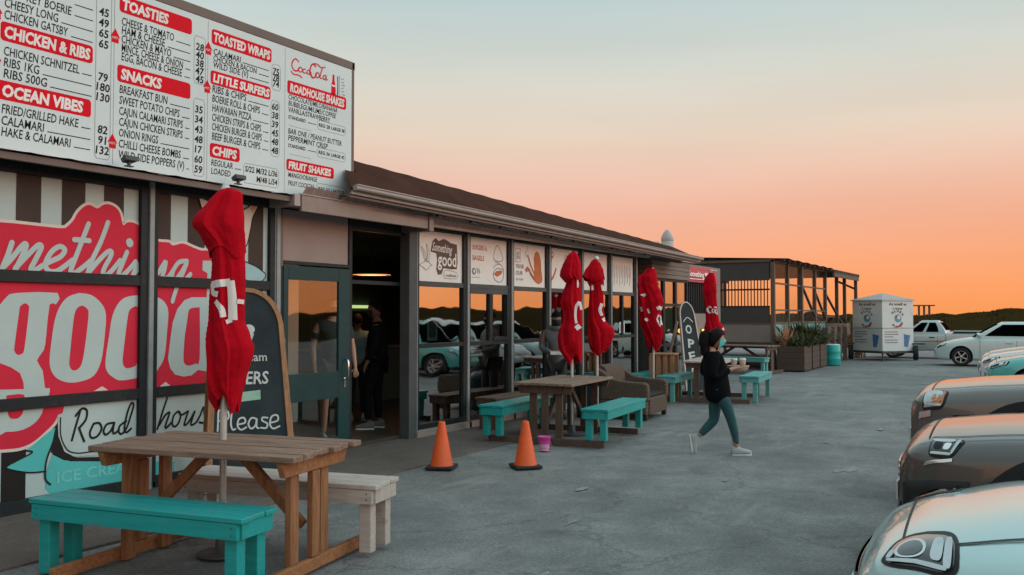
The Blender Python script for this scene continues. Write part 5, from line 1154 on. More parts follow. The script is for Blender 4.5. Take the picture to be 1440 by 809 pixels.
# ---- chalkboards
def chalkboard(label, base, up, wax, half0, half1, zs, ht, prints, m_face='chalkboard', m_frame='frame_wood', fw=.05, name='chalkboard'):
    """arched A-board: base point, up axis (leaning), width axis; half width at base and at spring line zs, total height ht"""
    t = thing(name, label, 'chalkboard', base)
    ux, wx = Vector(up).normalized(), Vector(wax).normalized(); nn = wx.cross(ux).normalized()
    arc = [(half1 * math.cos(R(a_)), zs + (ht - zs) * math.sin(R(a_))) for a_ in range(0, 181, 10)]
    outer = [(half0, 0)] + arc + [(-half0, 0)]
    k_ = lambda p: (p[0] * (1 - fw / half1), p[1] - fw * .9 * max(0, (p[1] - zs)) / max(.01, ht - zs))
    inner = [k_(p) for p in outer]
    n = len(outer); b = MB(); O = Vector((0, 0, 0))
    vs = []
    for off in (.0, .045): vs += [O + wx * p[0] + ux * p[1] + nn * off for p in outer] + [O + wx * p[0] + ux * p[1] + nn * off for p in inner]
    fs = []
    for i in range(n - 1):
        fs += [(i, i + 1, n + i + 1, n + i), (2 * n + i, 3 * n + i, 3 * n + i + 1, 2 * n + i + 1), (i, 2 * n + i, 2 * n + i + 1, i + 1), (n + i, n + i + 1, 3 * n + i + 1, 3 * n + i)]
    fs += [(0, n, 3 * n, 2 * n), (n - 1, 3 * n - 1, 4 * n - 1, 2 * n - 1)]
    b.add(vs, fs, m_frame)
    b.build('frame', t, bevel=.004)
    b = MB(); b.prism(inner, nn * .008, wx, ux, .02, m_face)
    P = (nn * .029, wx, ux, nn); prints(b, P); b.build('face', t)
    # rear prop
    b = MB(); bk = Vector((ux.x, ux.y, 0)); bk = bk.normalized() if bk.length > .01 else Vector((0, 1, 0)); foot = bk * .75
    for sx in (-1, 1): b.beam(wx * sx * half0 * .8 + ux * (zs * .95) - nn * .02, wx * sx * half0 * .8 + foot, .04, .05, m_frame)
    b.beam(wx * half0 * .8 + foot * .75 + Vector((0, 0, zs * .22)), -wx * half0 * .8 + foot * .75 + Vector((0, 0, zs * .22)), .03, .04, m_frame)
    b.build('rear_leg', t, bevel=.003)
    return t
def chalk1(b, P):
    b.shape(P, [(-.045, 1.49), (.055, 1.49), (.01, 1.36)], .001, 'chalk'); b.shape(P, blob(.005, 1.53, .058, .05, 12), .0016, 'chalk')
    b.text(P, 'ice cream', -.26, 1.22, .12, .002, 'chalk', width=.43, bold=.01); b.text(P, 'ORDERS', -.34, 1.0, .17, .004, 'chalk', width=.52, bold=.02, shear=.1)
    b.shape(P, [(-.12, .83), (.10, .85), (.10, .94), (-.12, .92)], .0015, 'chalk_green')
    H_ = lambda ox, pts, k: b.stroke(P, [(ox + x * .1, .57 + z * .1) for x, z in pts], .016, .002 + k * 4e-4, 'chalk')
    for k, (ox, pts) in enumerate(((-.30, [(0, 0), (.05, 1.0), (.1, 1.9)]), (-.30, [(.1, 1.9), (.9, 1.8), (.95, 1.1), (.15, .9)]), (-.18, [(.1, 1.7), (.0, .6), (.15, .05), (.4, .1)]), (-.12, [(0, .5), (.7, .65), (.6, 1.1), (.15, 1.0), (.0, .4), (.3, .0), (.8, .2)]),
            (-.02, [(.75, .95), (.3, 1.05), (.0, .5), (.25, .05), (.65, .35), (.78, .95), (.75, .2), (.95, .05)]), (.09, [(.7, 1.0), (.25, 1.05), (.2, .75), (.65, .45), (.55, .05), (.05, .08)]), (.18, [(0, .5), (.75, .7), (.7, 1.2), (.2, 1.1), (.0, .4), (.3, -.05), (.9, .15)]))): H_(ox, pts, k)
def chalk2(b, P):
    for i, ch in enumerate('OPEN'): b.text(P, ch, 0, 1.25 - .30 * i, .27, .002, 'chalk', width=.2, bold=.03, align='c', rot=R(6 * (-1) ** i))
    b.stroke(P, [(-.15, 1.52), (0, 1.62), (.15, 1.52)], .02, .002, 'chalk')
chalkboard('tall arched chalkboard in a tan timber frame behind the nearest umbrella', (6.18, -.95, .008), (.20, .30, 1.9), (.83, -.557, 0), .43, .34, 1.52, 1.94, chalk1)
chalkboard('narrow black arched board reading OPEN, leaning beside the annex panes', (19.35, -.75, .008), (.12, .30, 1.9), (.92, -.39, 0), .36, .25, 1.62, 1.98, chalk2, 'chalkboard', 'white_wood', .035)

# ================================================================== closed parasols
VR = Vector((.506, -.8625, 0)); VF = Vector((.8625, .506, 0))      # across / along the row of tables as the cloth hangs
def parasol(label, loc, prof, H, marks, base_r=.2, k=5, amp=.13, seed=1, pole_r=.021, tilt=(0, 0), squash=.8, twist=2.2, hood=.25, body_rows=None):
    """closed parasol: folded cloth is a real closed surface; prof = [(z, left, right)] offsets from the pole"""
    t = thing('parasol', label, 'parasol', loc, 0, 'closed red parasols')
    rr = random.Random(seed)
    zs = [p[0] for p in prof]; z0, z1 = min(zs), max(zs)
    P = sorted(prof)
    LT = [(p[0], p[1]) for p in P]; RT = [(p[0], p[2]) for p in P]
    ph0 = rr.uniform(0, 6)
    def surf(phi, z, off=0.):
        l, r = interp(LT, z), interp(RT, z); c, hw = (l + r) / 2, max(.012, (r - l) / 2)
        u = k * phi / 2 + ph0 + twist * (z - z0) + .9 * math.sin(2.2 * z + phi)
        tt = (u / PI) % 1.; f = tt if tt < .88 else (1 - tt) / .12          # overlapping wrapped flaps with crisp edges
        f2 = .35 * math.sin(phi * 9 + z * 11 + seed) + .3 * math.sin(phi * 3 - z * 19)
        a_ = 1 + amp * (1.5 * f - .75) + amp * .22 * f2 - .04 * abs(math.sin(phi * 5.5 + 2.2 * math.sin(z * 2.3 + seed) + .8 * math.sin(phi * 2 + seed))) ** .6 + .022 * math.sin(z * 34 + 5 * math.sin(phi * 2 + seed)) * max(0, math.sin(phi * 3 + z * 5))
        a_ = a_ * (1 - abs(math.cos(phi)) ** 6 * .6) + abs(math.cos(phi)) ** 6 * .6
        x = c + hw * math.cos(phi) * a_; y = (hw * squash + .02) * math.sin(phi) * a_ * (1 + .0 * f)
        q = VR * (x + off * math.cos(phi)) + VF * (y + off * math.sin(phi)); q.z = z
        return q
    nf = 150
    b = MB()
    zh = P[-1][0] - hood * (z1 - z0)                                       # hem of the hood, overlapping the body cloth
    def sheet(za, zb, n_, hem, grow_, close):
        vs = []
        for i in range(n_ + 1):
            z = za + (zb - za) * i / n_
            for j in range(nf):
                phi = 2 * PI * j / nf
                v = surf(phi, z, grow_ * (1 - i / n_) ** 2)
                fall = max(0, 1 - i / (n_ * .35)) ** 1.5
                v.z += fall * hem * (math.sin(phi * k / 2 + seed) + .6 * abs(math.sin(phi * k * .5 + seed * .7)) - .5)
                vs.append(v)
        b.add(vs, [(i * nf + j, i * nf + (j + 1) % nf, (i + 1) * nf + (j + 1) % nf, (i + 1) * nf + j) for i in range(n_) for j in range(nf)], 'cloth_red', True)
        if close: b.add(vs[-nf:], [tuple(range(nf))], 'cloth_red', True)
    LT0, RT0 = LT, RT
    sheet(zh, z1, 26, .035, .012, True)
    if body_rows:                                                          # narrower body below the flared hood
        P2 = sorted(body_rows + [p for p in P if p[0] < zh - .02]); LT = [(p[0], p[1]) for p in P2]; RT = [(p[0], p[2]) for p in P2]
    sheet(z0, min(z1 - .02, zh + .14), 64, .06, .0, False)
    for mi, (pts, wd) in enumerate(marks):
        q = cr_spline(pts, 7) if len(pts) > 2 else [tuple(Vector(pts[0]).lerp(Vector(pts[1]), i_ / 8)) for i_ in range(9)]
        ribs = []
        for i in range(len(q)):
            a, c = q[max(0, i - 1)], q[min(len(q) - 1, i + 1)]; dx, dz = c[0] - a[0], c[1] - a[1]; ln = math.hypot(dx, dz) or 1
            row = []
            for e in (-.5, -.25, 0, .25, .5):
                x, z = q[i][0] - dz / ln * wd * e, q[i][1] + dx / ln * wd * e
                l, r = interp(LT, z), interp(RT, z); cc, hw = (l + r) / 2, max(.012, (r - l) / 2)
                s_ = max(-.97, min(.97, (x - cc) / hw)); row.append(surf(-math.acos(s_), z, .006 + .0015 * mi))
            ribs.append(row)
        b.add([p for row in ribs for p in row], [(i * 5 + j, i * 5 + j + 1, (i + 1) * 5 + j + 1, (i + 1) * 5 + j) for i in range(len(ribs) - 1) for j in range(4)], 'cloth_white', True)
    b.build('canopy', t, sharp=32)
    b = MB(); b.tube([(0, 0, .03), (tilt[0] * .3, tilt[1] * .3, H * .4), (tilt[0], tilt[1], H)], pole_r, 'pole_metal', 14); b.lathe([(0, -.02), (.03, -.015), (.034, .02), (.02, .05), (0, .055)], 'pole_metal', 12, (tilt[0], tilt[1], H)); b.build('pole', t)
    b = MB(); b.lathe([(0, .0), (base_r, .0), (base_r, .012), (base_r * .9, .018), (.05, .022), (.045, .12), (.032, .13), (0, .13)], 'base_metal', 26); b.build('base', t)
    return t
def prof_px(rows, u0, ppm, vz):      # measured outline rows (v, left, right) -> (height, offsets)
    return [(1.65 + (vz - v) / ppm, (l - u0) / ppm, (r - u0) / ppm) for v, l, r in rows]
M1 = [([(305, 404), (318, 402), (332, 400)], 10), ([(332, 398), (334, 420), (335, 452)], 10), ([(306, 402), (308, 414), (317, 417)], 8), ([(313, 426), (321, 436), (324, 448)], 7), ([(334, 452), (327, 455)], 6), ([(343, 430), (344, 424)], 9)]
def mk(ms, u0, ppm, vz): return [([((u - u0) / ppm, 1.65 + (vz - v) / ppm) for u, v in p], w_ / ppm) for p, w_ in ms]
U1 = [(268, 321, 325), (273, 307, 340), (289, 293, 341), (311, 273, 343), (321, 271, 343.5), (335, 284, 344), (353, 298, 344), (373, 300.5, 345), (418, 299, 345), (453, 298, 344), (471, 296, 351), (489, 295, 357), (502, 295, 355), (524, 295, 347), (551, 298, 341), (566, 308, 337)]
parasol('nearest closed red parasol, standing in the weathered table with its hood flared to the left', (4.47, -2.46, 0), prof_px(U1, 318, 199, 446), 2.52, mk(M1, 318, 199, 446), .17, 5, .24, 3, .024, (.0, .0), hood=.30, body_rows=prof_px([(300, 300, 341), (321, 299, 342), (340, 298, 343), (353, 298, 344)], 318, 199, 446))
c6 = lambda V, a_, b_: (300 + V / 2.247, 560 + a_ / 2.247, 560 + b_ / 2.247)
U2 = [c6(*r) for r in ((124, 548, 558), (140, 534, 570), (165, 522, 576), (190, 514, 576), (203, 513, 576), (225, 532, 576), (262, 518, 578), (285, 512, 580), (315, 520, 581), (345, 520, 581), (372, 508, 580), (400, 504, 580), (432, 508, 581), (455, 524, 580), (467, 532, 578))]
M2 = [([c6(285, 572, 0)[1::-1], c6(300, 562, 0)[1::-1], c6(330, 559, 0)[1::-1], c6(352, 563, 0)[1::-1]], 4), ([c6(285, 572, 0)[1::-1], c6(310, 577, 0)[1::-1]], 3), ([c6(358, 562, 0)[1::-1], c6(370, 571, 0)[1::-1]], 7), ([c6(215, 566, 0)[1::-1], c6(240, 566, 0)[1::-1]], 2.2)]
parasol('closed red parasol on the left of two in the second table, white curve on it', (11.42, -1.68, 0), prof_px(U2, 804, 100, 446), 2.50, mk(M2, 804, 100, 446), .2, 5, .22, 8, hood=.27, body_rows=prof_px([c6(*r) for r in ((170, 532, 572), (200, 534, 574), (215, 533, 575))], 804, 100, 446))
U3 = [c6(*r) for r in ((150, 616, 628), (165, 604, 640), (185, 590, 648), (206, 582, 650), (222, 596, 651), (240, 605, 650), (300, 602, 648), (340, 600, 652), (356, 600, 664), (368, 600, 680), (388, 598, 683), (410, 600, 676), (428, 604, 664), (440, 612, 654))]
M3 = [([c6(290, 640, 0)[1::-1], c6(310, 634, 0)[1::-1], c6(328, 640, 0)[1::-1]], 4), ([c6(335, 644, 0)[1::-1], c6(345, 650, 0)[1::-1]], 5), ([c6(232, 640, 0)[1::-1], c6(250, 643, 0)[1::-1]], 3), ([c6(232, 612, 0)[1::-1], c6(248, 613, 0)[1::-1]], 2)]
parasol('closed red parasol on the right of two in the second table, hem kicked outwards', (11.99, -1.80, 0), prof_px(U3, 839, 97, 446), 2.46, mk(M3, 839, 97, 446), .2, 5, .22, 12, hood=.22, body_rows=prof_px([c6(*r) for r in ((190, 606, 646), (206, 605, 648), (215, 605, 650))], 839, 97, 446))
c7 = lambda V, a_, b_: (340 + V / 3.1125, 880 + a_ / 3.1125, 880 + b_ / 3.1125)
U4 = [c7(*r) for r in ((123, 88, 122), (138, 78, 127), (160, 50, 130), (190, 48, 132), (230, 50, 150), (262, 52, 160), (290, 54, 155), (315, 56, 150), (345, 58, 150), (378, 62, 158), (410, 75, 158), (440, 84, 155), (472, 100, 140))]
M4 = [([c7(300, 122, 0)[1::-1], c7(295, 138, 0)[1::-1], c7(300, 152, 0)[1::-1]], 5), ([c7(325, 138, 0)[1::-1], c7(345, 128, 0)[1::-1], c7(375, 140, 0)[1::-1]], 4.5), ([c7(330, 150, 0)[1::-1], c7(370, 152, 0)[1::-1]], 4), ([c7(300, 82, 0)[1::-1], c7(320, 92, 0)[1::-1]], 3), ([c7(235, 65, 0)[1::-1], c7(245, 72, 0)[1::-1]], 4), ([c7(292, 62, 0)[1::-1], c7(312, 66, 0)[1::-1]], 3.5), ([c7(342, 78, 0)[1::-1], c7(352, 86, 0)[1::-1]], 3)]
parasol('broad closed red parasol behind the rattan chair, with scraps of white lettering', (16.15, -1.02, 0), prof_px(U4, 917, 74.5, 446), 2.50, mk(M4, 917, 74.5, 446), .2, 6, .26, 21, hood=.22)
U5 = [c7(*r) for r in ((139, 386, 402), (152, 374, 408), (172, 363, 412), (215, 356, 415), (240, 360, 416), (270, 363, 418), (320, 369, 424), (352, 370, 428), (370, 366, 440), (385, 362, 452), (400, 362, 456), (440, 372, 440), (470, 385, 430))]
M5 = [([c7(296, 388, 0)[1::-1], c7(290, 378, 0)[1::-1], c7(305, 373, 0)[1::-1], c7(318, 380, 0)[1::-1], c7(314, 386, 0)[1::-1]], 1.8), ([c7(300, 396, 0)[1::-1], c7(308, 391, 0)[1::-1], c7(318, 396, 0)[1::-1]], 1.7), ([c7(302, 404, 0)[1::-1], c7(312, 401, 0)[1::-1], c7(320, 407, 0)[1::-1]], 1.7), ([c7(294, 398, 0)[1::-1], c7(296, 410, 0)[1::-1], c7(326, 411, 0)[1::-1]], 1.7), ([c7(384, 430, 0)[1::-1], c7(392, 438, 0)[1::-1]], 3.5)]
parasol('closed red parasol right behind the walking woman, with white script round its waist', (17.45, -1.72, 0), prof_px(U5, 1006, 72, 446), 2.46, mk(M5, 1006, 72, 446), .2, 5, .20, 33, hood=.26)

# ================================================================== vehicles
def lerp(a, b, t): return a + (b - a) * t
def vehicle(name, label, cat, front, heading, p, group=None):
    """front: ground point under the nose; local +X points forward, the nose is at x = 0"""
    t = thing(name, label, cat, front, heading, group)
    L, Wd = p['L'], p['W']; paint = p['paint']
    top, bot = p['top'], p['bot']
    nose, tail = p.get('nose', .72), p.get('tail', .80)
    def hw(s):
        a = 1.
        if s < .75: a = nose + (1 - nose) * (1 - (1 - s / .75) ** 2.4)
        if s > L - .6: a = tail + (1 - tail) * (1 - (1 - (L - s) / .6) ** 2.2)
        return a * Wd / 2
    def sec(s, q):
        """q 0..1 from sill to centre line"""
        h = hw(s); zt = interp(top, s); zb = interp(bot, s); sh = zt - p.get('sh', .12)
        pts = [(h * .93, zb), (h * .985, zb + .10 * (sh - zb)), (h * 1.0, zb + .48 * (sh - zb)), (h * .99, zb + .80 * (sh - zb)), (h * .965, sh), (h * .90, sh + .062), (h * .74, zt - .030), (h * .36, zt - .004), (0, zt)]
        qq = q * (len(pts) - 1); i = min(int(qq), len(pts) - 2); f = qq - i
        P4 = [pts[max(i - 1, 0)], pts[i], pts[i + 1], pts[min(i + 2, len(pts) - 1)]]
        o = []
        for d in range(2):
            a, b_, c, e = (P4[k_][d] for k_ in range(4)); o.append(.5 * (2 * b_ + (c - a) * f + (2 * a - 5 * b_ + 4 * c - e) * f * f + (3 * b_ - a - 3 * c + e) * f ** 3))
        return o
    def bul(s, z):
        """front face rounding: how far the skin sits back from the nose line"""
        return 0.
    def S(s, q, side=1, off=0.):
        y, z = sec(s, q)
        v = Vector((-s, side * y, z))
        if off:
            e = .02
            a = Vector((-(s + e), side * sec(min(L, s + e), q)[0], sec(min(L, s + e), q)[1])) - Vector((-(s - e), side * sec(max(0, s - e), q)[0], sec(max(0, s - e), q)[1]))
            q1, q0 = min(1, q + .02), max(0, q - .02)
            b_ = Vector((-s, side * sec(s, q1)[0], sec(s, q1)[1])) - Vector((-s, side * sec(s, q0)[0], sec(s, q0)[1]))
            nn = a.cross(b_).normalized() * (1 if side < 0 else 1)
            ctr = Vector((-s, 0, .55))
            if nn.dot(v - ctr) < 0: nn = -nn
            v += nn * off
        return v
    p['_S'] = S; p['_t'] = t
    ns, nq = 64, 30
    ss = [0, .015, .04, .075] + [.12 + (L - .24) * (i / (ns - 8)) for i in range(ns - 7)] + [L - .075, L - .03, L]
    b = MB(); vs = []
    # rounded nose: first stations shrink vertically so that hood and bumper roll over
    def roll(s, y, z):
        zt = interp(top, s); zb = interp(bot, s); m = (zt * .45 + zb * .55)
        e = min(s, L - s); k_ = 1 - .16 * max(0, 1 - e / .12) ** 2
        return y * (1 - .05 * max(0, 1 - e / .12) ** 2), m + (z - m) * k_
    rings = []
    for s in ss:
        ring = []
        for side in (1, -1):
            for i in range(nq + 1):
                q = i / nq if side == 1 else 1 - i / nq
                if side == -1 and i == 0: continue
                y, z = roll(s, *sec(s, q)); ring.append((-s, side * y, z))
        rings.append(ring)
    m_ = len(rings[0]); vs = [v for r in rings for v in r]
    fs = [(i * m_ + j, i * m_ + (j + 1) % m_, (i + 1) * m_ + (j + 1) % m_, (i + 1) * m_ + j) for i in range(len(ss) - 1) for j in range(m_)]
    fs += [tuple(range(m_))[::-1], tuple((len(ss) - 1) * m_ + j for j in range(m_))]
    b.add(vs, fs, paint, True)
    b._m('plastic_black')
    me_o = b.build('body_tmp')
    cut = MB()
    for ax in p['axles']:
        for sd in (-1, 1):
            r_ = p['wr'] * 1.17
            cut.lathe([(0, -.16), (r_, -.16), (r_, .3), (0, .3)], 'plastic_black', 40, (-ax, sd * (Wd / 2 - .10), p['wr'] + .015), Matrix.Rotation(R(90 * -sd), 3, 'X'))
    co = cut.build('cut_tmp')
    co.data.materials.clear(); co.data.materials.append(MAT[paint]); co.data.materials.append(MAT['plastic_black'])
    co.data.polygons.foreach_set('material_index', [1] * len(co.data.polygons))
    bm = bmesh.new(); bm.from_mesh(co.data); bmesh.ops.remove_doubles(bm, verts=bm.verts, dist=1e-4); bmesh.ops.recalc_face_normals(bm, faces=bm.faces); bm.to_mesh(co.data); bm.free()
    bm = bmesh.new(); bm.from_mesh(me_o.data); bmesh.ops.remove_doubles(bm, verts=bm.verts, dist=1e-5); bmesh.ops.recalc_face_normals(bm, faces=bm.faces); bm.to_mesh(me_o.data); bm.free()
    bo = me_o.modifiers.new('bo', 'BOOLEAN'); bo.operation = 'DIFFERENCE'; bo.object = co; bo.solver = 'EXACT'
    me2 = evaluated(me_o); bpy.data.objects.remove(co)
    me2.set_sharp_from_angle(angle=R(38)); me2.name = 'body'
    body = link('body', me2, t)
    def patch(name, quad, off, m, side=1, n=8, mh=None, th=None):
        """panel lying on the skin: quad of (s, q) corners"""
        pb = MB(); pv = []
        for i in range(n + 1):
            for j in range(n + 1):
                u_, v_ = i / n, j / n
                a = [lerp(lerp(quad[0][d], quad[1][d], u_), lerp(quad[3][d], quad[2][d], u_), v_) for d in (0, 1)]
                edge_ = min(u_, 1 - u_, v_, 1 - v_); o_ = off * (1 if th is None else (-.4 if edge_ == 0 else 1))
                pv.append(S(a[0], a[1], side, o_))
        pb.add(pv, [(i * (n + 1) + j, (i + 1) * (n + 1) + j, (i + 1) * (n + 1) + j + 1, i * (n + 1) + j + 1) for i in range(n) for j in range(n)], m, True)
        return pb
    par = lambda mb, nm, o=t, **k: mb.build(nm, o, **k)
    # wheels
    for ax in p['axles']:
        for sd in (-1, 1):
            c_ = Vector((-ax, sd * (Wd / 2 - .125), p['wr'])); M_ = Matrix.Rotation(R(-90 * sd), 3, 'X'); r_ = p['wr']
            q = MB(); q.lathe([(r_ * .62, -.10), (r_ * .9, -.105), (r_ * .985, -.085), (r_, -.04), (r_, .05), (r_ * .985, .09), (r_ * .9, .108), (r_ * .66, .095), (r_ * .62, .06)], 'tyre', 40, c_, M_); w_ = par(q, 'wheel')
            q = MB(); rr_ = r_ * .66
            q.lathe([(0, .03), (rr_ * .9, .02), (rr_ * .9, -.08)], 'plastic_black', 28, c_, M_); q.lathe([(rr_ * .9, .05), (rr_ * .94, .095), (rr_, .09), (rr_, .02)], 'alloy', 32, c_, M_); q.lathe([(0, .085), (rr_ * .2, .08), (rr_ * .22, .04)], 'alloy', 16, c_, M_)
            for i in range(p.get('spokes', 7)):
                a = 2 * PI * i / p.get('spokes', 7) + .2
                e1, e2 = Vector((math.cos(a), math.sin(a), 0)), Vector((-math.sin(a), math.cos(a), 0))
                pts = [e1 * rr_ * .12 - e2 * rr_ * .08, e1 * rr_ * .95 - e2 * rr_ * .13, e1 * rr_ * .95 + e2 * rr_ * .13, e1 * rr_ * .12 + e2 * rr_ * .08]
                vv = [M_ @ (v + Vector((0, 0, .075))) + c_ for v in pts] + [M_ @ (v + Vector((0, 0, .035))) + c_ for v in pts]
                q.add(vv, [(0, 1, 2, 3), (7, 6, 5, 4), (0, 4, 5, 1), (1, 5, 6, 2), (2, 6, 7, 3), (3, 7, 4, 0)], 'alloy')
            par(q, 'rim', w_)
    # cabin
    cb = p.get('cabin')
    if cb:
        ws, rf, rr2, bs, zr, wb, wt = cb['ws'], cb['rf'], cb['rr'], cb['bs'], cb['zr'], cb['wb'], cb['wt']
        zb_f, zb_r = interp(top, ws) - .03, interp(top, bs) - .03
        zbe = cb.get('belt', interp(top, (ws + bs) / 2) - .02)
        lv = [0, .25, .5, .75, .9, .97, 1.0]
        def ring(h, grow_=0.):
            f = lerp(ws, rf, h ** 1.06) - grow_; r_ = lerp(bs, rr2, h ** cb.get('rp', 1.1)) + grow_
            wdt = lerp(wb, wt, h ** 1.35) + grow_
            z = lerp(min(zb_f, zb_r, zbe), zr, h) if h > 0 else min(zb_f, zb_r, zbe) - .03
            if h >= .97: wdt *= (1 - (h - .9) * .9); f += (h - .9) * .7; r_ -= (h - .9) * .7
            pts = []; n_ = 6
            for k_ in range(2 * n_ + 1):          # front edge bowed forward
                y = wdt * (1 - 2 * k_ / (2 * n_)); pts.append((-(f + .16 * (abs(y) / wdt) ** 2.2), y, z - (.015 if h == 1 else 0) * (abs(y) / wdt) ** 2))
            for k_ in range(1, 12): pts.append((-lerp(f + .16, r_ - .12, k_ / 12), -wdt * (1 + .012 * math.sin(PI * k_ / 12)), z))
            for k_ in range(2 * n_ + 1):
                y = -wdt * (1 - 2 * k_ / (2 * n_)); pts.append((-(r_ - .12 * (abs(y) / wdt) ** 2.2), y, z))
            for k_ in range(1, 12): pts.append((-lerp(r_ - .12, f + .16, k_ / 12), wdt * (1 + .012 * math.sin(PI * k_ / 12)), z))
            return pts
        R_ = [ring(h) for h in lv]; nr = len(R_[0]); q = MB()
        q.add([v for r_ in R_ for v in r_], [(i * nr + j, i * nr + (j + 1) % nr, (i + 1) * nr + (j + 1) % nr, (i + 1) * nr + j) for i in range(len(lv) - 1) for j in range(nr)], paint, True)
        crown = [(v[0] * .96 + (-(rf + rr2) / 2) * .04, v[1] * .9, zr + .028) for v in R_[-1]]
        q.add(R_[-1] + crown, [(j, (j + 1) % nr, nr + (j + 1) % nr, nr + j) for j in range(nr)] + [tuple(range(nr, 2 * nr))], paint, True)
        cab = par(q, 'cabin', t, sharp=50)
        def glassband(idx0, idx1, h0, h1, nm, inset=0., off=.006, m='car_glass'):
            hs = [lerp(h0, h1, i / 5) for i in range(6)]; q = MB(); vv = []
            for h in hs:
                rg = ring(h); ctr = Vector((-(ws + bs) / 2, 0, 0))
                for k_ in range(idx0, idx1 + 1):
                    v = Vector(rg[k_ % nr]); d = Vector((v.x - ctr.x, v.y * 3, .2)).normalized() if nm != 'side_window' else Vector((0, math.copysign(1, v.y), .25)).normalized()
                    if nm == 'windscreen': d = Vector((.8, 0, .6))
                    if nm == 'rear_window': d = Vector((-.8, 0, .5))
                    vv.append(v + d * off)
            w_ = idx1 - idx0 + 1
            q.add(vv, [(i * w_ + j, i * w_ + j + 1, (i + 1) * w_ + j + 1, (i + 1) * w_ + j) for i in range(5) for j in range(w_ - 1)], 'car_glass', True)
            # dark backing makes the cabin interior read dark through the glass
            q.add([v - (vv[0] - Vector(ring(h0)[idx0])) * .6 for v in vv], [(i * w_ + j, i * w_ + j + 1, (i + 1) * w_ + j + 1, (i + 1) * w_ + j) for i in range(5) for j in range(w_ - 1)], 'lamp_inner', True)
            return par(q, nm, cab)
        glassband(1, 11, .10, .93, 'windscreen'); 
        glassband(12 + 12 + 1, 12 + 12 + 11, cb.get('rw0', .3), .9, 'rear_window')
        for a0, a1 in cb.get('side', ((1, 6), (6, 11))):
            glassband(12 + a0, 12 + a1, .16, .88, 'side_window'); glassband(36 + 12 - a1, 36 + 12 - a0, .16, .88, 'side_window')
        for a0 in cb.get('pillars', (6,)):
            pass
        for sd in (-1, 1):
            q = MB(); x = -(ws + .30); zz = interp(top, ws) + .09
            q.lathe([(0, -.07), (.07, -.065), (.095, 0), (.085, .04), (.0, .05)], p.get('mirror', paint), 14, (x, sd * (Wd / 2 + .10), zz), Matrix.Rotation(R(90), 3, 'Y') @ Matrix.Diagonal((.75, 1.1, 1))); q.beam((x - .01, sd * (wb - .05), zz - .05), (x, sd * (Wd / 2 + .06), zz - .03), .05, .035, 'plastic_black'); par(q, 'mirror')
    # lamps, grille, bumper, seams
    for sd in (-1, 1):
        hl = p['lamp']
        def lp(u_, v_, off):
            a = [lerp(lerp(hl[0][d], hl[1][d], u_), lerp(hl[3][d], hl[2][d], u_), v_) for d in (0, 1)]
            return S(max(.004, a[0]), a[1], sd, off)
        q = MB(); n_ = 36
        def disc(cx, cy, rx, ry, off0, off1, m, e=.5, rings_=5):
            pv = []
            for i in range(rings_ + 1):
                for j in range(n_):
                    a = 2 * PI * j / n_; c_, s_ = math.cos(a), math.sin(a)
                    x_ = math.copysign(abs(c_) ** e, c_); y_ = math.copysign(abs(s_) ** e, s_); r_ = i / rings_
                    pv.append(lp(cx + rx * x_ * r_, cy + ry * y_ * r_, off0 + (off1 - off0) * r_ * r_))
            q.add(pv, [(i * n_ + j, i * n_ + (j + 1) % n_, (i + 1) * n_ + (j + 1) % n_, (i + 1) * n_ + j) for i in range(rings_) for j in range(n_)], m, True)
        disc(.5, .5, .54, .56, .006, .003, 'plastic_black')
        disc(.5, .5, .48, .47, .016, .006, 'lamp_inner')
        for (cx, cy, rx, ry, m) in p.get('optics', ((.42, .80, .34, .11, 'lamp_lens'), (.30, .50, .14, .20, 'plastic_black'), (.62, .48, .12, .17, 'chrome'))):
            if m == 'ring':
                disc(cx, cy, rx, ry, .0172, .0168, 'chrome', .85, 2); disc(cx, cy, rx * .8, ry * .8, .0185, .018, 'lamp_inner', .9, 2)
            else: disc(cx, cy, rx, ry, .0172, .0168, m, .6, 2)
        disc(.5, .13, .40, .055, .0185, .018, 'plate_white' if p.get('drl') else 'lamp_lens', .4, 2)
        disc(.90, .5, .055, .36, .019, .018, p.get('lamp_in', 'lamp_lens'), .5, 2)
        par(q, 'headlight')
        if p.get('trim'):
            q = patch('trim', p['trim'], .008, p.get('trim_m', 'chrome'), sd, 8); par(q, 'headlight_trim')
        q = MB()
        for quad in p.get('seams', ()):
            z_ = patch('seam', quad, .0022, 'plastic_black', sd, 12); q.add(z_.v, z_.f, 'plastic_black', True)
        if q.v: par(q, 'panel_gap')
        for hx in p.get('handles', ()):
            q = MB(); c_ = S(hx, p.get('hq', .42), sd, .02); q.box(c_, (.20, .03, .035), p.get('handle_m', paint)); par(q, 'door_handle', bevel=.01)
        if p.get('bonnet', True):
            s1 = p['cabin']['ws'] - .02
            q = MB(); z_ = patch('b', [(.17, .735), (s1, .735), (s1, .745), (.19, .745)], .0035, 'plastic_black', sd, 16); q.add(z_.v, z_.f, 'plastic_black', True)
            z_ = patch('b', [(.158, .735), (.166, .735), (.166, 1.0), (.158, 1.0)], .0035, 'plastic_black', sd, 12); q.add(z_.v, z_.f, 'plastic_black', True)
            par(q, 'bonnet_gap')
        if p.get('guard'):
            q = patch('g', p['guard'], .016, p.get('guard_m', 'plastic_black'), sd, 12, th=1); par(q, 'bumper_corner')
            g_ = p['guard']; cs, cq = lerp(g_[0][0], g_[1][0], .35), lerp(g_[0][1], g_[3][1], .45)
            q = MB(); q.lathe([(0, .008), (.035, .004), (.045, .0), (.047, -.01)], 'lamp_lens', 16, S(cs, cq, sd, .024), Matrix.Rotation(R(90), 3, 'Y') @ Matrix.Rotation(R(-35 * sd), 3, 'X')); par(q, 'fog_lamp')
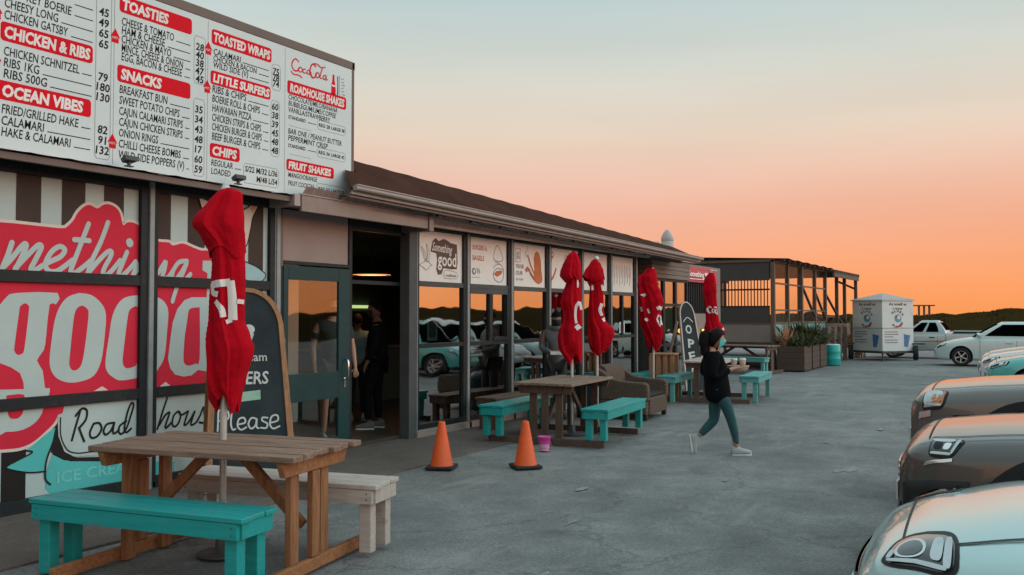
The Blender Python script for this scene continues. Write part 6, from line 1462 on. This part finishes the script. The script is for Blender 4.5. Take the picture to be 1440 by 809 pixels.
        if p.get('sill'):
            q = patch('sill', p['sill'], .01, 'plastic_black', sd, 14); par(q, 'lower_trim')
        if p.get('arch'):
            z0 = p['wr'] + .015; r0, r1 = p['wr'] * 1.16, p['wr'] * 1.16 + .075
            for ax in p['axles']:
                q = MB()
                for i in range(24):
                    a0, a1 = PI * i / 24, PI * (i + 1) / 24
                    def pt(a, r_):
                        s_, z = ax - r_ * math.cos(a), z0 + r_ * math.sin(a); lo, hi = 0., .62
                        for _ in range(22):
                            md = (lo + hi) / 2
                            if sec(s_, md)[1] < z: lo = md
                            else: hi = md
                        return S(max(.02, s_), lo, sd, .008)
                    q.add([pt(a0, r0), pt(a1, r0), pt(a1, r1), pt(a0, r1)], [(0, 1, 2, 3)], 'plastic_black', True)
                par(q, 'wheel_arch_trim')
    zt0, zb0 = interp(top, 0), interp(bot, 0); h0 = hw(0)
    q = MB(); gz0, gz1 = p.get('grille', (zb0 + .34, zt0 - .12)); gw = p.get('gw', h0 * .62)
    def bow(y): return .035 - .05 * (y / h0) ** 2
    n_ = 10
    for z0, z1, m in ((gz0, gz1, 'plastic_black'),):
        vv = [(bow(-gw + 2 * gw * i / n_), -gw + 2 * gw * i / n_, z) for i in range(n_ + 1) for z in (z0, z1)] ; q.add(vv, [(2 * i, 2 * i + 2, 2 * i + 3, 2 * i + 1) for i in range(n_)], m)
        q.add([(v[0] - .05, v[1], v[2]) for v in vv], [(2 * i, 2 * i + 1, 2 * i + 3, 2 * i + 2) for i in range(n_)], m); 
    for k_ in range(3):
        z = lerp(gz0, gz1, (k_ + .5) / 3); q.tube([(bow(-gw + 2 * gw * i / n_) + .008, -gw + 2 * gw * i / n_, z) for i in range(n_ + 1)], .012, p.get('bar', 'chrome'), 6)
    par(q, 'grille')
    q = MB(); bz0, bz1 = zb0 + .02, p.get('bump', zb0 + .24); bw = h0 * .97
    vv = []
    for i in range(13):
        y = -bw + 2 * bw * i / 12; x = .03 - .06 * (y / h0) ** 2
        vv += [(x - .06, y, bz0), (x + .02, y, bz0 + .03), (x + .035, y, (bz0 + bz1) / 2), (x + .02, y, bz1 - .02), (x - .06, y, bz1)]
    q.add(vv, [(i * 5 + j, (i + 1) * 5 + j, (i + 1) * 5 + j + 1, i * 5 + j + 1) for i in range(12) for j in range(4)], p.get('bump_m', 'plastic_black'), True)
    par(q, 'front_bumper')
    q = MB(); q.box((.065, 0, p.get('plz', zb0 + .22)), (.012, .50, .115), 'plate_white'); par(q, 'number_plate')
    q = MB()
    q.box((-L - .012, 0, zb0 + .24), (.05, Wd * .74, .16), p.get('bump_m', 'plastic_black')); par(q, 'rear_bumper', bevel=.03)
    for sd in (-1, 1):
        q = patch('tail', [(L - .22, .36), (L - .02, .36), (L - .02, .60), (L - .16, .60)], .01, 'tail_red', sd, 6); par(q, 'tail_light')
    return t
N90 = R(90)
# nearest: silver hatchback, only its left front wing in the picture
hatch = dict(optics=((.36, .52, .22, .30, 'ring'), (.74, .56, .085, .30, 'lamp_lens'), (.10, .36, .04, .16, 'lamp_lens')), L=4.05, W=1.74, paint='paint_silver', top=[(0, .70), (.06, .74), (.25, .81), (.6, .885), (1.0, .945), (1.25, .975), (3.5, 1.0), (4.05, .92)], bot=[(0, .24), (.5, .20), (3.6, .22), (4.05, .34)], nose=.70, axles=(.80, 3.32), wr=.30,
             lamp=[(.09, .64), (.36, .52), (.36, .80), (.14, .80)], cabin=dict(ws=.98, rf=1.75, rr=3.45, bs=3.95, zr=1.47, wb=.80, wt=.60, side=((1, 5), (5, 10))), seams=([(.16, .74), (1.0, .70), (1.0, .704), (.16, .744)], [(1.30, .05), (1.30, .52), (1.308, .52), (1.308, .05)]), handles=(2.3,), sh=.13)
vehicle('parked_car', 'silver hatchback nearest the viewer, showing only its bonnet and big clear headlight', 'car', (4.38, -6.72, 0), R(93), hatch, 'cars parked nose-in along the lot')
duster = dict(drl=1, guard=[(.02, .06), (.40, .06), (.40, .36), (.02, .36)], L=4.3, W=1.82, paint='paint_dark', top=[(0, .87), (.05, .91), (.2, .955), (.6, 1.0), (1.0, 1.035), (1.3, 1.05), (3.9, 1.06), (4.3, 1.0)], bot=[(0, .30), (.5, .28), (3.8, .3), (4.3, .42)], nose=.80, axles=(.88, 3.52), wr=.375,
              lamp=[(.17, .50), (.30, .485), (.37, .67), (.19, .70)], lamp_in='lamp_lens', trim=[(.145, .435), (.30, .46), (.30, .482), (.155, .462)], cabin=dict(ws=1.15, rf=1.9, rr=3.7, bs=4.2, zr=1.66, wb=.83, wt=.64), seams=([(.10, .66), (1.1, .66), (1.1, .664), (.10, .664)], [(1.42, .05), (1.42, .5), (1.43, .5), (1.43, .05)]), sill=[(.0, .02), (4.2, .02), (4.2, .12), (.0, .12)], arch=True, handles=(2.5, 3.3), sh=.12, bump=.56)
vehicle('parked_car', 'dark grey crossover with a bright clustered headlight, second from the viewer', 'car', (6.62, -6.62, 0), R(91), duster, 'cars parked nose-in along the lot')
suv = dict(optics=((.45, .52, .40, .40, 'lamp_lens'), (.62, .42, .22, .24, 'lamp_amber')), guard=[(.02, .05), (.36, .05), (.36, .25), (.02, .25)], L=4.75, W=1.86, paint='paint_grey', top=[(0, .97), (.05, 1.01), (.2, 1.045), (.6, 1.09), (1.0, 1.12), (1.35, 1.14), (4.2, 1.14), (4.75, 1.06)], bot=[(0, .34), (.5, .32), (4.2, .34), (4.75, .46)], nose=.82, axles=(.95, 3.75), wr=.405,
           lamp=[(.10, .42), (.27, .43), (.31, .65), (.12, .68)], lamp_in='lamp_amber', amb=1, trim=[(.07, .36), (.17, .37), (.17, .415), (.08, .41)], trim_m='lamp_lens', cabin=dict(ws=1.25, rf=2.05, rr=4.1, bs=4.6, zr=1.78, wb=.84, wt=.66), seams=([(.10, .68), (1.2, .68), (1.2, .684), (.10, .684)],), arch=True, handles=(2.6, 3.5), sh=.12, bump=.55)
vehicle('parked_car', 'grey off-roader with an amber lamp in its headlight, third from the viewer', 'car', (9.35, -6.38, 0), R(90), suv, 'cars parked nose-in along the lot')
small = dict(L=3.85, W=1.66, paint='paint_turq', top=[(0, .66), (.05, .70), (.25, .78), (.6, .85), (.95, .90), (1.2, .92), (3.4, .95), (3.85, .88)], bot=[(0, .24), (3.4, .22), (3.85, .32)], nose=.74, axles=(.74, 3.14), wr=.285,
             lamp=[(.05, .49), (.34, .47), (.40, .62), (.08, .63)], cabin=dict(ws=.98, rf=1.65, rr=3.2, bs=3.75, zr=1.42, wb=.76, wt=.58), seams=([(.12, .7), (.95, .68), (.95, .684), (.12, .704)],), handles=(2.2,), bump_m='paint_turq')
vehicle('parked_car', 'turquoise-tinted small car beyond the grey off-roader, at the right edge', 'car', (21.3, -6.35, 0), R(92), small, 'cars parked nose-in along the lot')
vehicle('parked_car', 'white small car with a chrome-edged bonnet beside the turquoise one', 'car', (23.6, -6.1, 0), R(92), dict(small, paint='paint_white', bump_m='paint_white'), 'cars parked nose-in along the lot')
vehicle('parked_car', 'pale silver small car, farthest of the cluster at the right edge', 'car', (26.0, -6.0, 0), R(91), dict(small, paint='paint_pale', bump_m='paint_pale'), 'cars parked nose-in along the lot')
polo = dict(L=4.2, W=1.66, paint='paint_saloon', top=[(0, .62), (.05, .68), (.25, .78), (.6, .87), (1.0, .935), (1.2, .95), (3.5, .98), (4.2, .94)], bot=[(0, .22), (.5, .20), (3.7, .22), (4.2, .34)], nose=.74, axles=(.80, 3.25), wr=.30, spokes=5,
            lamp=[(.06, .49), (.30, .47), (.38, .62), (.10, .62)], cabin=dict(ws=1.02, rf=1.85, rr=3.25, bs=3.85, zr=1.42, wb=.765, wt=.58, side=((1, 6), (6, 10))), seams=([(1.35, .05), (1.35, .5), (1.36, .5), (1.36, .05)], [(2.4, .05), (2.4, .5), (2.41, .5), (2.41, .05)]), handles=(2.2, 3.1), bump_m='paint_saloon')
vehicle('parked_car', 'whitish pale-blue saloon parked side-on in front of the silver-grey pickup', 'car', (34.05, -4.18, 0), R(90), polo)
ute = dict(L=4.9, W=1.70, paint='paint_ute', top=[(0, .72), (.05, .78), (.3, .88), (.8, .94), (1.2, .98), (2.6, 1.0), (2.75, 1.02), (4.9, 1.03)], bot=[(0, .30), (.5, .28), (4.3, .32), (4.9, .42)], nose=.78, axles=(.85, 3.70), wr=.31,
           lamp=[(.05, .49), (.30, .47), (.36, .62), (.08, .62)], cabin=dict(ws=1.1, rf=1.75, rr=2.55, bs=2.85, zr=1.44, wb=.78, wt=.62, rp=1.6, side=((1, 5), (6, 10))), seams=([(1.45, .05), (1.45, .5), (1.46, .5), (1.46, .05)], [(2.45, .05), (2.45, .5), (2.46, .5), (2.46, .05)], [(2.72, .05), (2.72, .6), (2.735, .6), (2.735, .05)], [(1.4, .30), (4.8, .30), (4.8, .315), (1.4, .315)]), handles=(2.25,), handle_m='plastic_black')
u = vehicle('pickup_truck', 'silver-grey pickup with a short cab and long load bed behind the drinks trailer', 'pickup', (39.2, -1.35, 0), R(90), ute)
b = MB(); b.bb(-4.75, -2.95, -.70, .70, 1.035, 1.05, 'plastic_black'); b.bb(-4.83, -2.9, .72, .80, 1.03, 1.07, 'paint_ute'); b.bb(-4.83, -2.9, -.80, -.72, 1.03, 1.07, 'paint_ute'); b.build('load_bed', u, bevel=.01)
# ================================================================== people
def hand(V, E, wrist, palm, dirv, side, r=.010, curl=.5, base=None):
    """five-finger hand grown off the wrist joint: returns nothing, extends V/E"""
    d = Vector(dirv).normalized(); w_ = Vector(side).normalized(); nn = d.cross(w_).normalized()
    p = Vector(palm); ip = len(V); V.append((*p, .024, .013)); E.append((wrist, ip))
    for i, (o, l) in enumerate(((-.030, .058), (-.010, .068), (.010, .064), (.029, .050))):
        k0 = p + d * .038 + w_ * o; k1 = k0 + (d * (1 - curl * .3) - nn * curl * .5).normalized() * l * .55; k2 = k1 + (d * (1 - curl) - nn * curl).normalized() * l * .5
        a = len(V); V += [(*k0, r), (*k1, r * .9), (*k2, r * .75)]; E += [(ip, a), (a, a + 1), (a + 1, a + 2)]
    k0 = p + w_ * -.036 + d * .0; k1 = k0 + (d * .7 - w_ * .55 - nn * .3).normalized() * .035; k2 = k1 + (d * .9 - w_ * .1 - nn * .4).normalized() * .03
    a = len(V); V += [(*k0, r * 1.1), (*k1, r), (*k2, r * .8)]; E += [(ip, a), (a, a + 1), (a + 1, a + 2)]
def head_mesh(parent, c, fwd, H, skin_m, tilt=0.):
    """head with brow, nose, lips, chin, ears and eyes; c = centre, H = head height; faces fwd"""
    f = Vector(fwd).normalized(); up = Vector((0, 0, 1)); f = (f + up * tilt).normalized(); s = up.cross(f).normalized(); up = f.cross(s)
    n, m = 26, 18; b = MB(); vs = []
    for i in range(m + 1):
        th = PI * i / m
        for j in range(n):
            ph = 2 * PI * j / n
            x, y, z = math.sin(th) * math.cos(ph), math.sin(th) * math.sin(ph), math.cos(th)
            kx = .41 + (.03 if x < 0 and z > 0 else 0); ky = .335 * (1 - .20 * max(0, -z) ** 1.5); kz = .5
            X = x * kx; Y = y * ky; Z = z * kz
            if x > 0:
                X *= 1 - .10 * max(0, -z - .2)
                fr = math.exp(-(Y / .07) ** 2)
                X += .085 * fr * math.exp(-((Z + .10) / .085) ** 2) + .05 * fr * math.exp(-((Z + .02) / .06) ** 2)            # nose
                X -= .03 * (math.exp(-((abs(Y) - .13) / .06) ** 2) * math.exp(-((Z - .02) / .06) ** 2))                        # eye sockets
                X += .03 * math.exp(-(Y / .12) ** 2) * math.exp(-((Z + .26) / .05) ** 2) + .03 * math.exp(-(Y / .12) ** 2) * math.exp(-((Z + .42) / .06) ** 2)
            vs.append(Vector(c) + (f * X + s * Y + up * Z) * H)
    b.add(vs, [(i * n + j, i * n + (j + 1) % n, (i + 1) * n + (j + 1) % n, (i + 1) * n + j) for i in range(m) for j in range(n)], skin_m, True)
    for sd in (-1, 1):
        e = Vector(c) + (f * -.02 + s * sd * .335 + up * -.04) * H
        b.lathe([(0, -.02 * H), (.055 * H, -.015 * H), (.085 * H, .0), (.07 * H, .02 * H), (0, .012 * H)], skin_m, 10, e, Matrix((f, up, s * sd)).transposed())
    return b, f, s, up
def eyes(parent, c, f, s, up, H):
    for sd in (-1, 1):
        b = MB(); p = Vector(c) + (f * .375 + s * sd * .13 + up * .02) * H
        b.lathe([(0, -.030 * H), (.03 * H, -.02 * H), (.04 * H, 0), (.03 * H, .02 * H), (0, .03 * H)], 'print_white', 10, p); b.lathe([(0, -.018 * H), (.018 * H, 0), (0, .018 * H)], 'hair_black', 8, p + f * .03 * H); b.build('eye', parent)
def cap_shell(c, f, s, up, H, m, lo, k=1.09, back=.0, n=26, mm=12, front_cut=None):
    """hair / beanie shell over the skull"""
    b = MB(); vs = []
    for i in range(mm + 1):
        for j in range(n):
            ph = 2 * PI * j / n; fr = math.cos(ph)
            lim = lo(fr); th = (PI * lim) * i / mm
            x, y, z = math.sin(th) * math.cos(ph), math.sin(th) * math.sin(ph), math.cos(th)
            kk = k * (1 + .018 * math.sin(ph * 11 + i) + .014 * math.sin(ph * 5 - i * 1.3))
            vs.append(Vector(c) + (f * x * .44 * kk + s * y * .36 * kk + up * z * .5 * kk) * H)
    b.add(vs, [(i * n + j, i * n + (j + 1) % n, (i + 1) * n + (j + 1) % n, (i + 1) * n + j) for i in range(mm) for j in range(n)], m, True)
    return b
def mask(c, f, s, up, H, m, low=-.50, high=-.02):
    b = MB(); vs = []; n, mm = 14, 8
    for i in range(mm + 1):
        z = lerp(low, high, i / mm)
        for j in range(n + 1):
            a = R(-78 + 156 * j / n); w_ = math.sqrt(max(.05, 1 - (z / .54) ** 2))
            x = (.43 * math.cos(a) * w_ + .10 * math.exp(-(math.sin(a) / .35) ** 2) * math.exp(-((z + .12) / .22) ** 2) + .02); y = .355 * math.sin(a) * (.75 + .25 * w_)
            vs.append(Vector(c) + (f * x + s * y + up * z) * H)
    b.add(vs, [(i * (n + 1) + j, i * (n + 1) + j + 1, (i + 1) * (n + 1) + j + 1, (i + 1) * (n + 1) + j) for i in range(mm) for j in range(n)], m, True)
    return b
def shoe(parent, ankle, toe_dir, up_dir, m='shoe_white', L=.235, name='shoe'):
    d = Vector(toe_dir).normalized(); u_ = Vector(up_dir); u_ = (u_ - d * u_.dot(d)).normalized(); s = u_.cross(d); A = Vector(ankle)
    b = MB(); st = [(-.30, .026, .05), (-.26, .031, .078), (-.12, .033, .088), (.05, .034, .074), (.25, .039, .050), (.5, .041, .036), (.64, .034, .026), (.70, .018, .016)]
    n = 12; vs = []
    for x, w_, h in st:
        for j in range(n):
            a = 2 * PI * j / n; yy = math.cos(a) * w_; zz = math.sin(a); zz = zz * h if zz > 0 else zz * .022
            vs.append(A + d * x * L + s * yy + u_ * (zz - .055))
    b.add(vs, [(i * n + j, i * n + (j + 1) % n, (i + 1) * n + (j + 1) % n, (i + 1) * n + j) for i in range(len(st) - 1) for j in range(n)] + [tuple(range(n))[::-1], tuple((len(st) - 1) * n + j for j in range(n))], m, True)
    o = b.build(name, parent)
    q = MB(); vs = []
    for x, w_, h in st:
        for yy, zz in ((-w_ * 1.05, -.072), (w_ * 1.05, -.072), (w_ * 1.05, -.088), (-w_ * 1.05, -.088)): vs.append(A + d * x * L + s * yy + u_ * zz)
    q.add(vs, [(i * 4 + j, i * 4 + (j + 1) % 4, (i + 1) * 4 + (j + 1) % 4, (i + 1) * 4 + j) for i in range(len(st) - 1) for j in range(4)] + [(3, 2, 1, 0), tuple((len(st) - 1) * 4 + j for j in range(4))], 'plate_white' if m == 'shoe_white' else 'rubber_black' if m == 'plastic_black' else 'plate_white')
    q.build('sole', o)

# ---- woman walking past with a tray of coffees (local +X = where she walks)
W_ = thing('person', 'woman in black jacket and teal trousers striding past with takeaway coffees and a turquoise mask', 'person', (10.745, -4.08, -.012), math.atan2(-.8625, .506))
def V3(x, y, z): return (x, y, z)
hipz = .78
J = dict(pel=(-.10, 0, .80), sp1=(-.12, 0, .92), sp2=(-.15, 0, 1.06), ch=(-.16, 0, 1.15), nk=(-.165, 0, 1.235), hd=(-.15, 0, 1.30),
         hl=(-.10, .075, .76), kl=(-.125, .08, .40), al=(-.315, .075, .205), hr=(-.09, -.075, .76), kr=(.045, -.075, .42), ar=(.105, -.07, .085),
         sl=(-.165, .15, 1.175), el=(-.235, .185, .95), wl=(-.02, .15, 1.01), sr=(-.155, -.15, 1.175), er=(-.21, -.19, .93), wr_=(.06, -.09, 1.03))
V = [(*J['pel'], .085, .07), (*J['sp1'], .08, .065), (*J['sp2'], .085, .07), (*J['ch'], .09, .07), (*J['nk'], .043), (*J['hd'], .045),
     (*J['hl'], .078), (*J['kl'], .052), (*J['al'], .033), (*J['hr'], .078), (*J['kr'], .052), (*J['ar'], .033),
     (*J['sl'], .05), (*J['el'], .036), (*J['wl'], .024), (*J['sr'], .05), (*J['er'], .036), (*J['wr_'], .024)]
E = [(0, 1), (1, 2), (2, 3), (3, 4), (4, 5), (0, 6), (6, 7), (7, 8), (0, 9), (9, 10), (10, 11), (3, 12), (12, 13), (13, 14), (3, 15), (15, 16), (16, 17)]
hand(V, E, 14, (.045, .13, 1.02), (1, -.25, .05), (0, 1, 0), .0085, .55); hand(V, E, 17, (.125, -.065, 1.035), (1, .25, .05), (0, -1, 0), .0085, .55)
skin('body', V, E, 'skin', W_, 1)
# jacket and trousers follow the same joints
jk = [(-.09, 0, .60, .19, .18), (-.10, 0, .80, .18, .165), (-.13, 0, 1.0, .165, .15), (-.15, 0, 1.15, .155, .125), (-.155, 0, 1.235, .085, .08),
      (*J['sl'], .066), (-.205, .18, 1.06, .075), (*J['el'], .068), (-.05, .152, 1.0, .046), (*J['sr'], .066), (-.19, -.185, 1.05, .075), (*J['er'], .068), (.03, -.10, 1.02, .046)]
skin('jacket', jk, [(0, 1), (1, 2), (2, 3), (3, 4), (3, 5), (5, 6), (6, 7), (7, 8), (3, 9), (9, 10), (10, 11), (11, 12)], 'jacket_black', W_, 2)
tj = [(*J['pel'], .098, .085), (*J['hl'], .086), (-.115, .08, .57, .082), (*J['kl'], .066), (-.225, .078, .30, .056), (-.298, .076, .222, .040), (*J['hr'], .086), (-.005, -.076, .57, .076), (*J['kr'], .060), (.085, -.073, .26, .051), (.104, -.07, .115, .037)]
skin('trousers', tj, [(0, 1), (1, 2), (2, 3), (3, 4), (4, 5), (0, 6), (6, 7), (7, 8), (8, 9), (9, 10)], 'jeans_teal', W_, 2)
shoe(W_, (-.335, .075, .168), (.14, 0, -1), (1, 0, .14)); shoe(W_, (.115, -.07, .088), (1, 0, .03), (0, 0, 1))
hc = (-.105, 0, 1.385); hb, f, s, up = head_mesh(W_, hc, (1, 0, -.06), .215, 'skin'); hb.build('head', W_)
eyes(W_, hc, f, s, up, .215); mask(hc, f, s, up, .215, 'mask_turq').build('face_mask', W_)
hb = cap_shell(hc, f, s, up, .225, 'hair_black', lambda fr: .36 if fr > .55 else .36 + (.55 - fr) * .36, 1.13); 
hb.tube(cr_spline([(-.20, 0, 1.46), (-.245, 0, 1.42), (-.255, 0, 1.34), (-.245, 0, 1.24), (-.235, 0, 1.14)], 5), [.055] * 4 + [.068] * 8 + [.058] * 6 + [.025] * 3, 'hair_black', 12); hb.build('hair', W_)
tr = W_.matrix_basis.copy()
def at_w(p): return (Matrix.Rotation(math.atan2(-.8625, .506), 3, 'Z') @ Vector(p)) + Vector((10.745, -4.08, -.012))
t = thing('cup_carrier', 'pressed brown card carrier holding two takeaway cups in the walking woman\'s hands', 'cup carrier', at_w((.16, .03, 1.0)), math.atan2(-.8625, .506))
b = MB(); b.lathe([(0, 0), (.08, 0), (.10, .02), (.115, .055), (.120, .058), (.112, .062), (.09, .03), (0, .015)], 'card_brown', 20, (0, 0, 0), Matrix.Diagonal((1.15, .75, 1))); b.build('tray', t)
for i, (x, lab) in enumerate(((.108, 'takeaway coffee cup nearer the woman\'s chest, with a white lid'), (.212, 'takeaway coffee cup at the front of the carrier, with a white lid'))):
    t = thing('coffee_cup', lab, 'cup', at_w((x, .03, 1.03)), math.atan2(-.8625, .506), 'two takeaway cups in the carrier')
    b = MB(); b.lathe([(0, 0), (.027, 0), (.037, .095), (.036, .098), (0, .098)], 'card_brown', 20); b.build('sleeve', t)
    b = MB(); b.lathe([(.040, .096), (.041, .104), (.037, .108), (.035, .120), (.030, .122), (.029, .114), (0, .114)], 'cup_white', 20); b.build('lid', t)

# ---- upright figures
def stander(label, loc, rz, H, top_m, leg_m, skin_m, arms, head=None, sleeves=True, shorts=False, shoe_m='shoe_white', hoodie=False, msk=None, hair='hair_black', beanie=None, stance=.10):
    t = thing('person', label, 'person', loc, rz); k = H / 1.75
    S_ = lambda *a: tuple(x * k for x in a)
    ps = [S_(0, 0, .93, .10, .08), S_(0, 0, 1.08, .095, .075), S_(-.01, 0, 1.25, .105, .08), S_(-.01, 0, 1.38, .105, .08), S_(0, 0, 1.485, .055), S_(.015, 0, 1.56, .055)]
    for sd, st in ((1, stance), (-1, -.02)):
        ps += [S_(0, sd * .09, .89, .088), S_(.02 + st * .3, sd * .10, .49, .058), S_(st * .3 - .01, sd * .105, .09, .038)]
    for i, sd in enumerate((1, -1)):
        e, w_ = arms[i]; ps += [S_(-.01, sd * .19, 1.41, .058), S_(e[0], sd * e[1], e[2], .042), S_(w_[0], sd * w_[1], w_[2], .028)]
    ps = [tuple(p) for p in ps]
    Ed = [(0, 1), (1, 2), (2, 3), (3, 4), (4, 5), (0, 6), (6, 7), (7, 8), (0, 9), (9, 10), (10, 11), (3, 12), (12, 13), (13, 14), (3, 15), (15, 16), (16, 17)]
    V = list(ps); E_ = list(Ed)
    for i, wi in ((0, 14), (1, 17)):
        w_ = Vector(ps[wi][:3]); e = Vector(ps[wi - 1][:3]); d = (w_ - e).normalized(); hand(V, E_, wi, w_ + d * .05, d, (0, 1 if i == 0 else -1, 0) if abs(d.y) < .8 else (1, 0, 0), .009, .4)
    skin('body', V, E_, skin_m, t, 1)
    g_ = lambda p, a: (*p[:3], *(x + a * k for x in p[3:]))
    tv = [(*S_(0, 0, .82), .175 * k, .15 * k), g_(ps[1], .055), g_(ps[2], .06), g_(ps[3], .05), (*S_(0, 0, 1.465), .072 * k)]; te = [(0, 1), (1, 2), (2, 3), (3, 4)]
    for a in (12, 15):
        sh, el, wr = ps[a], ps[a + 1], ps[a + 2]; n0 = len(tv)
        tv += [g_(sh, .018), g_(el, .018 if sleeves else .02)]; te += [(3, n0), (n0, n0 + 1)]
        if sleeves: tv.append((*Vector(el[:3]).lerp(Vector(wr[:3]), .9), .040 * k)); te.append((n0 + 1, n0 + 2))
        else: tv[-1] = (*Vector(sh[:3]).lerp(Vector(el[:3]), .72), .062 * k)
    skin('hoodie' if hoodie else 'shirt', tv, te, top_m, t, 2)
    lv = [g_(ps[0], .045)]; le = []
    for a in (6, 9):
        n0 = len(lv); kn = ps[a + 1]
        if shorts: lv += [g_(ps[a], .02), (*Vector(ps[a][:3]).lerp(Vector(kn[:3]), .85), .082 * k)]; le += [(0, n0), (n0, n0 + 1)]
        else: lv += [g_(ps[a], .016), g_(kn, .016), (*Vector(kn[:3]).lerp(Vector(ps[a + 2][:3]), .94), .05 * k)]; le += [(0, n0), (n0, n0 + 1), (n0 + 1, n0 + 2)]
    skin('shorts' if shorts else 'trousers', lv, le, leg_m, t, 2)
    for a in (8, 11): shoe(t, Vector(ps[a][:3]) + Vector((.0, 0, -.002)), (1, (.12 if a == 8 else -.12), 0), (0, 0, 1), shoe_m, .26 * k)
    hd = Vector(S_(.035, 0, 1.635)); hf = head or (1, 0, -.05); hh = .235 * k
    hb, f, s, up = head_mesh(t, hd, hf, hh, skin_m); hb.build('head', t); eyes(t, hd, f, s, up, hh)
    if msk: mask(hd, f, s, up, hh, msk).build('face_mask', t)
    if beanie: cap_shell(hd, f, s, up, hh, beanie, lambda fr: .40 if fr > 0 else .44, 1.14).build('beanie', t)
    elif hair: cap_shell(hd, f, s, up, hh, hair, lambda fr: .32 if fr > .5 else .32 + (.5 - fr) * .22, 1.07).build('hair', t)
    if hoodie:
        b = MB(); b.lathe([(.09 * k, 1.43 * k), (.125 * k, 1.46 * k), (.13 * k, 1.50 * k), (.10 * k, 1.535 * k), (.085 * k, 1.51 * k)], top_m, 18, (-.03 * k, 0, 0)); b.build('hood', t)
    return t
stander('man in a grey hoodie, mask and beanie standing between the windows and the second table', (12.98, -.62, .008), R(-152), 1.70, 'hood_grey', 'trouser_dark', 'skin_dark', (((.02, .25, 1.15), (.22, .10, 1.10)), ((.02, .25, 1.15), (.23, .06, 1.08))), hoodie=True, msk='mask_black', beanie='jacket_black', shoe_m='plastic_black')
b = MB(); b.box((0, 0, 0), (.14, .20, .05), 'paper_white'); b.box((0, 0, .03), (.10, .14, .014), 'print_orange')
o = b.build('parcel', loc=(12.72, -.76, 1.06), rot=R(-152), bevel=.006); tag(o, 'small pale parcel held in the hooded man\'s hands', 'parcel')
stander('masked man in a dark shirt and shorts standing behind the green glass door', (8.93, .50, .055), R(-118), 1.84, 'shirt_navy', 'trouser_dark', 'skin', (((.02, .25, 1.13), (.08, .26, .90)), ((.0, .25, 1.13), (.07, .25, .88))), sleeves=False, shorts=True, msk='mask_black', head=(.9, -.3, -.05))
stander('customer in a pale blue top with their back turned inside the doorway', (10.85, 1.7, .055), R(40), 1.62, 'shirt_pale', 'trouser_dark', 'skin_dark', (((.02, .24, 1.13), (.18, .16, 1.08)), ((.0, .25, 1.13), (.16, .18, 1.10))), sleeves=False)
stander('tall customer dressed in black with white shoes just inside the open doorway', (10.18, .78, .055), R(120), 1.80, 'jacket_black', 'jacket_black', 'skin_dark', (((.0, .25, 1.13), (.10, .22, .92)), ((.02, .25, 1.13), (.16, .18, .98))), msk='mask_black', stance=.35, shoe_m='shoe_dim')
